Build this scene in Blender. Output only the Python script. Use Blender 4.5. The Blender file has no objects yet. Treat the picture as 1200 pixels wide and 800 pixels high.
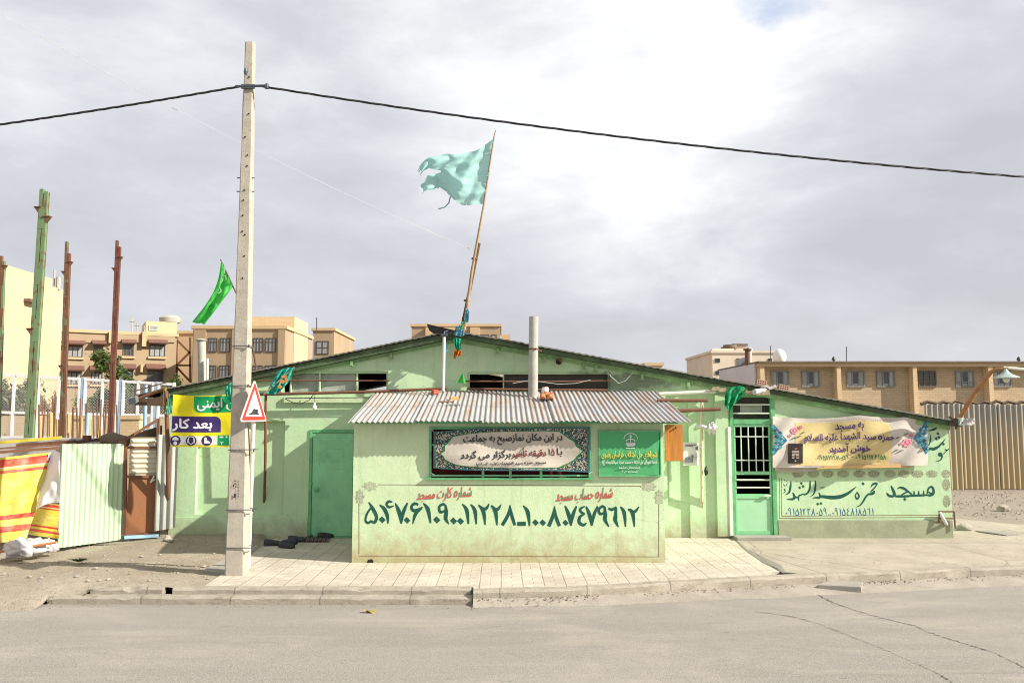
import bpy, bmesh, math, random, unicodedata
from mathutils import Vector, Matrix, noise
R = math.radians
rnd = random.Random(7)
S = bpy.context.scene
COL = S.collection

# ------------------------------------------------------------------ survey: photo measurements -> metres
F, CX, CY, H = 960.0, 587.0, 400.0, 2.1
TH = math.atan(85 / F)
cT, sT = math.cos(TH), math.sin(TH)
def ray(px, py):
    u = (px - CX) / F; v = (CY - py) / F
    return Vector((u, cT - v * sT, sT + v * cT))
def P(px, py, Y):
    d = ray(px, py); t = Y / d.y
    return Vector((d.x * t, Y, H + d.z * t))
def G(px, py, z=0.0):
    d = ray(px, py); t = (z - H) / d.z
    return Vector((d.x * t, d.y * t, z))

# ------------------------------------------------------------------ mesh helpers
class MB:
    def __init__(s): s.v = []; s.f = []; s.m = []; s.uv = {}
    def add(s, vs, fs, mi=0):
        o = len(s.v); s.v += [Vector(p) for p in vs]
        for f in fs: s.f.append([i + o for i in f]); s.m.append(mi)
        return s
    def box(s, a, b, mi=0):
        x0, y0, z0 = a; x1, y1, z1 = b
        x0, x1 = min(x0, x1), max(x0, x1); y0, y1 = min(y0, y1), max(y0, y1); z0, z1 = min(z0, z1), max(z0, z1)
        return s.add([(x0,y0,z0),(x1,y0,z0),(x1,y1,z0),(x0,y1,z0),(x0,y0,z1),(x1,y0,z1),(x1,y1,z1),(x0,y1,z1)],
                     [(0,3,2,1),(4,5,6,7),(0,1,5,4),(1,2,6,5),(2,3,7,6),(3,0,4,7)], mi)
    def hexa(s, p, mi=0):   # 8 points, bottom ring then top ring, counter-clockwise from above
        return s.add(p, [(0,3,2,1),(4,5,6,7),(0,1,5,4),(1,2,6,5),(2,3,7,6),(3,0,4,7)], mi)
    def prism(s, poly, d, mi=0):   # planar polygon swept by vector d
        n = len(poly); a = [Vector(p) for p in poly]; b = [p + Vector(d) for p in a]
        fs = [tuple(range(n)), tuple(range(2*n-1, n-1, -1))]
        for i in range(n): fs.append((i, i + n, (i+1) % n + n, (i+1) % n))
        return s.add(a + b, fs, mi)
    def tube(s, pts, r, n=10, mi=0, cap=True):
        pts = [Vector(p) for p in pts]; k = len(pts)
        rs = r if isinstance(r, (list, tuple)) else [r] * k
        vs = []; fs = []
        up = None
        for i, p in enumerate(pts):
            t = (pts[min(i+1, k-1)] - pts[max(i-1, 0)]).normalized()
            if up is None or abs(t.dot(up)) > .95:
                up = Vector((0,0,1)) if abs(t.z) < .9 else Vector((1,0,0))
            a = t.cross(up).normalized(); b = a.cross(t).normalized(); up = b
            for j in range(n):
                w = 2 * math.pi * j / n
                vs.append(p + (a * math.cos(w) + b * math.sin(w)) * rs[i])
        for i in range(k - 1):
            for j in range(n):
                fs.append((i*n+j, i*n+(j+1) % n, (i+1)*n+(j+1) % n, (i+1)*n+j))
        if cap: fs.append(tuple(range(n-1, -1, -1))); fs.append(tuple(range((k-1)*n, k*n)))
        return s.add(vs, fs, mi)
    def bar(s, a, b, w, h=None, mi=0):   # square-section bar
        a = Vector(a); b = Vector(b); h = h or w; t = (b - a).normalized()
        up = Vector((0,0,1)) if abs(t.z) < .9 else Vector((0,1,0))
        x = t.cross(up).normalized() * (w/2); y = x.cross(t).normalized() * (h/2)
        return s.hexa([a-x-y, a+x-y, a+x+y, a-x+y, b-x-y, b+x-y, b+x+y, b-x+y], mi)
    def grid(s, fn, nu, nv, mi=0, mask=None):
        o = len(s.v)
        for j in range(nv + 1):
            for i in range(nu + 1):
                u, v = i / nu, j / nv
                s.uv[len(s.v)] = (u, v); s.v.append(Vector(fn(u, v)))
        for j in range(nv):
            for i in range(nu):
                if mask and not mask((i + .5) / nu, (j + .5) / nv): continue
                a = o + j * (nu + 1) + i
                s.f.append([a, a + 1, a + nu + 2, a + nu + 1]); s.m.append(mi)
        return s
    def patch(s, outline, fn, rings=6, mi=0):   # star-shaped outline (2-D) filled with rings and mapped by fn
        cx = sum(p[0] for p in outline) / len(outline); cy = sum(p[1] for p in outline) / len(outline)
        o = len(s.v); n = len(outline)
        s.v.append(Vector(fn(cx, cy)))
        for r in range(1, rings + 1):
            for (x, y) in outline: s.v.append(Vector(fn(cx + (x-cx) * r / rings, cy + (y-cy) * r / rings)))
        for i in range(n):
            s.f.append([o, o+1+i, o+1+(i+1) % n]); s.m.append(mi)
        for r in range(rings - 1):
            for i in range(n):
                a = o+1+r*n+i; b = o+1+r*n+(i+1) % n
                s.f.append([a, a+n, b+n, b]); s.m.append(mi)
        return s
    def lathe(s, c, prof, n=20, mi=0, axis=None):
        c = Vector(c); vs = []; fs = []; k = len(prof)
        q = Vector((0,0,1)).rotation_difference(Vector(axis).normalized()) if axis else None
        for (r, z) in prof:
            for j in range(n):
                w = 2*math.pi*j/n; p = Vector((r*math.cos(w), r*math.sin(w), z))
                if q: p = q @ p
                vs.append(c + p)
        for i in range(k-1):
            for j in range(n): fs.append((i*n+j, i*n+(j+1) % n, (i+1)*n+(j+1) % n, (i+1)*n+j))
        fs.append(tuple(range(n-1, -1, -1))); fs.append(tuple(range((k-1)*n, k*n)))
        return s.add(vs, fs, mi)
    def build(s, name, mats, parent=None, smooth=False, bevel=0, label=None):
        me = bpy.data.meshes.new(name)
        off = Vector(parent['_loc']) if parent is not None else Vector((0,0,0))
        me.from_pydata([v - off for v in s.v], [], s.f)
        if not isinstance(mats, (list, tuple)): mats = [mats]
        for m in mats: me.materials.append(m)
        for p, mi in zip(me.polygons, s.m): p.material_index = mi
        if s.uv:
            l = me.uv_layers.new(name='UVMap')
            for lp in me.loops: l.data[lp.index].uv = s.uv.get(lp.vertex_index, (0, 0))
        bm = bmesh.new(); bm.from_mesh(me)
        bmesh.ops.recalc_face_normals(bm, faces=bm.faces)
        if bevel:
            es = [e for e in bm.edges if len(e.link_faces) == 2 and e.calc_face_angle(0) > .6]
            bmesh.ops.bevel(bm, geom=es, offset=bevel, segments=2, affect='EDGES', clamp_overlap=True)
        bm.to_mesh(me); bm.free()
        if smooth:
            me.polygons.foreach_set('use_smooth', [True] * len(me.polygons))
            if smooth != 'all':
                try: me.set_sharp_from_angle(angle=R(40))
                except Exception: pass
        o = bpy.data.objects.new(name, me); COL.objects.link(o)
        o['_loc'] = list(off)
        if parent is not None: o.parent = parent
        if label: o['label'] = label
        return o
def thing(name, label, cat, loc=(0,0,0), group=None):
    o = bpy.data.objects.new(name, None); COL.objects.link(o)
    o.location = loc; o['_loc'] = list(loc); o['label'] = label; o['category'] = cat
    o.empty_display_size = .1
    if group: o['group'] = group
    return o
def tag(o, label, cat, group=None):
    o['label'] = label; o['category'] = cat
    if group: o['group'] = group
    return o
def struct(o, kind='structure'): o['kind'] = kind; return o
def dup(root, loc, label=None, rotz=None):
    r = root.copy(); COL.objects.link(r); r.location = loc
    if label: r['label'] = label
    if rotz is not None: r.rotation_euler = (0, 0, rotz)
    for ch in list(root.children):
        c = ch.copy(); COL.objects.link(c); c.parent = r
        for g in list(ch.children):
            d = g.copy(); COL.objects.link(d); d.parent = c
    return r

# ------------------------------------------------------------------ materials
class NT:
    def __init__(s, m): s.m = m; s.t = m.node_tree; s.n = s.t.nodes; s.l = s.t.links; s.c = {}
    def new(s, ty, **k):
        n = s.n.new(ty)
        for a, b in k.items(): setattr(n, a, b)
        return n
    def set(s, inp, v):
        if hasattr(v, 'is_output'): s.l.new(v, inp)
        elif v is not None:
            if isinstance(v, (tuple, list)) and len(v) == 3 and inp.type == 'RGBA': v = (*v, 1)
            inp.default_value = v
    def co(s, k='Object'):
        if k not in s.c:
            if 'tc' not in s.c: s.c['tc'] = s.new('ShaderNodeTexCoord')
            s.c[k] = s.c['tc'].outputs[k]
        return s.c[k]
    def map(s, v, sc=(1,1,1), rot=(0,0,0), loc=(0,0,0)):
        n = s.new('ShaderNodeMapping'); s.set(n.inputs['Vector'], v); n.inputs['Scale'].default_value = sc
        n.inputs['Rotation'].default_value = rot; n.inputs['Location'].default_value = loc
        return n.outputs[0]
    def noise(s, v, scale, detail=6, rough=.6, dist=0):
        n = s.new('ShaderNodeTexNoise'); s.set(n.inputs['Vector'], v); n.inputs['Scale'].default_value = scale
        n.inputs['Detail'].default_value = detail; n.inputs['Roughness'].default_value = rough; n.inputs['Distortion'].default_value = dist
        return n.outputs[0]
    def vor(s, v, scale, feat='F1', out='Distance'):
        n = s.new('ShaderNodeTexVoronoi', feature=feat); s.set(n.inputs['Vector'], v); n.inputs['Scale'].default_value = scale
        return n.outputs[out]
    def ramp(s, v, stops, interp='LINEAR'):
        n = s.new('ShaderNodeValToRGB'); s.set(n.inputs[0], v); r = n.color_ramp; r.interpolation = interp
        while len(r.elements) < len(stops): r.elements.new(.5)
        for e, (p, c) in zip(r.elements, stops):
            e.position = p; e.color = (*c, 1) if isinstance(c, (tuple, list)) else (c, c, c, 1)
        return n.outputs[0]
    def mix(s, f, a, b, mode='MIX'):
        n = s.new('ShaderNodeMix', data_type='RGBA', blend_type=mode)
        s.set(n.inputs['Factor'], f); s.set(n.inputs[6], a); s.set(n.inputs[7], b)
        return n.outputs[2]
    def math(s, op, a, b=None, c=None):
        n = s.new('ShaderNodeMath', operation=op)
        s.set(n.inputs[0], a)
        if b is not None: s.set(n.inputs[1], b)
        if c is not None: s.set(n.inputs[2], c)
        return n.outputs[0]
    def xyz(s, v):
        n = s.new('ShaderNodeSeparateXYZ'); s.set(n.inputs[0], v); return n.outputs
    def bump(s, h, st=.3, d=.01):
        n = s.new('ShaderNodeBump'); s.set(n.inputs['Height'], h); n.inputs['Strength'].default_value = st
        n.inputs['Distance'].default_value = d; return n.outputs[0]
    def out(s, color, rough=.8, normal=None, metal=0, trans=0, alpha=None, spec=None):
        b = s.n['Principled BSDF']; s.set(b.inputs['Base Color'], color); s.set(b.inputs['Roughness'], rough)
        b.inputs['Metallic'].default_value = metal
        if spec is not None: b.inputs['Specular IOR Level'].default_value = spec
        if normal: s.set(b.inputs['Normal'], normal)
        if alpha is not None: s.set(b.inputs['Alpha'], alpha)
        if trans:
            tr = s.new('ShaderNodeBsdfTranslucent'); s.set(tr.inputs[0], color)
            mx = s.new('ShaderNodeMixShader'); mx.inputs[0].default_value = trans
            s.l.new(b.outputs[0], mx.inputs[1]); s.l.new(tr.outputs[0], mx.inputs[2])
            s.l.new(mx.outputs[0], s.n['Material Output'].inputs[0])
        return s.m
def mk(name):
    m = bpy.data.materials.new(name); m.use_nodes = True; return NT(m)
def mul(c, k): return tuple(x * k for x in c)
def simple(name, c, rough=.7, var=.18, scale=6, metal=0, bump=.15, dirt=None, dirt_amt=.5, trans=0, stretch=(1,1,1), fine=60, spec=None):
    n = mk(name); co = n.map(n.co(), stretch)
    a = n.noise(co, scale, 5); f = n.noise(co, fine, 3)
    col = n.mix(n.ramp(a, [(.3, 0), (.7, 1)]), mul(c, 1 - var), mul(c, 1 + var))
    col = n.mix(n.math('MULTIPLY', f, .25), col, mul(c, .6))
    if dirt:
        d = n.ramp(n.noise(co, scale * .6, 8, .7, .4), [(.62 - .25 * dirt_amt, 0), (.75 - .15 * dirt_amt, 1)])
        col = n.mix(n.math('MULTIPLY', d, dirt_amt), col, dirt)
    nor = n.bump(n.math('ADD', n.math('MULTIPLY', a, .5), f), bump, .006) if bump else None
    return n.out(col, rough, nor, metal, trans, spec=spec)

GREEN = (.475, .66, .405)
def plaster(name, c, base_z=0.0, dirt_h=.42, dirtcol=(.30, .25, .15), soot=None):
    n = mk(name); co = n.co(); x = n.xyz(co)
    big = n.noise(co, .9, 6, .65); mid = n.noise(co, 5, 6, .7, .3); fine = n.noise(co, 90, 4, .6)
    col = n.mix(n.ramp(big, [(.3, 0), (.7, 1)]), mul(c, .86), mul(c, 1.1))
    col = n.mix(n.ramp(mid, [(.45, 0), (.8, .35)]), col, (.58, .66, .44))
    # flaked and scuffed patches
    fl = n.ramp(n.noise(n.map(co, (1,1,1.6)), 3.1, 9, .72, .6), [(.66, 0), (.70, 1)])
    col = n.mix(n.math('MULTIPLY', fl, .6), col, (.44, .42, .33))
    # rain streaks
    st = n.ramp(n.noise(n.map(co, (7, 7, .35)), 1.6, 6, .65), [(.55, 0), (.75, 1)])
    col = n.mix(n.math('MULTIPLY', st, .42), col, mul(c, .55))
    # splash dirt along the foot
    h = n.math('ADD', n.math('MULTIPLY', x[2], -1 / dirt_h), 1 + base_z / dirt_h)
    d = n.math('MULTIPLY', n.math('ADD', h, n.math('MULTIPLY', n.math('SUBTRACT', mid, .5), 1.8)), .9)
    d = n.ramp(d, [(.1, 0), (.9, 1)])
    col = n.mix(n.math('MULTIPLY', d, .78), col, dirtcol)
    cr = n.ramp(n.vor(n.mix(.22, n.map(co, loc=(3, 1, 2)), n.mix(1.0, (0, 0, 0), n.noise(co, 1.6, 8, .7), 'ADD')), 1.1, 'DISTANCE_TO_EDGE'), [(.0, 1), (.005, 0)])
    cr = n.math('MULTIPLY', cr, n.ramp(big, [(.5, 0), (.6, 1)]))
    col = n.mix(n.math('MULTIPLY', cr, .5), col, mul(c, .35))
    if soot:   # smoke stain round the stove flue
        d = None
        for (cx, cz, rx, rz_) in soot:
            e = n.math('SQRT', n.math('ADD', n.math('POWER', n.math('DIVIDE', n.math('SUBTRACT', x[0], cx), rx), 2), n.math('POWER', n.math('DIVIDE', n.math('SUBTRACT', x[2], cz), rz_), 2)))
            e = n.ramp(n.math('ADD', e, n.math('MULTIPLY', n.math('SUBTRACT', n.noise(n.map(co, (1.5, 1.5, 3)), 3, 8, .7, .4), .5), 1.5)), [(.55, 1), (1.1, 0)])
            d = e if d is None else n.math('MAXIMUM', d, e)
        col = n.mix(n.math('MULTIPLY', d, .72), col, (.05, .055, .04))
    # pale and rubbed patches, fine speckle
    col = n.mix(n.ramp(n.noise(n.map(co, loc=(7, 2, 5)), 1.7, 9, .7, .8), [(.56, 0), (.62, .30)]), col, (.62, .68, .52))
    col = n.mix(n.ramp(n.noise(n.map(co, loc=(1, 9, 3)), 2.6, 9, .75, .6), [(.60, 0), (.68, .5)]), col, (.40, .37, .28))
    col = n.mix(n.ramp(fine, [(.33, .4), (.5, 0)]), col, mul(c, .6))
    nor = n.bump(n.math('ADD', n.math('MULTIPLY', mid, .8), n.math('MULTIPLY', fine, .6)), .5, .014)
    return n.out(col, .88, nor, spec=.25)
def concrete(name, c, scale=2.0, dirt=(.2, .17, .12), amt=.4, crack=False, bump=.4):
    n = mk(name); co = n.co()
    a = n.noise(co, scale, 8, .65, .2); b = n.noise(co, scale * 8, 6, .7); f = n.noise(co, 160, 3)
    col = n.mix(n.ramp(a, [(.3, 0), (.7, 1)]), mul(c, .8), mul(c, 1.15))
    col = n.mix(n.ramp(b, [(.5, 0), (.85, .6)]), col, mul(c, .6))
    col = n.mix(n.math('MULTIPLY', n.ramp(n.noise(co, scale * 1.7, 9, .75, .5), [(.55, 0), (.72, 1)]), amt), col, dirt)
    col = n.mix(n.ramp(f, [(.35, .35), (.6, 0)]), col, mul(c, .55))
    if crack:
        cr = n.ramp(n.vor(n.map(n.mix(.12, co, n.noise(co, 3, 4)), (1, 1, 1)), .55, 'DISTANCE_TO_EDGE'), [(0, 1), (.008, 0)])
        col = n.mix(n.math('MULTIPLY', cr, .6), col, mul(c, .3))
    nor = n.bump(n.math('ADD', b, n.math('MULTIPLY', f, .7)), bump, .01)
    return n.out(col, .9, nor, spec=.2)
def rusty(name, paint, amt, rust=(.125, .052, .028), rough=.7):
    n = mk(name); co = n.co()
    a = n.noise(co, 4, 9, .7, .4); b = n.noise(n.map(co, (9, 9, .8)), 2.2, 6, .7); f = n.noise(co, 70, 4)
    m = n.ramp(n.math('ADD', n.math('MULTIPLY', a, .6), n.math('MULTIPLY', b, .4)), [(.62 - .3 * amt, 0), (.68 - .3 * amt, 1)])
    rc = n.mix(f, mul(rust, .45), mul(rust, 1.7))
    rc = n.mix(n.ramp(a, [(.4, 0), (.7, .6)]), rc, (.22, .11, .05))
    pc = n.mix(b, mul(paint, .8), mul(paint, 1.1))
    return n.out(n.mix(m, pc, rc), rough, n.bump(f, .3, .004))
def galv(name, c, rust=0.12, rough=.45, metal=.35, stretch=(6, .5, 6)):
    n = mk(name); co = n.co()
    a = n.noise(co, 1.3, 6, .6); b = n.noise(n.map(co, stretch), 1.5, 7, .7); f = n.noise(co, 40, 4)
    col = n.mix(n.ramp(a, [(.3, 0), (.7, 1)]), mul(c, .82), mul(c, 1.1))
    col = n.mix(n.ramp(f, [(.45, 0), (.8, .3)]), col, mul(c, .6))
    r = n.ramp(n.math('ADD', n.math('MULTIPLY', b, .7), n.math('MULTIPLY', a, .3)), [(.68 - rust * .6, 0), (.8 - rust * .5, 1)])
    col = n.mix(n.math('MULTIPLY', r, .8), col, (.30, .17, .08))
    return n.out(col, rough, n.bump(f, .1, .003), metal)
def paint(name, c, wear=.25, wall=(.50, .65, .37)):   # brush paint on plaster, worn through in specks
    n = mk(name); co = n.co()
    a = n.noise(co, 7, 6, .7); f = n.noise(co, 45, 6, .75)
    col = n.mix(a, mul(c, .7), mul(c, 1.35))
    w = n.ramp(n.math('ADD', n.math('MULTIPLY', f, .7), n.math('MULTIPLY', a, .3)), [(.58, 0), (.66, 1)])
    return n.out(n.mix(n.math('MULTIPLY', w, wear), col, wall), .8, None, spec=.2)
def stencil(name, c, wall):   # sprayed lace-like stencil
    n = mk(name); co = n.co()
    v = n.ramp(n.vor(co, 55), [(.25, 0), (.45, 1)]); b = n.noise(co, 6, 4)
    return n.out(n.mix(n.math('MULTIPLY', n.math('MULTIPLY', v, n.ramp(b, [(.3, .35), (.7, 1)])), .8), wall, c), .85, None, spec=.2)
def cloth(name, c, trans=.25, var=.08, dirt=None, rough=.75):
    n = mk(name); co = n.co()
    a = n.noise(co, 4, 5); f = n.noise(co, 120, 2)
    col = n.mix(a, mul(c, 1 - var), mul(c, 1 + var))
    if dirt: col = n.mix(n.ramp(n.noise(co, 5, 7, .7), [(.5, 0), (.8, .45)]), col, dirt)
    return n.out(col, rough, n.bump(n.noise(co, 14, 4), .25, .02), 0, trans, spec=.3)

M = {}
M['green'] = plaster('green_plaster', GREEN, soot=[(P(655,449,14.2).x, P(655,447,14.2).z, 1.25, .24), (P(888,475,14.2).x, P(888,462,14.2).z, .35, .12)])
M['annex'] = plaster('annex_plaster', (.53, .67, .42), 0, .55, (.36, .27, .13))
M['trim'] = plaster('trim_plaster', (.54, .65, .42), -1, .2)
M['plinth'] = concrete('bare_render', (.33, .36, .24), 3, (.2, .2, .13), .5)
M['fascia'] = simple('mossy_fascia', (.075, .12, .055), .85, .35, 5, dirt=(.03, .03, .025), dirt_amt=.7, bump=.5)
M['fascia_green'] = simple('fascia_green', (.24, .42, .18), .8, .2, 6, dirt=(.12, .14, .08), dirt_amt=.6, bump=.3)
M['roofsheet'] = galv('roof_sheet', (.16, .17, .15), .3, .7, .1)
M['awning'] = galv('awning_sheet', (.37, .37, .365), .33, .6, .05, (5, .35, 1))
M['doorgreen'] = simple('door_green', (.24, .58, .30), .45, .12, 3, dirt=(.06, .2, .09), dirt_amt=.4, bump=.08)
M['doorlight'] = simple('door_panel_mint', (.34, .62, .38), .5, .08, 3, bump=.08)
M['framegreen'] = simple('frame_green', (.12, .40, .17), .5, .2, 8, dirt=(.05, .12, .06), dirt_amt=.4, bump=.1)
M['white'] = simple('white_paint', (.72, .72, .68), .55, .08, 8, dirt=(.35, .3, .22), dirt_amt=.35, bump=.1)
M['paleiron'] = simple('pale_green_iron', (.62, .70, .58), .5, .08, 8, bump=.08)
M['black'] = simple('dark_interior', (.012, .012, .012), .9, .2, 3)
M['redcurtain'] = cloth('dark_red_curtain', (.10, .012, .014), .1)
M['soot'] = concrete('sooty_panel', (.075, .07, .058), 2.2, (.012, .012, .01), .95)
M['plastic'] = simple('grimy_plastic_sheet', (.34, .37, .32), .5, .2, 5, dirt=(.12, .13, .1), dirt_amt=.6)
M['rustpipe'] = rusty('rusty_pipe', (.22, .20, .16), 1.0)
M['rust'] = rusty('rust', (.20, .08, .04), .9)
M['rustdoor'] = rusty('rust_door', (.24, .10, .05), .8, (.23, .09, .035))
M['rustred'] = rusty('red_oxide', (.15, .045, .03), .45)
M['steelgreen'] = rusty('steel_green', (.15, .23, .11), .35)
M['steelmix'] = rusty('steel_green_rust', (.16, .22, .11), .62)
M['lamprust'] = rusty('orange_rust_pipe', (.36, .17, .06), .5, (.30, .11, .03))
M['whitepipe'] = simple('white_pipe', (.70, .68, .60), .5, .1, 8, dirt=(.3, .2, .1), dirt_amt=.4)
M['asbestos'] = concrete('asbestos_cement', (.42, .41, .36), 4, (.25, .22, .16), .35)
M['poleconc'] = concrete('pole_concrete', (.46, .42, .35), 5, (.24, .2, .14), .45, bump=.5)
M['cable'] = simple('cable_black', (.02, .02, .022), .6, .2, 20)
M['wire'] = simple('tie_wire', (.10, .11, .13), .5, .2, 20, metal=.5)
M['thinwire'] = simple('thin_string', (.5, .5, .5), .6)
M['bamboo'] = simple('bamboo', (.33, .23, .13), .6, .25, 10, bump=.2)
M['darkwood'] = simple('dark_wood', (.10, .06, .035), .8, .3, 10, stretch=(6, 6, 1), bump=.3)
M['plank'] = simple('pine_plank', (.55, .36, .15), .6, .2, 4, stretch=(1, 8, 8), bump=.2)
M['orangewood'] = simple('varnished_wood', (.52, .20, .03), .5, .22, 3, stretch=(12, 12, 1), bump=.15)
M['clay'] = simple('orange_clay', (.48, .17, .06), .7, .15, 10)
M['brick'] = simple('hollow_brick', (.48, .30, .21), .9, .15, 12, bump=.4)
M['foil'] = simple('crumpled_foil', (.6, .6, .58), .35, .2, 20, metal=.7, bump=.8, fine=30)
def kerbmat():
    m_ = concrete('kerb_concrete', (.38, .345, .28), 4, (.19, .16, .11), .6, bump=.9); n = NT(m_); b = n.n['Principled BSDF']; src = b.inputs['Base Color'].links[0].from_socket
    x = n.xyz(n.co()); fr = n.math('FRACT', n.math('DIVIDE', n.math('ADD', x[0], n.math('MULTIPLY', n.noise(n.co(), 3, 3), .05)), 1.07))
    j = n.ramp(fr, [(0, 1), (.012, 1), (.02, 0)]); spl = n.ramp(n.noise(n.map(n.co(), (1, 1, 3)), 5, 8, .75, .3), [(.52, 0), (.66, .7)])
    n.set(b.inputs['Base Color'], n.mix(n.math('MULTIPLY', j, .5), n.mix(spl, src, (.20, .17, .12)), (.06, .05, .04))); return m_
M['kerb'] = kerbmat()
M['apron'] = concrete('apron_concrete', (.42, .375, .30), 1.6, (.27, .23, .17), .7, crack=True, bump=.8)
M['slabgrey'] = concrete('grey_slab', (.33, .31, .27), 2, (.2, .18, .14), .4)
M['paper'] = simple('paper', (.72, .72, .70), .7, .05, 8)
M['ink'] = simple('ink', (.03, .03, .035), .7)
M['bag'] = simple('white_bag', (.54, .54, .55), .45, .15, 9, dirt=(.36, .32, .26), dirt_amt=.7, bump=.8, fine=18)
M['blue'] = simple('blue_paint', (.30, .43, .57), .5, .15, 6, dirt=(.2, .25, .3), dirt_amt=.3)
M['ltblue'] = simple('pale_blue_bar', (.30, .50, .62), .5, .15, 6)
M['fencewhite'] = simple('fence_white', (.74, .75, .76), .5, .06, 6, dirt=(.45, .4, .33), dirt_amt=.3)
M['glass'] = simple('window_glass', (.05, .06, .07), .12, .3, 3, bump=0, spec=.6)
M['glasspale'] = simple('curtained_glass', (.30, .31, .30), .2, .3, 2, stretch=(4, 1, .3), bump=0, spec=.5)
M['darkframe'] = simple('dark_frame', (.045, .04, .04), .6)
M['shoeblack'] = simple('black_leather', (.012, .012, .014), .45, .3, 12)
M['shoebrown'] = simple('brown_leather', (.06, .035, .022), .5, .3, 12)
M['shoenavy'] = simple('navy_rubber', (.015, .018, .035), .5, .3, 12)

# asphalt
def asphalt():
    n = mk('dusty_asphalt'); co = n.co()
    big = n.noise(n.map(co, (.12, .5, 1)), 1.0, 6, .6); streak = n.noise(n.map(co, (.05, 1.6, 1)), 1.3, 6, .65)
    f = n.noise(co, 70, 5, .7); g = n.vor(co, 130); mid = n.noise(co, 3, 7, .7)
    c = (.315, .293, .258)
    col = n.mix(n.ramp(big, [(.3, 0), (.7, 1)]), mul(c, .88), mul(c, 1.1))
    col = n.mix(n.ramp(streak, [(.5, 0), (.72, .42)]), col, mul(c, .72))
    col = n.mix(n.ramp(mid, [(.55, 0), (.8, .35)]), col, (.40, .36, .30))
    col = n.mix(n.ramp(f, [(.40, .8), (.58, 0)]), col, mul(c, .5))
    col = n.mix(n.ramp(n.noise(co, 26, 3, .5), [(.66, 0), (.72, .6)]), col, mul(c, .5))
    col = n.mix(n.ramp(g, [(.08, .3), (.25, 0)]), col, (.45, .42, .38))
    dust = n.ramp(n.noise(n.map(co, (.35, .9, 1), loc=(2, 7, 0)), 1.1, 9, .7, .5), [(.48, 0), (.66, .38)]); col = n.mix(dust, col, (.43, .385, .315))
    dk2 = n.ramp(n.noise(n.map(co, (.22, 2.2, 1), loc=(9, 1, 0)), 1.4, 8, .7, .3), [(.56, 0), (.70, .5)]); col = n.mix(dk2, col, mul(c, .62))
    spk = n.ramp(n.noise(n.map(co, (.5, 1.4, 1)), 9, 4, .5, .8), [(.70, 0), (.74, .7)]); col = n.mix(spk, col, mul(c, .42))
    oil = n.ramp(n.noise(n.map(co, (.5, 1.5, 1), loc=(4, 2, 0)), 1.6, 5, .6), [(.68, 0), (.75, .5)])
    col = n.mix(oil, col, mul(c, .5))
    return n.out(col, .92, n.bump(n.math('ADD', f, n.math('MULTIPLY', g, -.6)), .38, .010), spec=.2)
M['asphalt'] = asphalt()
def pavers():
    n = mk('interlocking_pavers'); co = n.co(); x = n.xyz(co)
    W = .268
    q = n.math('DIVIDE', x[0], W); fr = n.math('FRACT', n.math('ADD', q, 100.0)); row = n.math('FLOOR', n.math('ADD', q, 100.0))
    edge = n.math('ABSOLUTE', n.math('SUBTRACT', fr, .5))             # .5 at joint
    j1 = n.ramp(edge, [(.462, 0), (.485, 1)])
    # zig-zag cross joints within each row
    half = n.math('GREATER_THAN', fr, .5)
    yl = n.math('ADD', n.math('DIVIDE', x[1], .25), n.math('MULTIPLY', row, .37)); yy = n.math('ADD', yl, n.math('MULTIPLY', half, .5))
    fy = n.math('ABSOLUTE', n.math('SUBTRACT', n.math('FRACT', yy), .5))
    j2 = n.ramp(fy, [(.435, 0), (.47, 1)])
    mid = n.math('MULTIPLY', n.ramp(edge, [(.018, 1), (.034, 0)]), n.math('LESS_THAN', n.math('FRACT', yl), .5))
    jj = n.math('MAXIMUM', j1, n.math('MULTIPLY', n.math('MAXIMUM', j2, mid), .55))
    a = n.noise(co, 1.1, 8, .65, .3); b = n.noise(co, 9, 6, .7); f = n.noise(co, 120, 4)
    c = (.49, .445, .365)
    wn = n.new('ShaderNodeTexWhiteNoise', noise_dimensions='2D'); cb = n.new('ShaderNodeCombineXYZ')
    n.set(cb.inputs[0], row); n.set(cb.inputs[1], n.math('FLOOR', yy)); n.l.new(cb.outputs[0], wn.inputs['Vector'])
    col = n.mix(wn.outputs[0], mul(c, .9), mul(c, 1.09))
    col = n.mix(n.ramp(a, [(.42, 0), (.66, .7)]), col, (.37, .33, .265))
    col = n.mix(n.ramp(b, [(.5, 0), (.8, .4)]), col, mul(c, .7))
    gap = n.math('MULTIPLY', jj, n.ramp(n.noise(co, 2.2, 7, .7), [(.38, .15), (.62, 1)]))
    col = n.mix(n.math('MULTIPLY', gap, .75), col, (.15, .125, .085))
    h = n.math('ADD', n.math('MULTIPLY', jj, -1.0), n.math('MULTIPLY', f, .25))
    return n.out(col, .88, n.bump(h, .5, .008), spec=.25)
M['pavers'] = pavers()
def earth(name, c, c2, peb=.5):
    n = mk(name); co = n.co()
    a = n.noise(co, .8, 8, .65, .3); b = n.noise(co, 12, 6, .7); v = n.vor(co, 45); v2 = n.vor(co, 17, out='Color')
    col = n.mix(n.ramp(a, [(.35, 0), (.68, 1)]), c, c2)
    col = n.mix(n.ramp(b, [(.45, 0), (.75, .5)]), col, mul(c, .6))
    s = n.ramp(v, [(.18, 1), (.4, 0)])
    col = n.mix(n.math('MULTIPLY', s, peb), col, n.mix(n.xyz(v2)[0], mul(c, .55), (.50, .46, .40)))
    return n.out(col, .95, n.bump(n.math('ADD', b, n.math('MULTIPLY', s, .8)), .7, .025), spec=.15)
M['dirt'] = earth('packed_dirt', (.29, .245, .18), (.39, .34, .265))
M['gravel'] = earth('gravel', (.26, .225, .18), (.34, .30, .24), .8)
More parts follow.
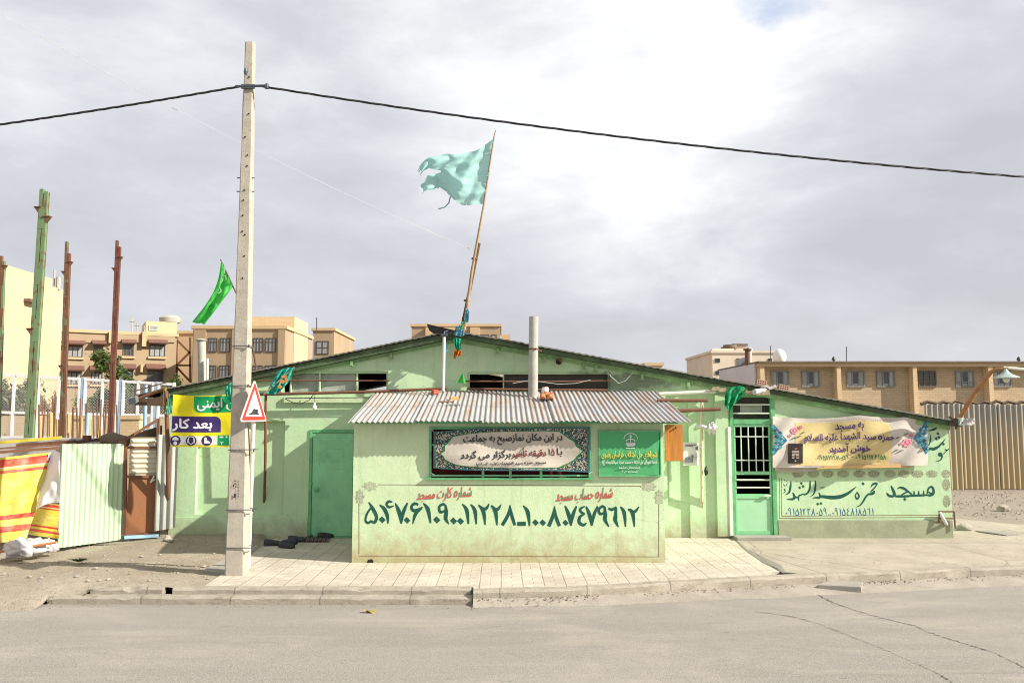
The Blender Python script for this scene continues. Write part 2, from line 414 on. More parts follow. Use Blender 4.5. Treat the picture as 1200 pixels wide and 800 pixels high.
def bricks(name, c, c2, mortar, sc=1.0, axis='X'):
    n = mk(name); co = n.co(); x = n.xyz(co); cb = n.new('ShaderNodeCombineXYZ')
    n.set(cb.inputs[0], n.math('ADD', x[0], x[1])); n.set(cb.inputs[1], x[2])
    t = n.new('ShaderNodeTexBrick'); n.l.new(cb.outputs[0], t.inputs['Vector'])
    t.inputs['Color1'].default_value = (*c, 1); t.inputs['Color2'].default_value = (*c2, 1); t.inputs['Mortar'].default_value = (*mortar, 1)
    t.inputs['Scale'].default_value = sc; t.inputs['Brick Width'].default_value = .24; t.inputs['Row Height'].default_value = .085; t.inputs['Mortar Size'].default_value = .012
    a = n.noise(co, .5, 7, .65); b = n.noise(n.map(co, (2, 2, .3)), 1, 6)
    col = n.mix(n.ramp(a, [(.4, 0), (.75, .5)]), t.outputs[0], mul(c, .72))
    col = n.mix(n.ramp(b, [(.55, 0), (.8, .35)]), col, mul(c, .6))
    return n.out(col, .9, None, spec=.15)
M['brickwall'] = bricks('buff_brick', (.45, .34, .215), (.53, .41, .27), (.36, .29, .21))
M['creambrick'] = bricks('cream_brick', (.60, .45, .265), (.66, .50, .31), (.52, .40, .25))
M['ochre'] = simple('ochre_render', (.355, .262, .165), .9, .1, .6, dirt=(.28, .18, .09), dirt_amt=.35, stretch=(1, 1, .5))
M['ochrelight'] = simple('ochre_trim_and_lit', (.52, .38, .22), .9, .08, .8)
M['beige'] = simple('beige_render', (.62, .54, .43), .9, .08, .6, dirt=(.46, .39, .3), dirt_amt=.35)
M['pinkwall'] = simple('pale_mauve_render', (.62, .56, .56), .9, .08, .8, dirt=(.45, .4, .38), dirt_amt=.4)
M['awnfab'] = simple('brown_red_awning', (.15, .075, .055), .8, .2, 5)
M['coping'] = simple('dark_coping', (.16, .12, .085), .9, .2, 2)
def hoard():   # galvanised sheet, its colour turning tan towards the bottom
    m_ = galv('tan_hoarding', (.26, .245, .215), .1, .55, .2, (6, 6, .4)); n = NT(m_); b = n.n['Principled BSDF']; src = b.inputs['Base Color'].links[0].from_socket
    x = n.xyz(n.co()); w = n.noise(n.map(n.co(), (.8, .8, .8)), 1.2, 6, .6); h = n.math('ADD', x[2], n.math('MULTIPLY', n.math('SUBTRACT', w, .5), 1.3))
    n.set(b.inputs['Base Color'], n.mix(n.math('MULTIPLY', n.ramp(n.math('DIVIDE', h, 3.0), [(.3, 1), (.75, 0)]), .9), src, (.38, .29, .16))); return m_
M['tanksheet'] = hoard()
M['greysheet'] = galv('grey_hoarding', (.40, .42, .38), .1, .5, .25, (6, 6, .4))
M['greensheet'] = galv('pale_green_hoarding', (.46, .60, .40), .08, .55, .05, (6, 6, .4))
M['creamsheet'] = galv('cream_corrugated', (.60, .56, .42), .1, .55, .05, (.6, .6, 5))
M['bark'] = simple('bark', (.10, .07, .045), .9, .3, 8, stretch=(4, 4, 1), bump=.6)
def leaf(name, c):
    n = mk(name); oi = n.new('ShaderNodeNewGeometry')
    col = n.mix(oi.outputs['Random Per Island'], mul(c, .55), mul(c, 1.5))
    return n.out(col, .6, None, 0, .35)
M['leaf'] = leaf('tree_leaves', (.075, .115, .03)); M['leaf2'] = leaf('dusty_leaves', (.13, .14, .06)); M['weed'] = leaf('weed_leaves', (.06, .10, .025))

def asm(*k): return [M[i] if isinstance(i, str) else i for i in k]

# ------------------------------------------------------------------ Persian lettering
FORMS = {}
for cp in list(range(0xFB50, 0xFDFF)) + list(range(0xFE70, 0xFEFD)):
    d = unicodedata.decomposition(chr(cp)).split()
    if len(d) == 2 and d[0] in ('<isolated>', '<final>', '<initial>', '<medial>'):
        FORMS.setdefault(chr(int(d[1], 16)), {})[d[0][1:4]] = chr(cp)
def shape(s):
    s = s.replace('لا', '\ufefb'); out = []
    jn = lambda c: 'ini' in FORMS.get(c, {})
    for i, c in enumerate(s):
        p = i > 0 and jn(s[i-1])
        if c == '\ufefb': out.append('\ufefc' if p else c); continue
        f = FORMS.get(c)
        if not f: out.append(c); continue
        nx = i + 1 < len(s) and (s[i+1] in FORMS or s[i+1] == '\ufefb') and jn(c)
        p = p and ('fin' in f)
        out.append(f.get('med' if p and nx else 'fin' if p else 'ini' if nx else 'iso', c))
    r = []; run = []
    for c in reversed(out):
        if c in '۰۱۲۳۴۵۶۷۸۹': run.append(c)
        else: r += reversed(run); run = []; r.append({'(': ')', ')': '('}.get(c, c))
    return ''.join(r + list(reversed(run)))
def text2d(body, bold=0.0, res=3, shear=0.0):
    """outline of a line of writing as 2-D triangles, normalised to its own bounding box"""
    cu = bpy.data.curves.new('writing', 'FONT'); cu.body = shape(body).replace('\ufee9', 'o'); cu.size = 1; cu.offset = bold; cu.resolution_u = res; cu.shear = shear
    o = bpy.data.objects.new('writing', cu); COL.objects.link(o)
    dg = bpy.context.evaluated_depsgraph_get(); me = o.evaluated_get(dg).to_mesh()
    vs = [(v.co.x, v.co.y) for v in me.vertices]; fs = [list(p.vertices) for p in me.polygons]
    o.evaluated_get(dg).to_mesh_clear()
    bpy.data.objects.remove(o); bpy.data.curves.remove(cu)
    par = list(range(len(vs)))
    def find(a):
        while par[a] != a: par[a] = par[par[a]]; a = par[a]
        return a
    for f in fs:
        for b in f[1:]: par[find(b)] = find(f[0])
    ids = {}; isl = [ids.setdefault(find(i), len(ids)) for i in range(len(vs))]
    xs = [v[0] for v in vs]; ys = [v[1] for v in vs]
    x0, x1, y0, y1 = min(xs), max(xs), min(ys), max(ys)
    return [((x-x0)/(x1-x0), (y-y0)/(y1-y0)) for x, y in vs], fs, isl
def write(mb, body, box, fn, bold=0.0, mi=0, res=3, tilt=0, shear=0.0):
    """lay a line of writing into a photo-measured box (x0,y0,x1,y1) on the surface fn(px,py,lift)"""
    vs, fs, isl = text2d(body, 0, res, shear); x0, y0, x1, y1 = box; n = max(isl) + 1
    w = bold * (x1-x0) / max(4, len(body)) * 1.9; offs = [(0,0)] if bold <= 0 else [(w,0),(-w,0),(0,w*.8),(0,-w*.8)]
    for c, (ox, oy) in enumerate(offs):
        mb.add([fn(x0 + a*(x1-x0) + ox, y1 - b*(y1-y0) + tilt*a + oy, .0014 + .00006 * (k + c*n)) for (a, b), k in zip(vs, isl)], fs, mi)
# brush-drawn Persian numerals in a unit box (x right, y down, stroke widths for a nominal height of 1)
DIG = {'۰': [], '۱': [((.3,.02,.05),(.52,.35,.16),(.62,1,.06))],
 '۲': [((.1,.08,.05),(.34,.36,.16),(.42,1,.05)),((.2,.2,.08),(.5,.26,.13),(.72,.02,.05))],
 '۳': [((.06,.08,.05),(.30,.36,.15),(.38,1,.05)),((.16,.2,.08),(.32,.27,.11),(.46,.06,.06)),((.44,.12,.06),(.6,.25,.11),(.78,.02,.05))],
 '۴': [((.1,.1,.05),(.36,.38,.15),(.44,1,.06)),((.74,.03,.06),(.52,.02,.1),(.42,.2,.1),(.58,.3,.1),(.8,.24,.05))],
 '٤': [((.66,.03,.05),(.36,.12,.11),(.34,.3,.11),(.62,.4,.09)),((.62,.4,.07),(.28,.58,.12),(.26,.88,.12),(.5,.99,.12),(.76,.92,.05))],
 '۵': [((.42,.02,.05),(.66,.36,.13),(.84,.74,.13),(.72,.98,.12),(.52,.9,.08)),((.54,.86,.06),(.34,.99,.11),(.16,.84,.09),(.26,.5,.09),(.56,.2,.06))],
 '۶': [((.62,.06,.09),(.36,.06,.11),(.26,.24,.1),(.46,.36,.11),(.8,.2,.05)),((.74,.26,.08),(.42,.56,.14),(.24,1,.05))],
 '٦': [((.14,.06,.08),(.4,.14,.12),(.7,.02,.06)),((.66,.04,.07),(.62,.5,.15),(.76,1,.06))],
 '۷': [((.06,.04,.06),(.32,.5,.15),(.42,1,.06)),((.84,.02,.06),(.56,.46,.13),(.42,1,.06))],
 '۸': [((.46,.02,.04),(.36,.5,.12),(.08,1,.12)),((.46,.02,.04),(.56,.5,.12),(.82,.98,.10))],
 '۹': [((.62,.16,.07),(.44,.02,.1),(.2,.14,.1),(.28,.38,.1),(.6,.3,.07)),((.58,.06,.07),(.62,.5,.14),(.76,1,.05))]}
def numerals(mb, body, box, fn, k=1.0, mi=0):
    x0, y0, x1, y1 = box; h = y1 - y0; adv = {'۰': .62, '۱': .62, ' ': .5, '-': .9, '_': .9}
    tot = sum(adv.get(c, 1.0) for c in body); u = (x1-x0) / tot; x = x0
    for c in body:
        a = adv.get(c, 1.0) * u; T = lambda X, Y, x=x, a=a: (x + (X if c != '۱' else X*1.1)*a*.95, y0 + Y*h)
        if c == '۰': dot(mb, x+a*.5, y0+h*.72, h*.14*min(1.2, k), fn, lambda X, Y: (X, Y), mi)
        elif c in '-_': yy = y0 + h*(.55 if c == '-' else .9); stroke(mb, ((x+a*.1, yy, h*.12*k),(x+a*.85, yy, h*.11*k)), fn, lambda X, Y: (X, Y), mi)
        elif c in DIG:
            for st in DIG[c]:
                stroke(mb, [(*T(X, Y), w*h*k) for X, Y, w in st], fn, lambda X, Y: (X, Y), mi, 5)
        x += a
LIFT = [0]
def stroke(mb, pts, fn, T, mi=0, seg=7):
    """one brush stroke: points (x,y,width) through T(x,y)->photo px, splined"""
    p = [Vector(q) for q in pts]; n = len(p); cl = []
    for i in range(n - 1):
        a, b, c, d = p[max(i-1, 0)], p[i], p[i+1], p[min(i+2, n-1)]
        for k in range(seg):
            t = k / seg
            cl.append(.5 * ((2*b) + (c-a)*t + (2*a-5*b+4*c-d)*t*t + (3*b-a-3*c+d)*t**3))
    cl.append(p[-1]); LIFT[0] = (LIFT[0] + 1) % 9; lift = .0014 + .00015 * LIFT[0]
    vs = []; m = len(cl)
    for i, q in enumerate(cl):
        t = (cl[min(i+1, m-1)] - cl[max(i-1, 0)]); t.z = 0
        t = t.normalized() if t.length > 1e-6 else Vector((1,0,0)); w = max(q.z, .12) / 2
        for sgn in (1, -1): vs.append((q.x - t.y*w*sgn, q.y + t.x*w*sgn))
    fs = [(2*i, 2*i+1, 2*i+3, 2*i+2) for i in range(m-1)]
    mb.add([fn(*T(*v), lift) for v in vs], fs, mi)
def dot(mb, x, y, r, fn, T, mi=0):
    LIFT[0] = (LIFT[0] + 1) % 9
    mb.add([fn(*T(x+a*r, y+b*r), .0014+.00015*LIFT[0]) for a, b in ((-1,-.1),(-.1,-1),(1,.05),(.05,1))], [(0,1,2,3)], mi)
def blob(mb, x, y, rx, ry, fn, mi=0, n=20, scal=0.0, lobes=8, lift=.0012):
    LIFT[0] = (LIFT[0] + 1) % 9
    pts = [(x + rx*(1+scal*math.cos(lobes*2*math.pi*k/n))*math.cos(2*math.pi*k/n), y + ry*(1+scal*math.cos(lobes*2*math.pi*k/n))*math.sin(2*math.pi*k/n)) for k in range(n)]
    mb.patch(pts, lambda a, b: fn(a, b, lift + .00012*LIFT[0]), 2, mi)
def wallfn(Y): return lambda px, py, lift=0.0: P(px, py, Y - lift)
def rect(mb, x0, y0, x1, y1, fn, lift=.001, mi=0, nx=1, ny=1):
    mb.grid(lambda u, v: fn(x0+(x1-x0)*u, y0+(y1-y0)*v, lift), nx, ny, mi)
def paints(name, c, **k): return paint(name, c, **k)

# ------------------------------------------------------------------ sky, sun, camera
SUNV = Vector((3.04, -1.02, 1.98)).normalized()
elev = math.asin(SUNV.z)
W = bpy.data.worlds.new('World'); S.world = W; W.use_nodes = True
wn = NT(W); bg = wn.n['Background']
sky = wn.new('ShaderNodeTexSky', sky_type='NISHITA'); sky.sun_disc = False; sky.sun_elevation = elev
sky.sun_rotation = math.atan2(SUNV.x, SUNV.y); sky.altitude = 900; sky.air_density = 1.0; sky.dust_density = 2.0
gco = wn.co('Generated')
wz = wn.xyz(gco)
def lobe(px, py, inner, outer, amp=.05):
    d = ray(px, py).normalized()
    n = wn.new('ShaderNodeVectorMath', operation='DOT_PRODUCT'); wn.set(n.inputs[0], gco); n.inputs[1].default_value = d
    wob = wn.math('ADD', n.outputs['Value'], wn.math('MULTIPLY', wn.math('SUBTRACT', wn.noise(gco, 5 if amp > .01 else 14, 7, .6, .3), .5), amp))
    mr = wn.new('ShaderNodeMapRange', interpolation_type='SMOOTHSTEP'); wn.set(mr.inputs[0], wob)
    mr.inputs[1].default_value = math.cos(R(outer)); mr.inputs[2].default_value = math.cos(R(inner)); return mr.outputs[0]
flat = wn.map(gco, (1, 1, 2.6))
n1 = wn.noise(flat, 2.6, 9, .55, .35); n2 = wn.noise(flat, 7.5, 8, .6, .2)
cl = wn.math('ADD', wn.math('MULTIPLY', n1, .7), wn.math('MULTIPLY', n2, .3))
cl = wn.math('ADD', cl, wn.math('MULTIPLY', lobe(690, 60, 1, 21), .17))
cl = wn.math('ADD', cl, wn.math('MULTIPLY', lobe(840, 215, 1, 11), .04))
cl = wn.math('SUBTRACT', cl, wn.math('MULTIPLY', lobe(1080, 190, 2, 14), .07))
cl = wn.math('SUBTRACT', cl, wn.math('MULTIPLY', lobe(430, 300, 3, 14), .05))
cl = wn.math('ADD', cl, wn.math('MULTIPLY', wn.math('SUBTRACT', wn.math('MINIMUM', wz[2], .5), .27), .30))
ccol = wn.ramp(cl, [(.34, (.345, .343, .362)), (.50, (.405, .404, .428)), (.63, (.50, .50, .513)), (.75, (.62, .62, .622))])
hole = wn.math('MULTIPLY', lobe(914, -16, .3, 3.3, .004), wn.ramp(n2, [(.3, 1), (.62, .35)]))
nis = wn.mix(1.0, sky.outputs[0], (.11, .11, .11), 'MULTIPLY')
blue = wn.mix(.6, nis, (.40, .46, .58))
wcol = wn.mix(hole, wn.mix(.06, ccol, nis), blue)
wn.set(bg.inputs[0], wcol); bg.inputs[1].default_value = 1.0

sun = bpy.data.lights.new('sun', 'SUN'); sun.energy = 4.9; sun.angle = R(.53); sun.color = (1, .93, .82)
so = bpy.data.objects.new('sun', sun); COL.objects.link(so); so.rotation_euler = SUNV.to_track_quat('Z', 'Y').to_euler(); so.location = (20, -10, 20)
cam = bpy.data.cameras.new('camera'); co_ = bpy.data.objects.new('camera', cam); COL.objects.link(co_)
co_.location = (0, 0, H); co_.rotation_euler = (R(90) + TH, 0, 0)
cam.sensor_width = 36; cam.lens = 36 * F / 1200; cam.shift_x = (600 - CX) / 1200; cam.clip_end = 2000; cam.clip_start = .05
S.camera = co_
S.view_settings.view_transform = 'Standard'; S.view_settings.look = 'None'; S.view_settings.exposure = .84; S.view_settings.gamma = 1
S.cycles.max_bounces = 6; S.cycles.use_denoising = True; S.cycles.denoiser = 'OPENIMAGEDENOISE'; S.cycles.denoising_input_passes = 'RGB_ALBEDO_NORMAL'; S.cycles.denoising_prefilter = 'ACCURATE'; S.cycles.use_adaptive_sampling = False; S.cycles.filter_width = 1.05
# ================================================================== SETTING
MB().box((-400, -60, -.6), (400, 600, -.2)).build('ground', M['gravel'])['kind'] = 'structure'
b = MB(); b.grid(lambda u, v: (-300+600*u, 13.6+420*v, -.014), 4, 4); struct(b.build('gravel_lot', M['gravel']))
road = struct(MB().box((-150, -40, -.3), (150, 13.2, -.16)).build('road', M['asphalt']))
KR = [(-.33,9.98),(.7,10.08),(1.4,10.25),(2.85,10.65),(3.95,10.9),(5.2,11.15),(6.4,11.4),(9,11.75),(16,12.4),(60,14)]
def lerp_line(L, n):
    pts = []
    for i in range(len(L)-1):
        for k in range(n): t = k/n; pts.append((L[i][0]*(1-t)+L[i+1][0]*t, L[i][1]*(1-t)+L[i+1][1]*t))
    return pts + [L[-1]]
def kerbline(name, L, z0, z1, w, mat, amp=.008, n=9):
    """worn kerb: chipped front edge, slightly uneven top"""
    q = lerp_line(L, n); vs = []; fs = []
    for i, (x, y) in enumerate(q):
        a = Vector((x*1.7, 3.1, z1)); ch = max(0, noise.noise(a*2.3) - .15) * amp * 6
        ny = noise.noise(Vector((x*3, 0, 7))) * amp; nz = noise.noise(Vector((x*2.2, 5, 0))) * amp
        vs += [(x, y+ny*.5, z0), (x, y+ny, z1-.025-ch+nz), (x, y+.022+ch*.8+ny, z1+nz), (x, y+w, z1+nz*.4), (x, y+w, z0)]
    for i in range(len(q)-1):
        for k in range(4): fs.append((5*i+k, 5*i+5+k, 5*i+6+k, 5*i+1+k))
    fs += [(0,1,2,3,4), tuple(5*(len(q)-1)+k for k in (4,3,2,1,0))]
    return struct(MB().add(vs, fs).build(name, mat, smooth=True))
kerbline('kerb', KR, -.25, .004, .15, M['kerb'])
kerbline('kerb', [(-4.98,10.16),(-4.5,10.15),(-4.10,10.15)], -.25, .004, .12, M['kerb'], .012, 24)
kerbline('kerb', [(-3.98,10.15),(-1.6,10.14),(-.36,10.13)], -.25, .004, .12, M['kerb'], .010, 24)
kerbline('kerb', [(-5.42,10.02),(-3,10.01),(-.34,9.99)], -.25, -.07, .15, M['kerb'], .010, 40)
# paved footway, concrete apron, dirt verge
bl, br = G(918,671), G(859,630)
pv = [(-3.64,10.27),(-.34,10.24)] + [(x, y+.149) for x, y in KR[:4]] + [(bl.x, bl.y+.1), (br.x, br.y), (br.x-.1, 14.24), (-3.85, 14.24), (-3.74, 12.2)]
struct(MB().prism([(x, y, 0) for x, y in pv], (0,0,-.2)).build('pavement', M['pavers']))
ap = [(bl.x+.004, bl.y+.1)] + [(x, y+.149) for x, y in KR[4:]] + [(60,17),(14,15.4),(9.9,15.9),(8.4,17.8),(7.3,18.3),(7.3,14.24),(br.x+.0,14.24),(br.x+.004,br.y)]
struct(MB().prism([(x, y, .001) for x, y in ap], (0,0,-.2)).build('concrete_apron', M['apron']))
def dz(x, y):
    z = -.055 * max(0, -5.6 - x)
    z = max(z, -.16)
    if x < -5.0:
        t = min(1, max(0, (y - 9.55) / 1.0)); t = t*t*(3-2*t); z = -.165*(1-t) + z*t
    z += .018*noise.noise(Vector((x*1.1, y*1.1, 0))) + .012*noise.noise(Vector((x*5, y*5, 3)))
    if y > 13.4: z += .07 * min(1, (y-13.4)/.8)
    if x > -4.05: z = min(z, -.012 + .006*noise.noise(Vector((x*5, y*5, 3))))
    return z
b = MB(); b.grid(lambda u, v: ((lambda x, y: (x, y, dz(x, y)))(-22+18.96*u, 9.5+6.1*v)), 240, 110, mask=lambda u, v: not ((-22+18.96*u > -4.97 and 9.5+6.1*v < 10.24) or (-22+18.96*u > -5.40 and 9.5+6.1*v < 10.05)))
struct(b.build('dirt_verge', M['dirt'], smooth='all'))
b = MB(); pp = [G(238,668,.02), G(264,671,.02), G(268,657,.02), G(262,655,.02), G(252,660,.02)]
struct(b.prism(pp, (0,0,-.06)).build('concrete_patch', M['slabgrey']))
# gutter strip of grey slabs along the right kerb
gl = lerp_line(KR[:9], 3); b = MB(); gz = lambda x: -.072 - .03*min(1, max(0, (x+.3)/3)); gw = lambda x: .10 + .32*min(1, max(0, (x+.3)/3.5)); b.add([(x, y-gw(x)+(.07*noise.noise(Vector((x*1.3,0,0)))), -.159) for x, y in gl] + [(x, y+.02, gz(x)+.012*noise.noise(Vector((x*2.5,3,0)))) for x, y in gl], [(i, i+1, len(gl)+i+1, len(gl)+i) for i in range(len(gl)-1)])
struct(b.build('gutter', concrete('dusty_gutter', (.36,.325,.27), 3, (.24,.2,.15), .6, bump=.8)))
b = MB(); q = [G(958,685,-.085), G(1009,687.5,-.085), G(1012,681,-.085), G(968,680,-.085)]
struct(b.prism(q, (0,0,-.12)).build('loose_paving_slab', M['slabgrey'], bevel=.008))
# dark patch where the pavers meet the apron
dk = concrete('dark_patch', (.25,.235,.20), 6, amt=.6); dkm = dk
edge = [(862,633),(872,643),(882,650),(893,658),(905,664),(918,671)]; w = [1.5,3,6,9,10,3]
b = MB(); L = [G(x, y, .005) for x, y in edge]; Rr = [G(x+k, y-k*.25, .005) for (x, y), k in zip(edge, w)]
b.add(L+Rr, [(i, i+1, len(L)+i+1, len(L)+i) for i in range(len(L)-1)])
struct(b.build('patched_joint', dkm))
crk = simple('crack_dirt', (.05,.045,.04), .95)
def crack(pts, z, w, seed):
    r = random.Random(seed); q = []
    for i in range(len(pts)-1):
        for k in range(14):
            t = k/14; q.append((pts[i][0]*(1-t)+pts[i+1][0]*t, pts[i][1]*(1-t)+pts[i+1][1]*t))
    b = MB(); vs = []
    for i, p in enumerate(q):
        g = G(*p, z); ww = w * (.35 + 1.1*abs(noise.noise(Vector((i*.13, seed, 0))))) ; j = Vector((.03*noise.noise(Vector((i*.5, seed, 2))), .045*noise.noise(Vector((i*.5, seed, 9))), 0))
        vs += [g+j+Vector((.25*ww, ww, 0)), g+j-Vector((.25*ww, ww, 0))]
    b.add(vs, [(2*i, 2*i+1, 2*i+3, 2*i+2) for i in range(len(q)-1)])
    return struct(b.build('road_crack', crk))
z4 = lambda L: [(900+x/4, 600+y/4) for x, y in L]
crack(z4([(225,380),(300,420),(400,455),(520,490),(600,510),(690,530),(750,560),(860,595),(960,625),(1060,655),(1120,685),(1200,725),(1300,770)]), -.155, .017, 1)
crack(z4([(-60,462),(130,490),(250,525),(400,585),(520,630),(600,665),(700,710),(800,755),(860,795),(930,840)]), -.155, .010, 2)
crack(z4([(380,310),(430,320),(460,350),(550,350),(700,352),(850,345),(1000,335),(1100,320)]), -.148, .02, 3)
crack(z4([(975,285),(1010,293),(1060,305),(1130,325),(1200,330)]), -.147, .014, 4)
crack([(1095,612),(1135,615),(1165,620),(1200,628),(1240,640)], .006, .014, 5)
crack([(880,640),(889,651),(900,660),(915,668)], .010, .02, 6)

# ================================================================== MOSQUE
W0 = 14.2; FA = 11.86
mosque = thing('mosque_building', 'long low green plastered prayer hall with shallow gable roof', 'building', (1, W0, 0))
pk = P(530,387,13.95); pl = P(150,463,13.95); pr = P(1134,494,13.95)
def rz(x): return pk.z + (x-pk.x)*((pk.z-pl.z)/(pk.x-pl.x) if x < pk.x else (pr.z-pk.z)/(pr.x-pk.x))
def wall_cells(mb, x0, x1, top, holes, Y, th, mi=0, z0=-.1, extra=()):
    xs = sorted({x0, x1, *extra, *[h[0] for h in holes], *[h[1] for h in holes]})
    xs = [x for x in xs if x0-1e-6 <= x <= x1+1e-6]
    for a, c in zip(xs, xs[1:]):
        if c - a < 1e-4: continue
        hs = sorted([(h[2], h[3]) for h in holes if h[0] <= a+1e-6 and h[1] >= c-1e-6]); z = z0
        for lo, hi in hs:
            if lo > z + 1e-4: mb.box((a, Y, z), (c, Y+th, lo))
            z = hi
        ta, tc = top(a), top(c)
        mb.hexa([(a,Y,z),(c,Y,z),(c,Y+th,z),(a,Y+th,z),(a,Y,ta),(c,Y,tc),(c,Y+th,tc),(a,Y+th,ta)], mi)
def hole(x0, y0, x1, y1, Y):
    a = P(x0, (y0+y1)/2, Y).x; c = P(x1, (y0+y1)/2, Y).x
    return (a, c, P(587, y1, Y).z, P(587, y0, Y).z)
hWL = hole(330,435,455,461,W0); hWR = hole(548,436,715,460,W0)
hDL = hole(362,503,417,628,W0); hDR = hole(856,462,909,626,W0); hRec = hole(230,493,333,603,W0); hRec2 = hole(782,470,808,640,W0)
hDL = (hDL[0], hDL[1], -.1, hDL[3]); hDR = (hDR[0], hDR[1], -.1, hDR[3]); hRec2 = (hRec2[0], hRec2[1], -.1, hRec2[3])
xL = P(197,540,W0).x; xR = P(1114,560,W0).x
b = MB(); wall_cells(b, xL, xR, lambda x: rz(x)-.13, [hWL, hWR, hDL, hDR, hRec, hRec2], W0, .22, extra=(pk.x,))
b.build('front_wall', M['green'], mosque)
for hr, dd in ((hRec, .08), (hRec2, .05)): b = MB(); b.box((hr[0], W0+dd, hr[2]), (hr[1], W0+.2, hr[3])); b.build('recessed_panel', M['green'], mosque)
for x, nm in ((xL, 0), (xR-.22, 1)):
    b = MB(); b.box((x, W0+.22, -.1), (x+.22, 25, rz(x)-.14)); b.build('side_wall', M['green'], mosque)
b = MB(); wall_cells(b, xL, xR, lambda x: rz(x)-.14, [], 25.01, .2, extra=(pk.x,)); b.build('rear_wall', M['green'], mosque)
# plaster bands, pilaster, plinth
def pbox(b, x0, y0, x1, y1, Y, d, th=None):
    a = P(x0, (y0+y1)/2, Y); c = P(x1, (y0+y1)/2, Y)
    b.box((a.x, Y-d, P(587, y1, Y).z), (c.x, Y + (th or -.001), P(587, y0, Y).z))
b = MB(); pbox(b, 333,465,436,472, W0, .05); b.build('lintel', M['trim'], mosque, bevel=.006)
b = MB(); pbox(b, 838,462,853.5,628, W0, .06); b.build('pilaster', M['green'], mosque, bevel=.008)
b = MB(); pbox(b, 852.6,500,856.6,627, W0, .075); b.build('door_trim', M['white'], mosque, bevel=.006)
b = MB(); pbox(b, 911,609,1116,632, W0, .035); b.build('plinth', M['plinth'], mosque, bevel=.01)
b = MB(); pbox(b, 197,605,361,640, W0, .02); b.build('plinth', M['green'], mosque, bevel=.008)
# roof: two slabs with corrugated sheet edge, mossy fascia, painted trim under it
def yfront(x): 
    t = max(0, 1 - abs(x - 0.2) / 3.2); return 14.08 - .21 * t
def slope(xa, xb, nx, t0, t1, yf, yb, wav=0, pitch=.11):
    b = MB(); vs = []
    for i in range(nx+1):
        x = xa + (xb-xa)*i/nx; w = wav*math.sin(2*math.pi*x/pitch)
        for (y, z) in ((yf(x), t0), (yb, t0), (yb, t1), (yf(x), t1)): vs.append((x, y, rz(x)-z+w))
    fs = []
    for i in range(nx):
        for k in range(4): fs.append((4*i+k, 4*i+(k+1)%4, 4*i+4+(k+1)%4, 4*i+4+k))
    fs += [(0,1,2,3), tuple(4*nx+k for k in (3,2,1,0))]
    return b.add(vs, fs)
xa, xb = pl.x, pr.x
slope(xa, pk.x+.02, 120, 0, .022, lambda x: yfront(x)-.05 - .02*noise.noise(Vector((x*2,0,0))), 25.4, .006).build('roof_slope', M['roofsheet'], mosque)
slope(pk.x+.02, xb, 150, .004, .026, lambda x: yfront(x)-.05 - .02*noise.noise(Vector((x*2,0,0))), 25.4, .006).build('roof_slope', M['roofsheet'], mosque)
slope(xa+.5, pk.x, 30, .035, .14, lambda x: yfront(x), 14.19).build('fascia_board', M['fascia'], mosque)
slope(pk.x, xb-.04, 30, .035, .10, lambda x: yfront(x), 14.19).build('fascia_board', M['fascia'], mosque)
slope(xL, pk.x, 30, .143, .20, lambda x: 14.15, 14.199).build('verge_trim', M['fascia_green'], mosque)
slope(pk.x, xR, 30, .103, .18, lambda x: 14.14, 14.199).build('verge_trim', M['fascia_green'], mosque)
for px in (412,458,583,638,684,698,752,806): # purlin cleats under the eave
    b = MB(); x = P(px, 420, 14.1).x; z = rz(x)-.2; b.box((x-.02, 14.08, z-.045), (x+.025, 14.148, z+.04)); b.box((x-.04, 14.1, z-.06), (x+.04, 14.145, z-.045)); b.build('purlin_cleat', M['fascia_green'], mosque)
# gable windows
def win(hl, vert, panel, pm, nm='window'):
    b = MB(); x0, x1, z0, z1 = hl; f = .035
    b.box((x0+.002, W0+.03, z1-f), (x1-.002, W0+.09, z1-.002)); b.box((x0+.002, W0+.03, z0+.002), (x1-.002, W0+.09, z0+f*.7))
    b.box((x0+.002, W0+.03, z0+f*.7), (x0+f, W0+.09, z1-f)); b.box((x1-f, W0+.03, z0+f*.7), (x1-.002, W0+.09, z1-f))
    for v in vert: x = P(v, 448, W0).x; b.box((x-.012, W0+.032, z0+f*.7), (x+.012, W0+.088, z1-f))
    w_ = b.build(nm, M['green'], mosque)
    a, c, y0, y1 = panel; b = MB(); q = P(a, 448, W0).x; r = P(c, 448, W0).x
    b.grid(lambda u, v: (q+(r-q)*u, W0+.10+.012*noise.noise(Vector((u*9, v*4, a))), P(587,y1,W0).z+(P(587,y0,W0).z-P(587,y1,W0).z)*v), 24, 8)
    b.build('panel', pm, w_)
win(hWL, (340, 374, 418), (340, 418, 437, 461), M['plastic'])
win(hWR, (590,), (590, 714, 437, 460), M['soot'])
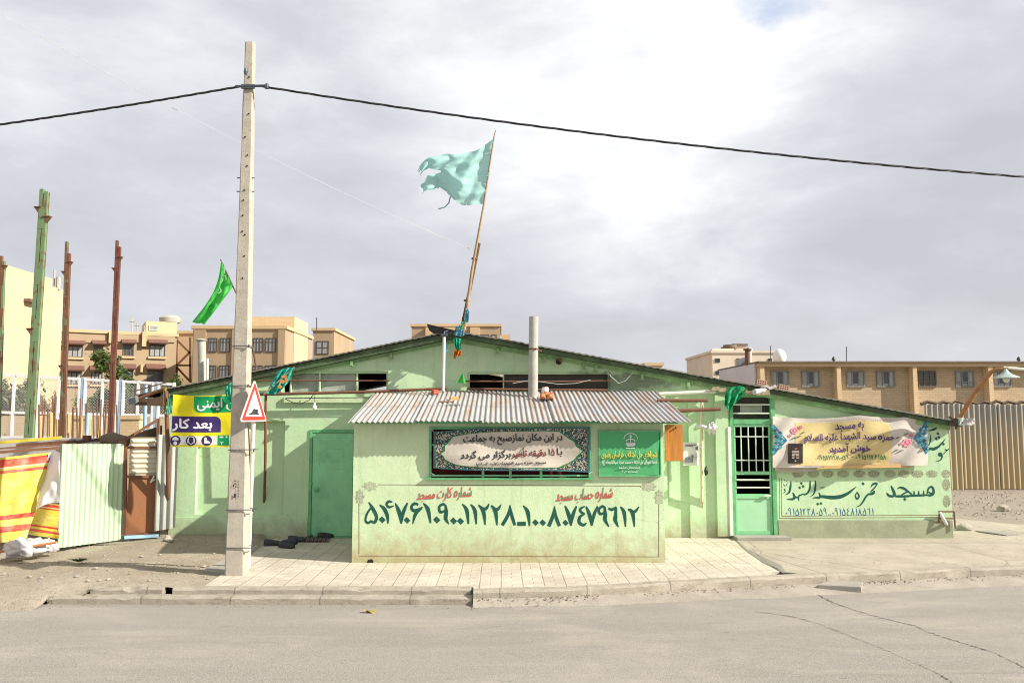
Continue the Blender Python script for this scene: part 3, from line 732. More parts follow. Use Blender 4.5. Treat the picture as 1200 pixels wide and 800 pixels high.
# left door
dl = MB(); x0, x1, z1 = hDL[0], hDL[1], hDL[3]
dl.box((x0+.055, W0-.005, .03), (x1-.055, W0+.04, z1-.06)); dleaf = dl.build('entrance_door', M['doorgreen'], mosque, bevel=.004)
b = MB(); b.box((x0, W0-.02, .0), (x0+.05, W0+.06, z1)); b.box((x1-.05, W0-.02, 0), (x1, W0+.06, z1)); b.box((x0+.05, W0-.02, z1-.055), (x1-.05, W0+.06, z1)); b.box((x0+.05, W0-.018, 0), (x1-.05, W0+.058, .028))
b.build('frame', M['framegreen'], dleaf, bevel=.004)
b = MB(); k = P(371,573,W0); b.lathe((k.x, W0-.006, k.z), [(.045,0),(.045,.012),(.02,.03),(.0,.032)], 14, axis=(0,-1,0)); b.build('handle', M['framegreen'], dleaf, smooth=True); b = MB(); k = P(366,566,W0); b.lathe((k.x, W0-.006, k.z), [(.014,0),(.014,.03),(0,.031)], 10, axis=(0,-1,0))
b.build('lock', M['framegreen'], dleaf, smooth=True)
b = MB(); dk_ = [(382,517,385,552),(396,517,399,552)]
for (sx, sy, ex, ey) in ((383,516,403,516),(383,549,404,549),(374,536,374,548)):
    for t in range(12):
        if rnd.random() < .35: continue
        px = sx+(ex-sx)*t/11; py = sy+(ey-sy)*t/11; p = P(px, py, W0-.006); b.box((p.x-.008, W0-.0085, p.z-.004), (p.x+.008, W0-.0055, p.z+.004))
for (sx, sy, ex, ey) in ((383,517,383,538),(403,526,403,549),(386,526,401,526)):
    for t in range(9):
        if rnd.random() < .3: continue
        px = sx+(ex-sx)*t/8; py = sy+(ey-sy)*t/8; p = P(px, py, W0-.006); b.box((p.x-.004, W0-.0085, p.z-.009), (p.x+.004, W0-.0055, p.z+.009))
b.build('scrape_marks', M['framegreen'], dleaf)
# right door: barred gate leaf with transom
x0, x1, zt = hDR[0], hDR[1], hDR[3]; zz = lambda py: P(587, py, W0).z; xx = lambda px: P(px, 540, W0).x
b = MB(); b.box((x0, W0-.03, .0), (x0+.06, W0+.06, zt)); b.box((x1-.075, W0-.03, 0), (x1, W0+.06, zt)); b.box((x0+.06, W0-.03, zt-.05), (x1-.075, W0+.06, zt)); b.box((x0+.06, W0-.028, zz(497)), (x1-.075, W0+.058, zz(491)))
gate = b.build('gate_frame', M['framegreen'], mosque, bevel=.005)
b = MB(); xi0, xi1 = x0+.065, x1-.08
b.box((xi0, W0-.01, zz(500)), (xi1, W0+.03, zz(497.3))); b.box((xi0, W0-.01, zz(556)), (xi1, W0+.03, zz(552))); b.box((xi0, W0-.01, zz(584)), (xi1, W0+.03, zz(578.5))); b.box((xi0, W0-.01, .03), (xi1, W0+.03, .12))
b.box((xi0, W0-.01, .12), (xi0+.035, W0+.03, zz(584))); b.box((xi1-.035, W0-.01, .12), (xi1, W0+.03, zz(584)))
b.box((xi0, W0-.008, zz(578.5)), (xi0+.03, W0+.028, zz(500))); b.box((xi1-.03, W0-.008, zz(578.5)), (xi1, W0+.028, zz(500)))
lf = b.build('gate_leaf', M['doorgreen'], mosque, bevel=.004)
b = MB(); b.box((xi0+.035, W0+.005, .12), (xi1-.035, W0+.02, zz(584))); b.build('lower_panel', M['doorlight'], lf)
b = MB()
for k in range(4): x = xi0 + (xi1-xi0)*(k+1)/5; b.tube([(x, W0+.0, zz(552)), (x, W0+.0, zz(500))], .0105, 8)
for py in (511.5, 539): b.tube([(xi0+.03, W0-.012, zz(py)), (xi1-.03, W0-.012, zz(py))], .010, 8)
for py in (562, 571): b.tube([(xi0+.03, W0-.008, zz(py)), (xi1-.03, W0-.008, zz(py))], .014, 8)
b.build('bars', M['paleiron'], lf, smooth=True)
b = MB(); p = P(899,580,W0); b.box((p.x-.06, W0-.05, p.z-.015), (p.x+.05, W0-.03, p.z+.012)); b.tube([(p.x+.01, W0-.03, p.z), (p.x+.01, W0-.005, p.z)], .012); b.build('handle', M['paleiron'], lf)
b = MB(); b.box((xi0, W0+.07, zz(491)), (xi1, W0+.09, zt-.05)); b.build('transom_panel', M['soot'], gate)
b = MB(); b.box((P(868,470,W0).x, W0+.055, zz(483)), (P(894,470,W0).x, W0+.065, zz(475))); b.build('glass_scrap', M['plastic'], gate)
b = MB()
for py in (474, 484): b.box((x0+.06, W0-.02, zz(py)-.012), (x1-.075, W0+.01, zz(py)+.012))
b.build('louvre', M['paleiron'], gate)
b = MB(); a = G(853,631); c = G(918,630); b.box((xx(856)-.02, 13.86, -.05), (xx(917), W0-.04, .055)); tag(b.build('door_step', M['slabgrey'], bevel=.012), 'low concrete slab step in front of the barred green gate', 'step')
# inside darkness: floor slab of the hall
b = MB(); b.box((xL+.23, W0+.23, -.05), (xR-.23, 24.9, -.01)); b.build('hall_floor', M['slabgrey'], mosque)
# painted writing on the right-hand wall
wf = wallfn(W0)
TL = lambda x, y: (905 + x/9.23, 550 + y/9.23)
b = MB(); s = lambda *p: stroke(b, p, wf, TL)
s((1140,150,10),(1112,148,26),(1085,162,20),(1066,190,8)); s((1136,152,14),(1112,190,14),(1085,218,16),(1062,243,10))
s((1104,222,8),(1094,250,32),(1066,264,26),(1040,266,20),(1010,298,20),(978,352,18),(945,388,13),(905,404,4)); dot(b, 983, 152, 19, wf, TL)
s((917,240,10),(938,285,20),(918,318,18),(900,285,14),(914,246,10)); 
s((910,186,6),(872,214,18),(818,256,30),(742,290,40),(662,300,42),(592,296,36),(540,290,30),(512,300,22))
s((503,245,8),(518,280,22),(508,302,24),(478,302,18),(438,304,8)); dot(b, 493, 371, 17, wf, TL); dot(b, 527, 366, 17, wf, TL)
s((520,190,8),(535,198,9),(545,190,7),(555,196,8),(565,188,6))
s((468,120,12),(466,190,20),(452,258,16),(414,290,6)); s((410,120,12),(408,190,20),(390,242,18),(356,268,18),(330,262,12))
s((332,258,10),(312,274,16),(292,280,16),(284,308,16),(288,338,8)); s((292,290,8),(262,300,18),(238,278,14))
s((222,246,10),(242,296,28),(222,318,24),(190,318,18),(155,322,6)); dot(b, 315, 148, 16, wf, TL); dot(b, 334, 180, 17, wf, TL); dot(b, 297, 195, 17, wf, TL)
s((203,116,8),(197,186,22),(182,246,20),(142,272,6)); s((146,205,6),(128,212,9),(142,232,9),(122,254,7)); s((122,152,5),(134,172,7),(150,170,6),(164,140,5)); dot(b,132,116,7,wf,TL); dot(b,158,122,7,wf,TL)
b.build('wall_lettering', M.setdefault('tealpaint', paints('teal_paint', (.013, .082, .058), wear=.2)), mosque)
TM = lambda x, y: (1000 + x/9.23, 540 + y/9.23); s = lambda *p: stroke(b, p, wf, TM); b = MB()
s((800,352,14),(812,300,20),(846,276,22),(868,312,26),(862,356,26),(830,370,24),(800,366,20),(770,366,18)); s((812,330,14),(840,350,20),(862,340,16)); s((775,368,22),(700,371,24),(640,373,24))
for tx in (757, 704, 654): s((tx+2,318,6),(tx+4,345,18),(tx-2,372,16))
s((645,373,22),(560,380,26),(490,380,26),(452,378,22)); s((478,300,8),(505,284,20),(548,296,28),(590,326,22),(622,350,18),(640,372,16)); s((590,330,14),(556,346,18),(520,366,12)); dot(b, 557, 412, 19, wf, TM)
s((408,262,8),(424,300,26),(444,348,30),(436,376,26),(400,378,26),(374,362,22),(362,340,6)); b.build('wall_lettering', M['tealpaint'], mosque); b = MB()
TV = lambda x, y: (1060 + x/11.43, 480 + y/11.43); s = lambda *p: stroke(b, p, wf, TV)
s((478,186,8),(455,215,14),(425,246,22),(380,266,26),(310,282,6)); s((348,336,8),(348,400,20),(336,450,16),(312,486,6))
for q in ((448,318),(425,385),(460,368)): dot(b, *q, 22, wf, TV)
s((548,388,6),(505,440,18),(455,492,32),(395,522,42),(345,520,34),(318,548,10)); dot(b, 520, 456, 22, wf, TV)
s((598,518,8),(572,540,18),(548,530,14),(560,552,10),(522,590,14)); blob(b, 1060+478/11.43, 480+597/11.43, 2.6, 2.6, wf)
s((500,590,22),(502,640,20),(470,678,14),(414,692,4))
b.build('wall_lettering', M['tealpaint'], mosque)
b = MB(); numerals(b, '۰۹۱۵۱۲۳۸۰۵۹_۰۹۱۵٤۸۱۸۵٦۱', (920, 594.8, 1024.5, 603.6), wf, .85); b.build('phone_numbers', M.setdefault('bluepaint', paints('blue_wall_paint', (.06,.12,.24), wear=.4)), mosque)
b = MB()
def vline(px, y0, y1, w=.6): rect(b, px-w/2, y0, px+w/2, y1, wf, .001)
def hline(x0, x1, y, w=.6, dy=0): b.grid(lambda u, v: wf(x0+(x1-x0)*u, y+dy*u+w*(v-.5), .001), 1, 1)
vline(913.3, 559, 606.5); vline(915.8, 560, 604); hline(915.8, 1101, 604.4, .7, -5.5+4.2); hline(913.3, 1100, 606.9, .7, -1.2)
b.build('painted_border', M.setdefault('brownpaint', paints('brown_line_paint', (.16,.10,.07), wear=.4)), mosque)
for (x, y, rx, ry) in [(x, 555, 7, 4.3) for x in (935,953,970,988,1007,1024,1043,1059,1075,1092)] + [(1108.5,555,5,4.8),(1109,567.5,4.6,6.8),(1109.5,587,4.6,7)]:
    b = MB(); blob(b, x, y, rx, ry, wf, 0, 48, .09, 12); b.build('rosette', M.setdefault('stencilr', stencil('brown_stencil', (.15,.105,.085), (.40,.50,.31))), mosque)
# junction box iron at the corner foot, drain
b = MB(); 
for q in (((1100,599),(1118,599)),((1118,599),(1119.5,619)),((1101,599),(1100,612)),((1101,607),(1119,607))):
    b.tube([P(*q[0], W0-.07), P(*q[1], W0-.07)], .014, 8)
b.build('corner_bracket', M['rust'], mosque)
b = MB(); b.tube([P(1101,600,W0-.06), P(1108,612,W0-.12), G(1115,623,.03)], .028, 12); tag(b.build('drain_pipe', M['whitepipe'], smooth=True), 'short slanting white drain pipe at the foot of the green wall corner', 'pipe')

# ================================================================== FRONT ANNEX
annex = thing('front_annex', 'boxy pale green street-front room with a corrugated awning roof', 'kiosk', (0, FA, 0))
af = wallfn(FA); ax0 = P(413.5,580,FA).x; ax1 = P(778.5,580,FA).x
hW = hole(503,500,692,559.5,FA); za = lambda y: 1.985 + (y-11.6)*.196
b = MB(); wall_cells(b, ax0, ax1, lambda x: za(FA)-.02, [hW], FA, .16, z0=-.05); b.build('front_wall', M['annex'], annex)
for x in (ax0, ax1-.15):
    b = MB(); b.hexa([(x,FA+.16,-.05),(x+.15,FA+.16,-.05),(x+.15,W0-.002,-.05),(x,W0-.002,-.05),(x,FA+.16,za(FA+.16)-.03),(x+.15,FA+.16,za(FA+.16)-.03),(x+.15,W0-.002,za(W0)-.03),(x,W0-.002,za(W0)-.03)]); b.build('side_wall', M['annex'], annex)
sx = [P(410,495,11.6).x, -1.19, -.28, .78, 1.38, P(808,496,11.6).x]
for k in range(5):
    a, c = sx[k]-.03, sx[k+1]+.03; n = int((c-a)/.0095); dzz = .013*(k % 2); y0 = 11.60 + .015*rnd.uniform(-1, 1)
    b = MB(); b.grid(lambda u, v: ((lambda x, y: (x, y, za(y)+dzz+.0105*math.sin(2*math.pi*x/.076)+.012*noise.noise(Vector((x*1.5, y*1.2, k)))))(a+(c-a)*u , y0+(W0-.02-y0)*v)), n, 10)
    b.build('awning_sheet', M['awning'], annex, smooth='all')
b = MB(); b.box((ax0+.02, 11.79, za(11.79)-.06), (ax1+.2, 11.83, za(11.79)-.02)); b.box((ax0+.02, 12.9, za(12.9)-.075), (ax1-.02, 12.96, za(12.9)-.02)); b.build('purlin', M['framegreen'], annex)
x0, x1, z0, z1 = hW
b = MB(); f = .035
b.box((x0, FA-.025, z1-f), (x1, FA+.05, z1)); b.box((x0, FA-.02, z0), (x0+f, FA+.05, z1-f)); b.box((x1-f, FA-.04, z0), (x1, FA+.05, z1-f)); b.box((x0-.05, FA-.05, z0-.025), (x1+.02, FA+.05, z0))
wnd = b.build('window', M['framegreen'], annex, bevel=.004)
b = MB()
for px in (566, 598, 634): x = P(px, 540, FA).x; b.box((x-.018, FA+.0, z0), (x+.018, FA+.04, z1-f))
for py in (521, 557): b.box((x0+f, FA+.002, P(587,py,FA).z-.012), (x1-f, FA+.038, P(587,py,FA).z+.012))
b.build('window_bars', M['doorgreen'], wnd)
b = MB(); b.grid(lambda u, v: (x0+(x1-x0)*u, FA+.10+.015*math.sin(u*60), z0+(z1-z0)*v), 120, 1); b.build('curtain', M['redcurtain'], wnd, smooth='all')
# writing on the annex
T1 = lambda x, y: (415 + x/6.316, 560 + y/6.316); T2 = lambda x, y: (595 + x/6.316, 560 + y/6.316)
b = MB()
def d1(T, *ss):
    for p in ss: stroke(b, p, af, T)
d1(T1, ((108,176,8),(140,228,26),(166,285,24),(152,326,22),(124,318,16)), ((128,312,12),(104,330,20),(84,312,16),(96,262,16),(134,205,12)))          # 5
dot(b, 208, 307, 26, af, T1)
d1(T1, ((188,198,10),(222,226,28),(246,280,26),(250,336,10)), ((284,178,10),(258,172,20),(240,192,18),(258,214,18),(294,204,8)))                          # 4
d1(T1, ((304,184,10),(334,252,32),(349,336,12)), ((396,182,12),(366,248,26),(349,336,12)))                                                                # 7
dot(b, 392, 311, 25, af, T1)
d1(T1, ((476,196,16),(446,188,22),(424,214,20),(446,240,24),(508,214,10)), ((500,222,16),(456,262,26),(434,338,8)))                                        # 6
d1(T1, ((512,184,8),(546,230,30),(566,332,12))); dot(b, 612, 308, 27, af, T1)
d1(T1, ((684,214,14),(660,192,20),(630,212,20),(638,250,22),(676,240,16)), ((676,196,14),(682,250,28),(678,300,28),(702,340,8)))                          # 9
dot(b, 736, 316, 27, af, T1); dot(b, 788, 318, 27, af, T1)
d1(T1, ((800,190,8),(834,238,28),(846,338,14)), ((862,192,8),(894,240,28),(904,340,12)))
d1(T1, ((920,198,10),(956,242,30),(970,346,10)), ((936,218,16),(974,226,24),(1000,188,8)), ((1014,200,10),(1046,245,30),(1058,348,10)), ((1028,222,16),(1062,230,24),(1088,194,8)))
d1(T1, ((1154,196,6),(1140,270,24),(1096,348,26)), ((1154,196,6),(1166,270,24),(1190,348,22)))
d1(T2, ((70,338,30),(134,336,32)))
d1(T2, ((114,202,8),(148,250,30),(162,354,12))); dot(b, 206, 328, 25, af, T2); dot(b, 260, 329, 25, af, T2)
d1(T2, ((347,206,6),(334,280,24),(304,356,26)), ((347,206,6),(356,280,24),(384,354,24))); dot(b, 428, 330, 24, af, T2)
d1(T2, ((424,204,12),(452,272,30),(468,352,12)), ((510,206,12),(484,268,26),(468,352,12)))
d1(T2, ((572,208,8),(540,224,20),(540,246,20),(570,266,16)), ((570,262,12),(534,288,22),(530,328,24),(560,346,22),(584,330,8)))                          # Arabic 4
d1(T2, ((580,208,12),(606,272,28),(622,352,12)), ((666,206,12),(640,268,24),(622,352,12)))
d1(T2, ((724,226,14),(702,208,20),(674,232,20),(686,264,20),(722,252,14)), ((718,210,14),(722,270,28),(722,310,26),(750,360,8)))
d1(T2, ((744,222,14),(770,232,22),(806,216,22)), ((802,212,14),(798,280,28),(796,310,30),(818,360,10)))                                                  # Arabic 6
d1(T2, ((834,210,10),(862,255,28),(872,360,10)), ((890,228,12),(924,256,30),(938,360,10)), ((906,242,14),(940,248,22),(972,210,8)))
b.build('account_numbers', M['tealpaint'], annex)
b = MB(); write(b, 'شماره کارت مسجد', (489, 573, 553, 589), af, .006, shear=.25, tilt=-4); b.build('red_lettering', M.setdefault('redpaint', paints('red_wall_paint', (.50, .09, .07), wear=.35)), annex); b = MB(); write(b, 'شماره حساب مسجد', (652, 574, 718, 591), af, .006, shear=.25, tilt=-4)
b.build('red_lettering', M.setdefault('redpaint', paints('red_wall_paint', (.50, .09, .07), wear=.35)), annex)
b = MB()
b.grid(lambda u, v: af(443+311*u, 567.6+1.6*u+.75*(v-.5), .001), 1, 1); b.grid(lambda u, v: af(420.6+.8*(v-.5), 590+59*u, .001), 1, 1); b.grid(lambda u, v: af(772+.8*(v-.5), 591+61*u, .001), 1, 1); b.grid(lambda u, v: af(421+351*u, 651+1*u+.7*(v-.5), .001), 1, 1)
b.build('painted_border', M['brownpaint'], annex)
for (x, y, rx, ry) in ((433.5,569.5,8.5,5),(421.5,582,5,8.5),(760,570,8.5,5),(772.5,582.5,5,8.5)):
    b = MB(); blob(b, x, y, rx, ry, af, 0, 56, .16, 8); b.build('rosette', M.setdefault('stencila', stencil('grey_brown_stencil', (.19,.15,.13), (.48,.58,.37))), annex)
b = MB(); p = G(437.5,654.6); b.patch([(p.x-.045, .0),(p.x+.045,.0),(p.x+.05,.03),(p.x+.02,.055),(p.x-.03,.04)], lambda x, z: (x, FA-.004, z), 1); b.build('drain_hole', M['black'], annex)
# ================================================================== PIPES, VENTS AND THINGS ON THE MOSQUE
def pipe(name, label, cat, pts, r, mat, n=10, group=None):
    b = MB(); b.tube(pts, r, n); return tag(b.build(name, mat, smooth=True), label, cat, group)
pipe('rail_pipe', 'thin grey pipe crossing the left gable window, the upper of two', 'pipe', [P(303,446,14.1), P(456,446,14.1)], .013, M['rustpipe'])
pipe('rail_pipe', 'thick rusty pipe running from the left gable window to the awning ridge', 'pipe', [P(305,462,14.02), P(430,459,14.02), P(524,455,14.0)], .026, M['rust'])
pipe('rail_pipe', 'thin rusty pipe crossing the right gable window, the upper of two', 'pipe', [P(545,446.5,14.1), P(640,447,14.1), P(716,446,14.1)], .014, M['rustpipe'])
pipe('rail_pipe', 'thick dark pipe along the sill of the right gable window', 'pipe', [P(547,455.5,14.08), P(712,457,14.08)], .020, M['rust'])
pipe('wall_pipe', 'cream painted pipe running level to the green cloth by the barred gate', 'pipe', [P(772,461.5,14.08), P(838,458.5,14.08)], .032, M['whitepipe'])
pipe('steel_bar', 'upper and shorter brown steel bar jutting out right of the awning', 'bar', [P(770,469,13.2), P(829,469,13.2)], .03, M['rust'])
pipe('steel_bar', 'lower brown steel bar jutting out right of the awning', 'bar', [P(786,481.5,13.0), P(844,479,13.0)], .032, M['rust'])
b = MB(); b.tube([P(822,470,14.05), P(822.5,560,14.05), G(822,628)], [.028,.026,.022], 10); tag(b.build('down_pipe', rusty('flaky_cream_pipe', (.60,.58,.40), .35), smooth=True), 'flaking cream vertical pipe right of the annex with foil bundle on it', 'pipe')
b = MB(); c = P(834,502,13.95); b.grid(lambda u, v: c + Vector((math.cos(u*6.2832)*math.sin(v*3.1416), math.sin(u*6.2832)*math.sin(v*3.1416), math.cos(v*3.1416))) * (.095 + .03*noise.noise(Vector((math.cos(u*6.28)*2.2, math.sin(u*6.28)*2.2, v*5)))), 26, 16)
b.tube([P(816,500,13.95), P(822,499,13.92), P(830,502,13.93)], [.04,.035,.05], 9); tag(b.build('foil_bundle', M['foil']), 'crumpled silver foil wrapped round the cream vertical pipe', 'foil')
b = MB(); p = P(827.5,551,13.98); b.grid(lambda u, v: p + Vector((.04*math.cos(u*6.28)*(.3+math.sin(v*3.14)*.6), .03*math.sin(u*6.28)*(.3+math.sin(v*3.14)), .06-.14*v + .03*noise.noise(Vector((u*4,v*4,0))))), 12, 10); tag(b.build('black_rag', M['shoeblack']), 'small black rag knotted on the cream vertical pipe', 'rag')
pipe('stand_pipe', 'white upright pipe from awning to gable peak', 'pipe', [P(519.5,458,13.7), P(520.5,395,13.7)], .026, M['whitepipe'])
b = MB(); b.tube([P(517,393,13.72), P(524,392,13.7)], .03, 8); b.tube([P(520.5,396,13.7), P(520.5,389,13.72), P(526,387,13.75)], .018, 8); tag(b.build('pipe_clamp', M['wire']), 'grey clamp on top of the white upright pipe', 'clamp')
# chimneys
v = thing('vent_pipe', 'tall grey asbestos vent pipe rising through the awning', 'chimney', P(625,466,13.7))
b = MB(); p0 = P(624.5,467,13.7); p1 = P(625.5,371,13.7); b.tube([p0, p0.lerp(p1,.5), p1], [.082,.079,.078], 20, cap=False); b.tube([p1+Vector((0,0,-.0005)), p0], [.06,.06], 20, cap=False)
b.lathe(p1, [(.078,-.001),(.06,-.0012)], 20); b.build('shaft', M['asbestos'], v, smooth=True)
b = MB(); q = P(625.3,409,13.7); b.lathe(q, [(.083,-.014),(.085,0),(.083,.014)], 20); b.bar(q+Vector((.03,-.1,0)), q+Vector((.14,.2,-.02)), .02); b.build('collar', M['rustred'], v)
v = thing('vent_pipe', 'mottled whitish vent pipe with a cap at the left end of the roof', 'chimney', P(237,462,14.6))
b = MB(); b.tube([P(237.5,462,14.6), P(236.2,400,14.6)], [.075,.07], 16); b.build('shaft', M['asbestos'], v, smooth=True)
b = MB(); b.lathe(P(236,399,14.6), [(.05,-.03),(.10,0),(.105,.012),(.04,.035),(0,.04)], 16); b.build('cap', M['asbestos'], v, smooth=True)
pipe('thin_vent', 'thin white pipe beside the mottled vent pipe', 'pipe', [P(242.8,455,14.5), P(243,420,14.5)], .02, M['white'])
# clay vent fitting and rubbish on the awning
v = thing('clay_vent', 'orange clay pipe fitting lying on the awning beside the tall vent pipe', 'pipe fitting', P(640,468,13.3))
b = MB(); c0 = P(640,468,13.3)
for sx in (-1, 1): b.tube([c0+Vector((sx*.06,-.10,-.0)), c0+Vector((sx*.055,.02,.05)), c0+Vector((sx*.03,.12,.09))], [.05,.05,.045], 12)
b.tube([c0+Vector((0,.06,.06)), c0+Vector((-.01,.10,.2))], [.055,.045], 12); b.hexa([c0+Vector(q) for q in ((.05,-.1,-.02),(.13,-.06,-.02),(.13,.04,.02),(.05,.04,.02),(.05,-.1,.07),(.11,-.06,.1),(.11,.04,.12),(.05,.04,.1))])
b.build('body', M['clay'], v, smooth=True)
b = MB()
for sx in (-1, 1): b.tube([c0+Vector((sx*.06,-.102,-.0)), c0+Vector((sx*.06,-.104,-.0))], .038, 12)
b.build('bore', M['black'], v)
b = MB(); b.lathe(c0+Vector((-.01,.085,.15)), [(.056,-.04),(.058,0),(.054,.05)], 12); b.build('white_wrap', M['white'], v)
def rubble(name, label, cat, px, py, Y, dims, mat, rot):
    b = MB(); c = P(px, py, Y); m = Matrix.Rotation(rot, 3, 'Z') @ Matrix.Rotation(.15, 3, 'X'); x, y, z = dims
    b.hexa([c + m @ Vector(q) for q in ((-x,-y,-z),(x,-y,-z*.8),(x*.9,y,-z),(-x,y,-z),(-x,-y*.9,z),(x,-y,z),(x,y,z*.9),(-x*.9,y,z))]); return tag(b.build(name, mat, bevel=.006), label, cat)
rubble('brick_piece', 'brown half brick lying on the awning', 'brick', 532, 467, 13.3, (.07,.05,.035), M['plank'], .3)
rubble('red_scrap', 'small red scrap lying at the top of the awning', 'rubbish', 510, 459, 13.85, (.06,.04,.035), simple('red_scrap', (.5,.1,.06)), .7)
rubble('wood_scrap', 'thin grey lath lying flat on the awning', 'wood', 523, 471, 13.05, (.13,.03,.015), M['rustpipe'], .2)
rubble('wood_scrap', 'dark splintered board lying low on the awning', 'wood', 531, 474.5, 12.8, (.11,.03,.018), M['slabgrey'], -.1)
def hollow(px, py, Y, label, rot):
    b = MB(); c = P(px, py, Y); L, D, h = .088, .05, .042
    m = Matrix.Rotation(rot, 3, 'Y')
    def bx(a, d): 
        p = [(a[0],a[1],a[2]),(d[0],a[1],a[2]),(d[0],d[1],a[2]),(a[0],d[1],a[2]),(a[0],a[1],d[2]),(d[0],a[1],d[2]),(d[0],d[1],d[2]),(a[0],d[1],d[2])]
        b.hexa([c + m @ Vector(q) for q in p])
    for k in range(3): z = -h + k*(h-.008); bx((-L,-D,z),(L,D,z+.016))
    for k in range(5): x = -L + k*(2*L-.016)/4; bx((x,-D+.002,-h+.002),(x+.016,D-.002,h-.002))
    bx((-L+.003,-.01,-h+.003),(L-.003,.01,h-.003)); return tag(b.build('hollow_brick', M['brick']), label, 'brick')
hollow(892, 448, 14.3, 'hollow red brick on the roof edge above the barred gate', .15); hollow(918, 454, 14.3, 'hollow red brick on the roof edge right of the white roll', .2)
b = MB(); b.tube([P(884,459,13.9), P(905,456,14.2)], [.045,.05], 12); b.grid(lambda u, v: P(896+14*u, 452+3*v, 14.0)+Vector((0,.0,.02*math.sin(u*9))), 12, 3)
tag(b.build('plastic_roll', M['bag'], smooth=True), 'white plastic roll lodged under the eave above the barred gate', 'plastic roll')
b = MB(); p = P(868,457,13.95)
for k in range(7): a = P(838+k*10+rnd.uniform(-3,3), 455+k*1.2+rnd.uniform(-2,2), 14.0); b.hexa([a+Vector(q) for q in ((-.08,-.06,-.03),(.07,-.07,-.03),(.08,.06,-.02),(-.07,.05,-.03),(-.06,-.05,.03),(.06,-.06,.04),(.06,.05,.03),(-.06,.04,.03))])
tag(b.build('eave_rubble', simple('mud_rubble', (.32,.26,.17), .9, .3, 12, bump=.8)), 'crumbling mud and cloth packed under the eave above the barred gate', 'rubble')
b = MB(); p = P(654.5,424,14.12); b.tube([p+Vector((.02,.09,.02)), p+Vector((0,-.05,0))], .055, 14); b.tube([p+Vector((0,-.051,0)), p+Vector((0,-.053,0))], .045, 14, 1); tag(b.build('eave_vent', [M['rust'], M['black']]), 'short rusty flue stub under the right eave', 'flue')
b = MB(); q = [(500,379.5),(537,388),(523,392),(508,391),(503,387)]; b.prism([P(x, y, 13.7+.02*i) for i, (x, y) in enumerate(q)], (0,.012,.004)); tag(b.build('tar_paper_flap', simple('tar_paper', (.03,.03,.032), .8)), 'black tar paper flap sticking up at the gable peak', 'flap')
# hanging bulb and loops of cable on the left wall
v = thing('hanging_bulb', 'bare white bulb hanging on a wire above the left green door', 'lamp', P(368.5,478,14.0))
b = MB(); b.tube([P(369,459,14.0), P(368.5,471,14.0)], .004, 6); b.build('flex', M['cable'], v)
b = MB(); c = P(368.5,476.5,14.0); b.lathe(c, [(0,-.05),(.03,-.045),(.042,-.015),(.036,.012),(.018,.04),(.016,.075),(0,.076)], 14); b.build('bulb', M['paper'], v, smooth=True)
def loop(label, pts, Y, r=.007, m='cable'): return pipe('loose_cable', label, 'cable', [P(x, y, Y) for x, y in pts], r, M[m], 6)
loop('black cable loop sagging below the left gable window', [(334,467),(342,471),(352,473),(362,469),(368,461),(371,456)], 14.05)
loop('pale cable sagging from the right eave over the wall', [(709,431),(716,441),(725,449),(733,446),(742,436)], 14.06, .006, 'thinwire')
loop('pale cable drooping across the right gable window', [(601,449),(618,446),(632,447),(655,450),(675,449),(692,445)], 14.03, .006, 'thinwire')
loop('black cable running level along the left wall top', [(335,466.5),(380,466),(432,465.6)], 14.03, .008)
# rusty post by the left wall
p = P(311.5,461,13.9); b = MB(); b.tube([p, P(311,540,13.92), G(308.5,624,.03)], .023, 10); tag(b.build('rusty_post', M['rust'], smooth=True), 'thin rusty upright post in front of the left wall panel', 'post')
# orange wooden board, paper poster on the recessed strip right of the annex
b = MB(); p = P(778.5,497.5,11.98); q = P(800,540,11.98); b.box((p.x, 11.95, q.z), (q.x, 11.975, p.z)); bd = b.build('wooden_board', M['orangewood'], bevel=.003); tag(bd, 'varnished orange wooden board hanging under the right end of the awning', 'board')
b = MB(); p = P(792,501,11.94); b.lathe(p, [(.016,0),(.012,.02),(0,.022)], 10, axis=(0,-1,0)); b.build('hook', M['wire'], bd)
pf = lambda px, py, l=0.0: P(px, py, 14.12 - l)
po = MB(); po.grid(lambda u, v: P(800.5+18.5*u, 518+27*v, 14.10+.012*noise.noise(Vector((u*3,v*3,0)))), 8, 8); poster = tag(po.build('poster', M['paper']), 'white paper notice with grey print on the wall right of the annex', 'poster')
b = MB(); pg = lambda px, py, l=0.0: P(px, py, 14.08 - l)
for (x0,y0,x1,y1) in ((803,520.6,816,521.4),(803,522.3,812,522.9)): rect(b, x0,y0,x1,y1, pg)
b.build('print', M['ink'], poster)
b = MB()
b.patch([(802,541.5),(803,536),(806,535),(808,538),(811,532),(813,534),(812,538),(812,541.5)], lambda x, y: pg(x, y), 1); b.patch([(815,524),(818,522),(817.5,528),(815,526.5)], lambda x, y: pg(x, y), 1)
for y in (532,535,538): rect(b, 814, y, 816.5, y+.7, pg)
b.build('grey_picture', simple('grey_print', (.16,.16,.17)), poster)

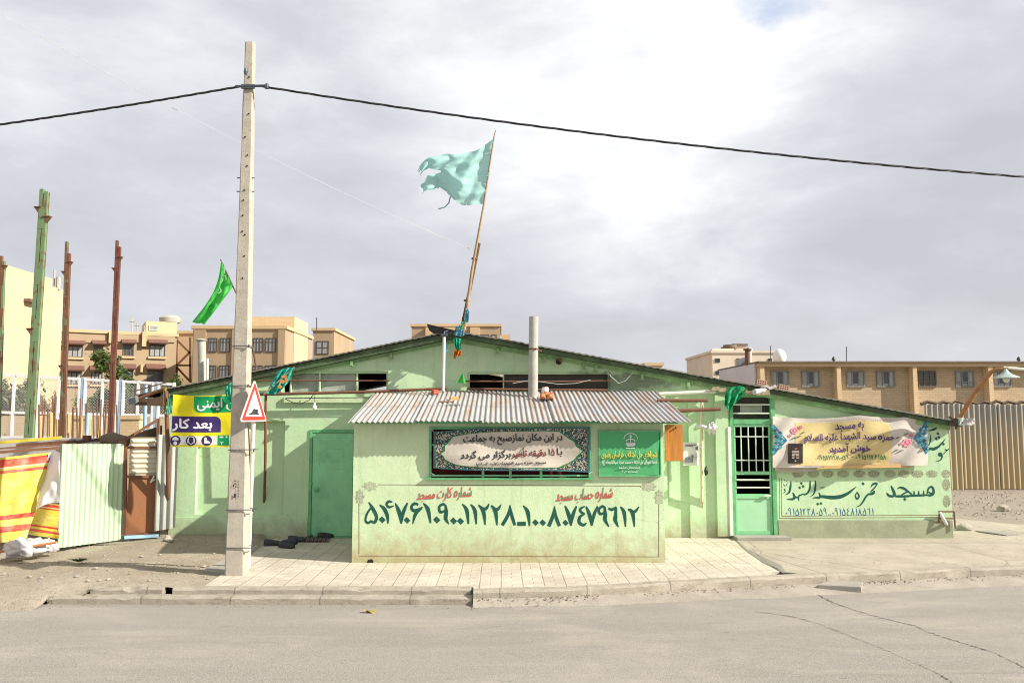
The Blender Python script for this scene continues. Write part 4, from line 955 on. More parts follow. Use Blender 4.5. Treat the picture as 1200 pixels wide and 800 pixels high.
# ================================================================== UTILITY POLE, SIGN, CABLES
base = G(278,674.5, -.005); PY = base.y + .1
pole = thing('utility_pole', 'tall leaning square concrete utility pole at the kerb', 'pole', base)
b = MB(); t = P(293.5,51,PY); bl_ = P(277.5,674,PY)
vs = []; nS = 24
for i in range(nS+1):
    k = i/nS; c = bl_.lerp(t, k); w = .128*(1-k) + .062*k; d = .115*(1-k)+.055*k; ch = .018
    ang = R(4)
    for (x, y) in ((-w+ch,-d),(w-ch,-d),(w,-d+ch),(w,d-ch),(w-ch,d),(-w+ch,d),(-w,d-ch),(-w,-d+ch)):
        j = .006*noise.noise(Vector((x*20, y*20, c.z*3)))
        vs.append((c.x+x+j, c.y+y+j, c.z - (.1 if i == 0 else 0)))
fs = [(8*i+k, 8*i+(k+1)%8, 8*i+8+(k+1)%8, 8*i+8+k) for i in range(nS) for k in range(8)] + [tuple(range(7,-1,-1)), tuple(8*nS+k for k in range(8))]
b.add(vs, fs); b.build('shaft', M['poleconc'], pole)
b = MB()
def polept(py): k = (674-py)/(674-51.0); return bl_.lerp(t, k), .128*(1-k)+.062*k, .115*(1-k)+.055*k
for py in (95,140,168,203,232,262,285,310,336,244,281,190): c, w, d = polept(py); off = .02*math.sin(py); b = MB(); b.lathe((c.x+off, c.y-d-.004, c.z), [(.012,0),(.012,.004),(0,.0045)], 8, axis=(0,-1,0)); b.build('bolt_hole', M['black'], pole)
b = MB()
for py in (216,232.2): c, w, d = polept(py); b.tube([(c.x-w-.05,c.y-.02,c.z),(c.x+w+.03,c.y-.02,c.z)], .008, 6)
b.build('step_bolt', M['wire'], pole)
b = MB(); c, w, d = polept(107); b.box((c.x-w-.02,c.y-d-.03,c.z-.03),(c.x+w+.03,c.y-d-.004,c.z+.03)); b.tube([(c.x-w-.1,c.y-d-.02,c.z+.0),(c.x+w+.22,c.y-d-.02,c.z+.01)], .02, 8); b.lathe((c.x+w+.2,c.y-d-.02,c.z-.03), [(.03,0),(.035,.03),(.02,.07)], 10); b.lathe((c.x-.02,c.y-d-.05,c.z+.2), [(.02,-.04),(.03,0),(.02,.04)], 10)
b.build('cable_clamp', M['wire'], pole)
b = MB()
c, w, d = polept(570)
for (x, y, ww, hh) in ((274,566,3.2,1.2),(272.8,567.5,1.3,3),(275.5,569.5,2.6,1),(274.2,578,2.2,3.6),(273.3,581.5,3,1.2),(274.6,562.5,1.6,1.4)): rect(b, x, y, x+ww, y+hh, lambda px, py, l=0: P(px, py, c.y-d-.012))
for k in range(6): rect(b, 278.6, 563+k*3.4, 279.5, 565.3+k*3.4, lambda px, py, l=0: P(px, py, c.y-d-.012))
b.build('stencil_marks', M['ink'], pole)
sgnY = base.y - .02
sign = thing('road_sign', 'triangular red bordered speed hump warning sign on a white post', 'sign', G(290.5,673,-.005))
pt = P(297.5,474,sgnY); pb = G(290.5,673,-.1); b = MB(); b.tube([pb, pt], .031, 12); b.build('post', M['whitepipe'], sign, smooth=True)
a = R(75); nx = Vector((math.cos(a), math.sin(a), 0)); nn = Vector((math.sin(a), -math.cos(a), 0)); C0 = P(298,470.5,sgnY-.06)
def tri(r, zoff=-.0): return [(0, r*1.02), (-r*.883, -r*.51), (r*.883, -r*.51)]
def rtri(r, rad):
    out = []; q = tri(r)
    for (x, y) in q:
        L = math.hypot(x, y); cx, cy = x*(1-rad*2/L), y*(1-rad*2/L); a0 = math.atan2(y, x)
        for k in range(-4, 5): out.append((cx+rad*math.cos(a0+k*R(15)), cy+rad*math.sin(a0+k*R(15))))
    return out
cv = lambda q, l: C0 + nx*q[0] + Vector((0,0,q[1])) + nn*l + Vector((0,0,-.075))
b = MB(); b.prism([cv(q, 0) for q in rtri(.365,.025)], -nn*.012); b.build('plate', M['white'], sign)
b = MB(); o_ = rtri(.33,.02); i_ = rtri(.235,.008); n = len(o_); b.add([cv(q,.004) for q in o_]+[cv(q,.004) for q in i_], [(k,(k+1)%n,(k+1)%n+n,k+n) for k in range(n)]); b.build('red_border', simple('sign_red', (.60,.045,.03), .4, .06, 4), sign)
b = MB(); b.patch([(-.12,-.095),(-.115,-.075),(-.055,-.07),(-.035,-.03),(0,-.015),(.035,-.03),(.055,-.07),(.115,-.075),(.12,-.095)], lambda x, y: cv((x, y),.005), 1); b.build('hump_symbol', M['ink'], sign)
b = MB(); b.box(C0+Vector((-.02,.02,-.14))+nn*-.05, C0+Vector((.03,.09,-.1))); b.build('bracket', M['wire'], sign)
b = MB()
for py in (415,460.5,533,600,642): 
    c, w, d = polept(py); k = 1.25; x1 = (c.x+w+.105) if py > 470 else c.x+w+.012
    q = [(c.x-w-.008,c.y-d-.008,c.z),(x1,c.y-d-.02,c.z+.006),(x1+.01,c.y+.05,c.z+.0),(c.x+w,c.y+d+.01,c.z-.004),(c.x-w-.008,c.y+d+.008,c.z),(c.x-w-.008,c.y-d-.008,c.z)]
    b = MB(); b.tube(q, .0065, 6); b.tube([(x1,c.y-d-.02,c.z-.015),(x1+.01,c.y-d-.035,c.z+.02)], .009, 6); b.build('wire_tie', M['wire'], pole)
def span(a, c, sag, n=40): return [a.lerp(c, i/n) - Vector((0,0,sag*4*(i/n)*(1-i/n))) for i in range(n+1)]
cc, w, d = polept(107); k0 = Vector((cc.x, cc.y-d-.02, cc.z))
far = P(1200,208,PY); far = k0 + (far-k0)*2.2 + Vector((0,0,.55*2.2*.99))
def bundle(name, label, a, c, sag):
    b = MB(); q = span(a, c, sag, 160)
    for ph in (0, 2.09, 4.19):
        b.tube([p + Vector((0, .009*math.cos(i*.9+ph), .009*math.sin(i*.9+ph))) for i, p in enumerate(q)], .0085, 6)
    return tag(b.build(name, M['cable'], smooth=True), label, 'cable')
bundle('overhead_cable', 'thick twisted black cable running right from the utility pole', k0+Vector((.2,0,.0)), far, .55)
lf = P(0,147,PY); bundle('overhead_cable', 'thick twisted black cable running left from the utility pole', k0+Vector((-.1,0,0)), k0+(lf-k0)*4+Vector((0,0,.25*3)), .25)
pipe('thin_overhead_wire', 'hair-thin pale wire from the flagpole to the upper left', 'wire', span(P(552,292,14.0), P(-300,-160,9.0), .25, 30), .0035, M['thinwire'], 5)

# ================================================================== FLAGS AND CLOTHS
flagpole = thing('flagpole', 'leaning bamboo flagpole lashed to a brown stick at the gable peak', 'flagpole', P(543,388,13.95))
b = MB(); q = [P(544,386,13.92), P(553,318,13.92), P(567,240,13.92), P(579,160,13.92), P(581,153,13.92)]; b.tube(q, [.03,.027,.019,.012,.008], 10); b.build('bamboo_pole', M['bamboo'], flagpole, smooth=True)
b = MB(); b.tube([P(541.5,384,13.98), P(561.5,285,13.98)], [.032,.028], 8); b.build('brown_stick', M['darkwood'], flagpole)
b = MB()
for y, x in ((303,556),(352,547),(372,545)): b.lathe(P(x, y, 13.95), [(.05,-.015),(.055,0),(.05,.015)], 10)
b.build('lashing', M['rust'], flagpole)
def curve(L, u):
    n = len(L); f_ = 0; 
    for i in range(n-1):
        if u <= L[i+1][0] or i == n-2:
            t = (u-L[i][0])/(L[i+1][0]-L[i][0]); t = min(max(t,0),1)
            a0 = L[max(i-1,0)]; a1, a2 = L[i], L[i+1]; a3 = L[min(i+2,n-1)]
            return tuple(.5*((2*a1[k]) + (a2[k]-a0[k])*t + (2*a0[k]-5*a1[k]+4*a2[k]-a3[k])*t*t + (3*a1[k]-a0[k]-3*a2[k]+a3[k])*t**3) for k in (1,2))
top = [(0,580,161),(.25,562,174),(.45,544,179.5),(.65,524,181),(.85,505,184),(1,490,197)]
bot = [(0,567,239),(.3,547,240.5),(.45,536,238.5),(.55,527,229),(.7,515,221),(.85,502,223),(1,494,229)]
def flagpt(u, v):
    a = curve(top, u); c = curve(bot, u); x = a[0]*(1-v)+c[0]*v; y = a[1]*(1-v)+c[1]*v
    if u > .8: 
        sgn = -1 if v < .5 else 1
    rip = .22*math.sin(u*8 + v*2.2)*u + .09*math.sin(u*19 - v*5)*min(1,u*2) + .07*math.sin(v*11 + u*9)*u + .05*noise.noise(Vector((u*6, v*8, 0)))
    return P(x + 1.0*math.sin(v*19+u*4)*u, y + 1.2*math.sin(u*26)*u, 13.92 + rip)
def fmask(u, v):
    if u > .97 and noise.noise(Vector((v*21, 0, 3))) > .0: return False
    e = .47 + .03*math.sin(u*20)
    if u > .70 and abs(v-e) < .02 + (u-.70)*.62*(.8+.4*noise.noise(Vector((u*20,1,0)))): return False
    if v > .98 and u > .3 and noise.noise(Vector((u*22, 9, 3))) > .1: return False
    return True
def flagm(name, c, c2, tr=.35):
    n = mk(name); co = n.co(); a = n.noise(n.map(co,(1,1,1)), 3.2, 8, .68, .5); f = n.noise(co, 9, 6, .7)
    col = n.mix(n.ramp(a, [(.38,0),(.56,1)]), c, c2); col = n.mix(n.ramp(f, [(.55,0),(.75,.5)]), col, mul(c,.6))
    return n.out(col, .7, n.bump(n.noise(co, 10, 5), .5, .03), 0, tr, spec=.3)
b = MB(); b.grid(flagpt, 90, 56, mask=fmask); fl = tag(b.build('torn_flag', cloth('faded_teal_cloth', (.42,.68,.65), .5, .12, (.62,.80,.76)), smooth='all'), 'large faded teal torn flag flying from the bamboo pole', 'flag')
b = MB(); b.tube([P(528,230,13.95), P(526,238,13.9), P(521,243,13.95), P(514,245,13.9)], [.012,.014,.01,.012], 5); b.build('torn_thread', M.setdefault('fadeteal', cloth('teal_thread', (.30,.50,.46))), fl)
def drape(name, label, cat, topL, botL, Y, mat, amp=.04, nu=24, nv=24, seed=1, mask=None, freq=3.0, group=None, parent=None, bend=0):
    def fn(u, v):
        a = curve(topL, u) if len(topL[0]) == 3 else None; c = curve(botL, u)
        x = a[0]*(1-v)+c[0]*v; y = a[1]*(1-v)+c[1]*v; x += bend*math.sin(3.1416*v)*u
        r = amp*(math.sin(u*freq*6.28 + v*2 + seed)*.7 + noise.noise(Vector((u*5, v*5, seed))))
        return P(x, y, Y + r)
    b = MB(); b.grid(fn, nu, nv, mask=mask); o = b.build(name, mat, parent, smooth='all')
    return tag(o, label, cat, group) if parent is None else o
gm = flagm('bright_green_cloth', (.03,.42,.05), (.10,.60,.12), .45)
gf = thing('green_flag', 'bright green flag hanging from a tilted stick left of the utility pole', 'flag', P(285,375,13.95))
b = MB(); b.tube([P(258.5,304,13.9), P(277,344,13.95), P(291,376,14.0), P(300,430,14.0)], [.010,.013,.015,.016], 8); b.build('stick', M['darkwood'], gf)
drape('cloth', '', '', [(0,273,336),(.5,266,321),(1,259,305)], [(0,239,381),(.25,236,378.5),(.5,231,379),(1,225,377)], 13.92, gm, .07, 30, 40, 2, parent=gf, freq=1.6, bend=8.5)
b = MB()
for (pts) in (((262,322,1),(263.5,316,1.4),(262,312,.8)),((258,332,.8),(261,328,1.4),(260,322,1)),((255,344,.8),(259,341,1.5),(257,336,.8)),((259,326,.8),(264,323,1),(265,328,.8))): 
    stroke(b, pts, lambda px, py, l=0: P(px, py, 13.8), lambda x, y: (x, y))
b.build('pale_lettering', simple('faded_print', (.30,.52,.30)), gf)
drape('green_cloth', 'crumpled emerald cloth tied under the eave beside the barred gate', 'cloth', [(0,849,466),(.3,853,456),(.6,866,452),(1,876,455)], [(0,849,474),(.4,855,481),(.7,860,474),(1,871,463)], 13.9, flagm('emerald_cloth', (.01,.22,.09), (.02,.36,.15), .25), .06, 24, 20, 4)
drape('green_cloth', 'small mint green rag hanging on the yellow banner beside the utility pole', 'cloth', [(0,263,456),(.5,268,450),(1,273,448)], [(0,267,470),(.5,269,474),(1,273,468)], 13.2, flagm('mint_cloth', (.02,.36,.22), (.06,.52,.36), .3), .05, 14, 16, 5)
rf = flagm('patterned_teal_cloth', (.01,.30,.24), (.04,.42,.36), .2)
ro = drape('rolled_flag', 'rolled teal flag with orange pattern drooping under the left eave', 'flag', [(0,327,434),(.5,336,431),(1,344,430.5)], [(0,311,461),(.4,320,462),(.7,327,459),(1,338,448)], 13.8, rf, .05, 20, 26, 7)
b = MB()
for (x, y, rx, ry) in ((333,441,3.6,1.6),(331,447,3.2,2.2),(328,453,2.6,2),(335,445,1.5,3.4)): blob(b, x, y, rx, ry, lambda px, py, l=0: P(px, py, 13.70), 0, 16, .18, 5)
b.build('orange_pattern', simple('orange_print', (.55,.24,.06)), ro)
b = MB(); b.tube([P(309,462,13.75), P(345,430,13.8)], .012, 6); b.build('stick', M['bamboo'], ro)
cl_b = flagm('sky_blue_cloth', (.04,.28,.42), (.16,.45,.58), .3)
drape('cloth_strip', 'blue rag knotted low on the flagpole', 'cloth', [(0,546,361),(.5,549,363),(1,550,366)], [(0,544,376),(.5,547,378),(1,549,377)], 13.85, cl_b, .04, 10, 16, 3)
drape('cloth_strip', 'bunched blue and white rag at the foot of the flagpole', 'cloth', [(0,534,383),(.5,540,381),(1,544,386)], [(0,532,392),(.5,540,394),(1,544,393)], 13.82, cl_b, .05, 12, 14, 6)
drape('cloth_strip', 'light green rag wound round the flagpole', 'cloth', [(0,541,378),(.5,545,374),(1,546,372)], [(0,537,386),(.5,541,386),(1,543,384)], 13.8, flagm('light_green_cloth', (.10,.42,.16), (.25,.55,.28), .3), .03, 10, 12, 8)
drape('cloth_strip', 'emerald green rag hanging below the gable peak', 'cloth', [(0,531,398),(.5,535,396),(1,540,397)], [(0,534,409),(.5,537,411),(1,540,410)], 13.8, M.setdefault('emer', flagm('emerald_rag', (.0,.22,.12), (.02,.40,.24), .25)), .05, 12, 14, 9)
drape('cloth_strip', 'orange rag hanging lowest below the gable peak', 'cloth', [(0,532,411),(.5,536,409),(1,541,410)], [(0,531.5,419),(.3,534,421),(.6,535,417),(1,540,418)], 13.8, flagm('orange_cloth', (.62,.20,.03), (.72,.30,.06), .35), .05, 12, 14, 10)
drape('cloth_strip', 'pale blue rag hanging beside the white upright pipe', 'cloth', [(0,521.5,403),(1,524,402)], [(0,521.5,413),(1,525.5,412)], 13.75, cl_b, .02, 6, 10, 11)
b = MB(); q = [(542,436.5),(535,449),(546,448.5)]; b.grid(lambda u, v: P(542+((q[1][0]+(q[2][0]-q[1][0])*u)-542)*v, 436.5+12.3*v, 14.0+.03*math.sin(u*6)*v), 8, 10); tag(b.build('pennant', gm), 'small bright green triangular pennant at the right gable window', 'pennant')
drape('pennant', 'yellow and white pennant on the rusty post at the far left eave', 'pennant', [(0,192,455),(1,195,454)], [(0,190.5,476),(1,194,474)], 13.6, cloth('yellow_pennant', (.66,.52,.08)), .02, 6, 12, 2)
drape('pennant', 'pale mint pennant on the rusty post at the far left eave', 'pennant', [(0,197.5,462),(1,199,461)], [(0,193.5,485),(1,202,484)], 13.55, cloth('mint_pennant', (.18,.55,.36)), .03, 8, 12, 3)

# ================================================================== BANNERS
# safety banner
def sb(px, py, l=0.0):
    u = (px-200)/71; v = (py-460)/63; v_ = py + 1.6*math.sin(u*3.1)*(1-v)
    return P(px - 2.2*v*(1-u), v_, 13.25 + .045*math.sin(u*7+v*2) + .05*math.sin(v*5+u*9)*(1-v) + .02*noise.noise(Vector((u*4,v*4,0))) - l*.5)
bn = thing('safety_banner', 'yellow banner with green and purple panels and work safety pictograms', 'banner', P(236,523,13.25))
b = MB(); b.grid(lambda u, v: sb(203+69.5*u, 462+61.5*v), 40, 34); b.build('cloth', cloth('banner_yellow', (.72,.62,.015), .2, .05), bn, smooth='all')
gpan = cloth('banner_green', (.005,.30,.10), .2, .05); ppan = cloth('banner_purple', (.045,.025,.13), .15, .1); wpan = cloth('banner_white', (.70,.70,.66), .2, .05)
def rr(x0, y0, x1, y1, rad, cs, n=6):
    out = []
    for (cx, cy, a0, k) in ((x1-rad, y0+rad, -90, 'tr'), (x1-rad, y1-rad, 0, 'br'), (x0+rad, y1-rad, 90, 'bl'), (x0+rad, y0+rad, 180, 'tl')):
        if k in cs: out += [(cx+rad*math.cos(R(a0+90*i/n)), cy+rad*math.sin(R(a0+90*i/n))) for i in range(n+1)]
        else: out.append({'tr':(x1,y0),'br':(x1,y1),'bl':(x0,y1),'tl':(x0,y0)}[k])
    # densify
    q = []
    for i in range(len(out)):
        a, c = out[i], out[(i+1) % len(out)]; L = max(1, int(math.hypot(c[0]-a[0], c[1]-a[1])/3))
        q += [(a[0]+(c[0]-a[0])*k/L, a[1]+(c[1]-a[1])*k/L) for k in range(L)]
    return q
b = MB(); b.patch(rr(227.5,463,272,482.5,7,'bl'), lambda x, y: sb(x, y, .004), 8); b.build('green_panel', gpan, bn, smooth='all')
b = MB(); b.patch(rr(202.5,487,259,506,7,'tr'), lambda x, y: sb(x, y, .004), 8); b.build('purple_panel', ppan, bn, smooth='all')
b = MB(); rect(b, 202.5,510.5,271.5,521,sb,.004,0,20,4); b.build('white_strip', wpan, bn, smooth='all')
b = MB(); sbt = lambda px, py, l=0.0: sb(px, py, l+.006)
write(b, 'اول ایمنی', (231.5,464.5,283,480), sbt, .035)
# only what the banner carries: writing stops at its edge
keep = [i for i, f in enumerate(b.f) if all(b.v[k].x < sb(271.5,470).x for k in f)]
b.f = [b.f[i] for i in keep]; b.m = [0]*len(b.f)
b.build('lettering', M['paper'], bn)
b = MB(); write(b, 'بعد کار', (203.5,490,248.5,504.5), sbt, .05); b.build('lettering', M['paper'], bn)
for cx in (207.3, 225.2, 243):
    b = MB(); blob(b, cx, 516, 6.1, 6.1, sbt, 0, 24); pc = b.build('pictogram', ppan, bn)
    b = MB(); s2 = lambda px, py, l=0.0: sb(px, py, l+.014)
    if cx < 210:
        blob(b, cx, 519, 2.2, 2.4, s2, 0, 14); b.patch([(cx-3.6,515.4),(cx-3.2,513),(cx,511.2),(cx+3.2,513),(cx+3.6,515.4)], lambda x, y: s2(x, y, .006), 2)
        b.build('symbol', wpan, pc)
    elif cx < 230:
        for sx_ in (-1, 1): b.patch([(cx+sx_*2.6,514),(cx+sx_*4.2,514),(cx+sx_*4.4,518.5),(cx+sx_*2.7,519)], lambda x, y: s2(x, y, .006), 1)
        stroke(b, ((cx-3.5,514.5,1.0),(cx-2.2,511.8,1.1),(cx,511,1.1),(cx+2.2,511.8,1.1),(cx+3.5,514.5,1.0)), s2, lambda x, y: (x, y)); stroke(b, ((cx-2.2,518,.8),(cx,520.6,.9),(cx+2.2,518,.8)), s2, lambda x, y: (x, y)); b.build('symbol', wpan, pc)
    else:
        b.patch([(cx-2.8,512),(cx-.3,512),(cx-.1,515.2),(cx+1.6,516.2),(cx+3.8,517.2),(cx+4,519.2),(cx-2.8,519.4)], lambda x, y: s2(x, y, .006), 2); b.build('symbol', wpan, pc)
b = MB(); rect(b, 255.5,509.5,268.5,521.5,sbt,.004,0,5,5); pc = b.build('pictogram', gpan, bn); b = MB(); s2 = lambda px, py, l=0.0: sb(px, py, l+.014)
blob(b, 259.8, 511.8, 2.4, 1.1, s2, 0, 14); blob(b, 265.6, 511.6, 1.2, 1.2, s2, 0, 8, .4, 4); rect(b, 258, 517.6, 262, 518.6, s2, .006); rect(b, 259.5, 518.6, 260.5, 521, s2, .0065); b.build('symbol', wpan, pc)
pipe('banner_post', 'rusty upright post carrying the yellow banner and pennants', 'post', [P(194.5,458,13.62), P(196.5,520,13.62), G(197.5,628,.02)], .035, M['rust'])
# banner over the annex window
def ab(px, py, l=0.0):
    u = (px-507)/184; v = (py-500)/57
    y = py + 3.5*math.exp(-(u/.18)**2)*(1-v) - 1.5*u + (1.0*math.sin(u*6.2))*(v)
    return P(px, y, FA-.075 + .02*math.sin(u*14+v*3)*(1-.4*v) + .028*math.sin(u*5-v*4) + .012*noise.noise(Vector((u*9,v*5,0))) - l*.8)
bn = thing('prayer_notice_banner', 'cream notice banner with mosaic border over the annex window', 'banner', P(599,556,FA-.05))
def mosaic():
    n = mk('mosaic_print'); co = n.co(); v = n.vor(co, 62, out='Color'); x = n.xyz(v)[0]; e = n.ramp(n.vor(co, 62, 'DISTANCE_TO_EDGE'), [(.03,1),(.09,0)])
    col = n.ramp(x, [(.0,(.02,.05,.06)),(.25,(.58,.54,.44)),(.55,(.03,.14,.17)),(.72,(.45,.33,.12)),(.85,(.06,.06,.055))], 'CONSTANT')
    return n.out(n.mix(e, col, (.03,.05,.055)), .7, None, 0, .15, spec=.3)
bot_ab = lambda u: 547.5 + 7.5*u**.7
b = MB(); b.grid(lambda u, v: ab(508+183*u, 502+(bot_ab(u)-502)*v), 90, 30); b.build('cloth', mosaic(), bn, smooth='all')
tealb = cloth('banner_teal_edge', (.05,.14,.16), .15, .3)
b = MB()
for (u0,v0,u1,v1) in ((0,0,1,.025),(0,.97,1,1),(0,.025,.014,.97),(.986,.025,1,.97)):
    b.grid(lambda u, v: (lambda U, V: ab(508+183*U, 502+(bot_ab(U)-502)*V, .003))(u0+(u1-u0)*u, v0+(v1-v0)*v), 60 if u1-u0 > .5 else 2, 24 if v1-v0 > .5 else 1)
b.build('teal_edging', tealb, bn, smooth='all')
def lobed(sh):
    L = [(515,530),(519.5,526.5),(520,519.5),(525,515),(529,509.5),(545,507.5),(570,506),(600,505.5),(640,505.5),(657,506.5),(663,511),(668,514.5),(674,518),(677,524),(684,530)]
    Lb = [(678,536),(674,541),(668,544.5),(661,547.5),(656,550),(640,550.5),(600,549.5),(560,547.2),(541,545.5),(533,544),(526,541),(520,537.5),(518,533)]
    q = L + Lb; cx, cy = 600, 530
    return [(cx+(x-cx)*(1-sh*12/max(30,abs(x-cx))) , cy+(y-cy)*(1-sh*1.2/max(6,abs(y-cy))*4)) for x, y in q]
def dens(q, d=3.0):
    o = []
    for i in range(len(q)):
        a, c = q[i], q[(i+1) % len(q)]; L = max(1, int(math.hypot(c[0]-a[0], c[1]-a[1])/d)); o += [(a[0]+(c[0]-a[0])*k/L, a[1]+(c[1]-a[1])*k/L) for k in range(L)]
    return o
b = MB(); b.patch(dens(lobed(0)), lambda x, y: ab(x, y, .006), 14); b.build('green_outline', cloth('banner_outline_green', (.03,.22,.07), .15), bn, smooth='all')
b = MB(); b.patch(dens(lobed(.14)), lambda x, y: ab(x, y, .010), 14); b.build('cream_panel', cloth('banner_cream', (.60,.55,.47), .2, .05, (.48,.42,.35)), bn, smooth='all')
abt = lambda px, py, l=0.0: ab(px, py, l+.013)
b = MB(); write(b, 'در این مکان نمازصبح به جماعت', (543,509,659,521.5), abt, .036); b.build('black_lettering', M['ink'], bn)
b = MB(); write(b, 'با', (652.5,526.5,659,536.5), abt, .04); b.build('black_lettering', M['ink'], bn)
b = MB(); write(b, 'برگزار می گردد', (540,527.5,598.5,538.5), abt, .036); b.build('black_lettering', M['ink'], bn)
b = MB(); numerals(b, '۱۵', (642,526.5,650.5,535), abt, 1.2); b.build('red_lettering', M.setdefault('dkred', simple('dark_red_ink', (.22,.02,.02), .7)), bn)
b = MB(); write(b, 'مسجد حمزه سید الشهداء (علیه السلام)', (558,541.2,640,546.2), abt, .03, res=2); b.build('black_lettering', M['ink'], bn)
b = MB(); write(b, 'دقیقه تأخیر', (600,525.5,640,538), abt, .036); b.build('red_lettering', M['dkred'], bn)
b = MB()
for (x, y) in ((509,503),(690,503),(509,556),(690,556)): b.tube([ab(x, y), P(x+(-6 if x < 600 else 4), y-3, FA-.03)], .004, 5)
b.build('tie_strings', M['thinwire'], bn)
# green council board
cb = thing('council_board', 'green fabric board with emblem and yellow writing right of the annex window', 'sign', P(738,557,FA))
def gb(px, py, l=0.0):
    u = (px-702)/71; v = (py-505)/51
    return P(px, py, FA-.045 + .012*math.sin(u*10+v*8)*v*u - .008*math.sin(u*3.1)*math.sin(v*3.1) - l*.6)
b = MB(); b.grid(lambda u, v: gb(702.5+70*u, 506+50.5*v), 30, 24); b.build('fabric', cloth('board_green', (.085,.40,.16), .1, .06), cb, smooth='all')
b = MB()
for (x0,y0,x1,y1) in ((701,504,774.5,506),(701,556,774.5,558),(701,506,703,556),(772.5,506,774.5,556)):
    a = P(x0,y0,FA-.01); c = P(x1,y1,FA-.01); b.box((a.x, FA-.05, c.z), (c.x, FA-.004, a.z))
b.build('frame', M['framegreen'], cb)
gbt = lambda px, py, l=0.0: gb(px, py, l+.012)
b = MB(); write(b, 'شوراهای حل اختلاف خراسان رضوی', (705,528,770,537.5), gbt, .03); b.build('yellow_lettering', simple('yellow_ink', (.70,.62,.10), .6), cb)
b = MB(); write(b, 'شعبه شورای حل اختلاف مسجد حمزه سیدالشهداء (ع)', (706,538.5,770,545), gbt, .015, res=2); b.build('white_lettering', M['paper'], cb)
b = MB(); write(b, 'شهرستان مشهد', (725,545.5,750,549.5), gbt, .015, res=2); b.build('white_lettering', M['paper'], cb)
b = MB(); write(b, 'شماره', (736,550.5,747,554), gbt, .015, res=2); numerals(b, '۹۰۲', (728.5,550.8,735,553.6), gbt, 1); b.build('white_lettering', M['paper'], cb)
b = MB(); I = lambda x, y: (x, y); gs = lambda *p: stroke(b, p, gbt, I)
gs((731,514,.8),(733,509.6,.9),(739,507.3,1.0),(745,509.6,.9),(747.5,514,.8)); blob(b, 739, 511, 1.3, 1.7, gbt); gs((739,511,.9),(739,519,1.1)); gs((733.5,516.5,1.6),(736,514.5,1.0),(739,514.1,.9),(742,514.5,1.0),(744.5,516.5,1.6))
b.patch([(733,520.5),(734,517.8),(737,518.8),(741,518.8),(744,517.8),(745,520.5),(742.5,523),(735.5,523)], lambda x, y: gbt(x, y, .004), 2); gs((734,524.6,.9),(739,525.2,1.0),(744,524.6,.9)); b.build('emblem', simple('emblem_white', (.6,.66,.6)), cb)
# welcome banner on the right wall
def wb(px, py, l=0.0):
    u = (px-905)/183; v = (py-487)/63
    sagy = 5.0*math.exp(-((u-.02)/.12)**2)*0 + 3.2*math.sin(min(1,u/.56)*3.1416)*(1-v) if u < .56 else 3.2*math.sin((u-.56)/.44*3.1416)*(1-v)
    pull = .05*math.sin(v*7+u*34)*math.exp(-u*6) + .05*math.sin((1-u)*30-v*6)*math.exp(-(1-u)*7) + .03*math.sin(u*8-v*3) + .03*math.sin(u*19+v*7)*(1-v)**1.5 + .015*noise.noise(Vector((u*7,v*4,0)))
    return P(px, py + sagy - 2.2*u*(1-v), W0-.10 + pull - l*.85)
wbn = thing('welcome_banner', 'cream and yellow welcome banner with roses on the right-hand wall', 'banner', P(996,550,W0-.1))
b = MB(); b.grid(lambda u, v: wb(905.5+182*u, 487.5+(60.5-3*u)*v), 90, 32, mask=lambda u, v: not (u > .93 and v > .5 + 2*(1-u) + 0*v and False)); b.build('cloth', cloth('banner_offwhite', (.64,.58,.53), .2, .06, (.50,.43,.38)), wbn, smooth='all')
b = MB(); q = rr(932,493,1044,545,9,'trbr'); b.patch(q, lambda x, y: wb(x, y, .005), 12); yp = b.build('yellow_panel', cloth('banner_pale_yellow', (.70,.57,.27), .2, .08, (.74,.68,.50)), wbn, smooth='all')
orn = cloth('banner_turquoise', (.05,.32,.38), .15, .25); orn2 = cloth('banner_deep_blue', (.02,.14,.24), .15, .2)
def lace(b, tipx, basex, cy, hh, fn):   # turquoise arabesque half-star
    for k in range(9):
        t = (k-4)/4; y = cy + t*hh*.82; x = basex + (tipx-basex)*.30*(1-abs(t))
        blob(b, x, y, abs(tipx-basex)*.17, hh*.10, fn, k % 2, 12, .3, 4)
    for k in range(6):
        t = (k-2.5)/2.5; y = cy + t*hh*.48; x = basex + (tipx-basex)*(.62-.12*abs(t)); blob(b, x, y, abs(tipx-basex)*.15, hh*.10, fn, (k+1) % 2, 12, .3, 4)
    blob(b, basex+(tipx-basex)*.86, cy, abs(tipx-basex)*.12, hh*.09, fn, 1, 12, .2, 4)
    for sgn in (-1, 1): stroke(b, ((basex, cy+sgn*hh, 1.2),(basex+(tipx-basex)*.45, cy+sgn*hh*.5, 1.4),(tipx, cy, 1.2)), fn, I, 1)
wbt = lambda px, py, l=0.0: wb(px, py, l+.017)
b = MB(); lace(b, 922, 906.5, 515, 18, wbt); b.build('turquoise_ornament', [orn, orn2], wbn)
b = MB(); lace(b, 1071, 1086.5, 513, 19, wbt); b.build('turquoise_ornament', [orn, orn2], wbn)
rose = simple('rose_pink', (.62,.25,.30), .7, .2, 30); rose2 = simple('rose_deep', (.45,.10,.16), .7, .2, 30); lfm = simple('rose_leaf', (.10,.14,.07), .7)
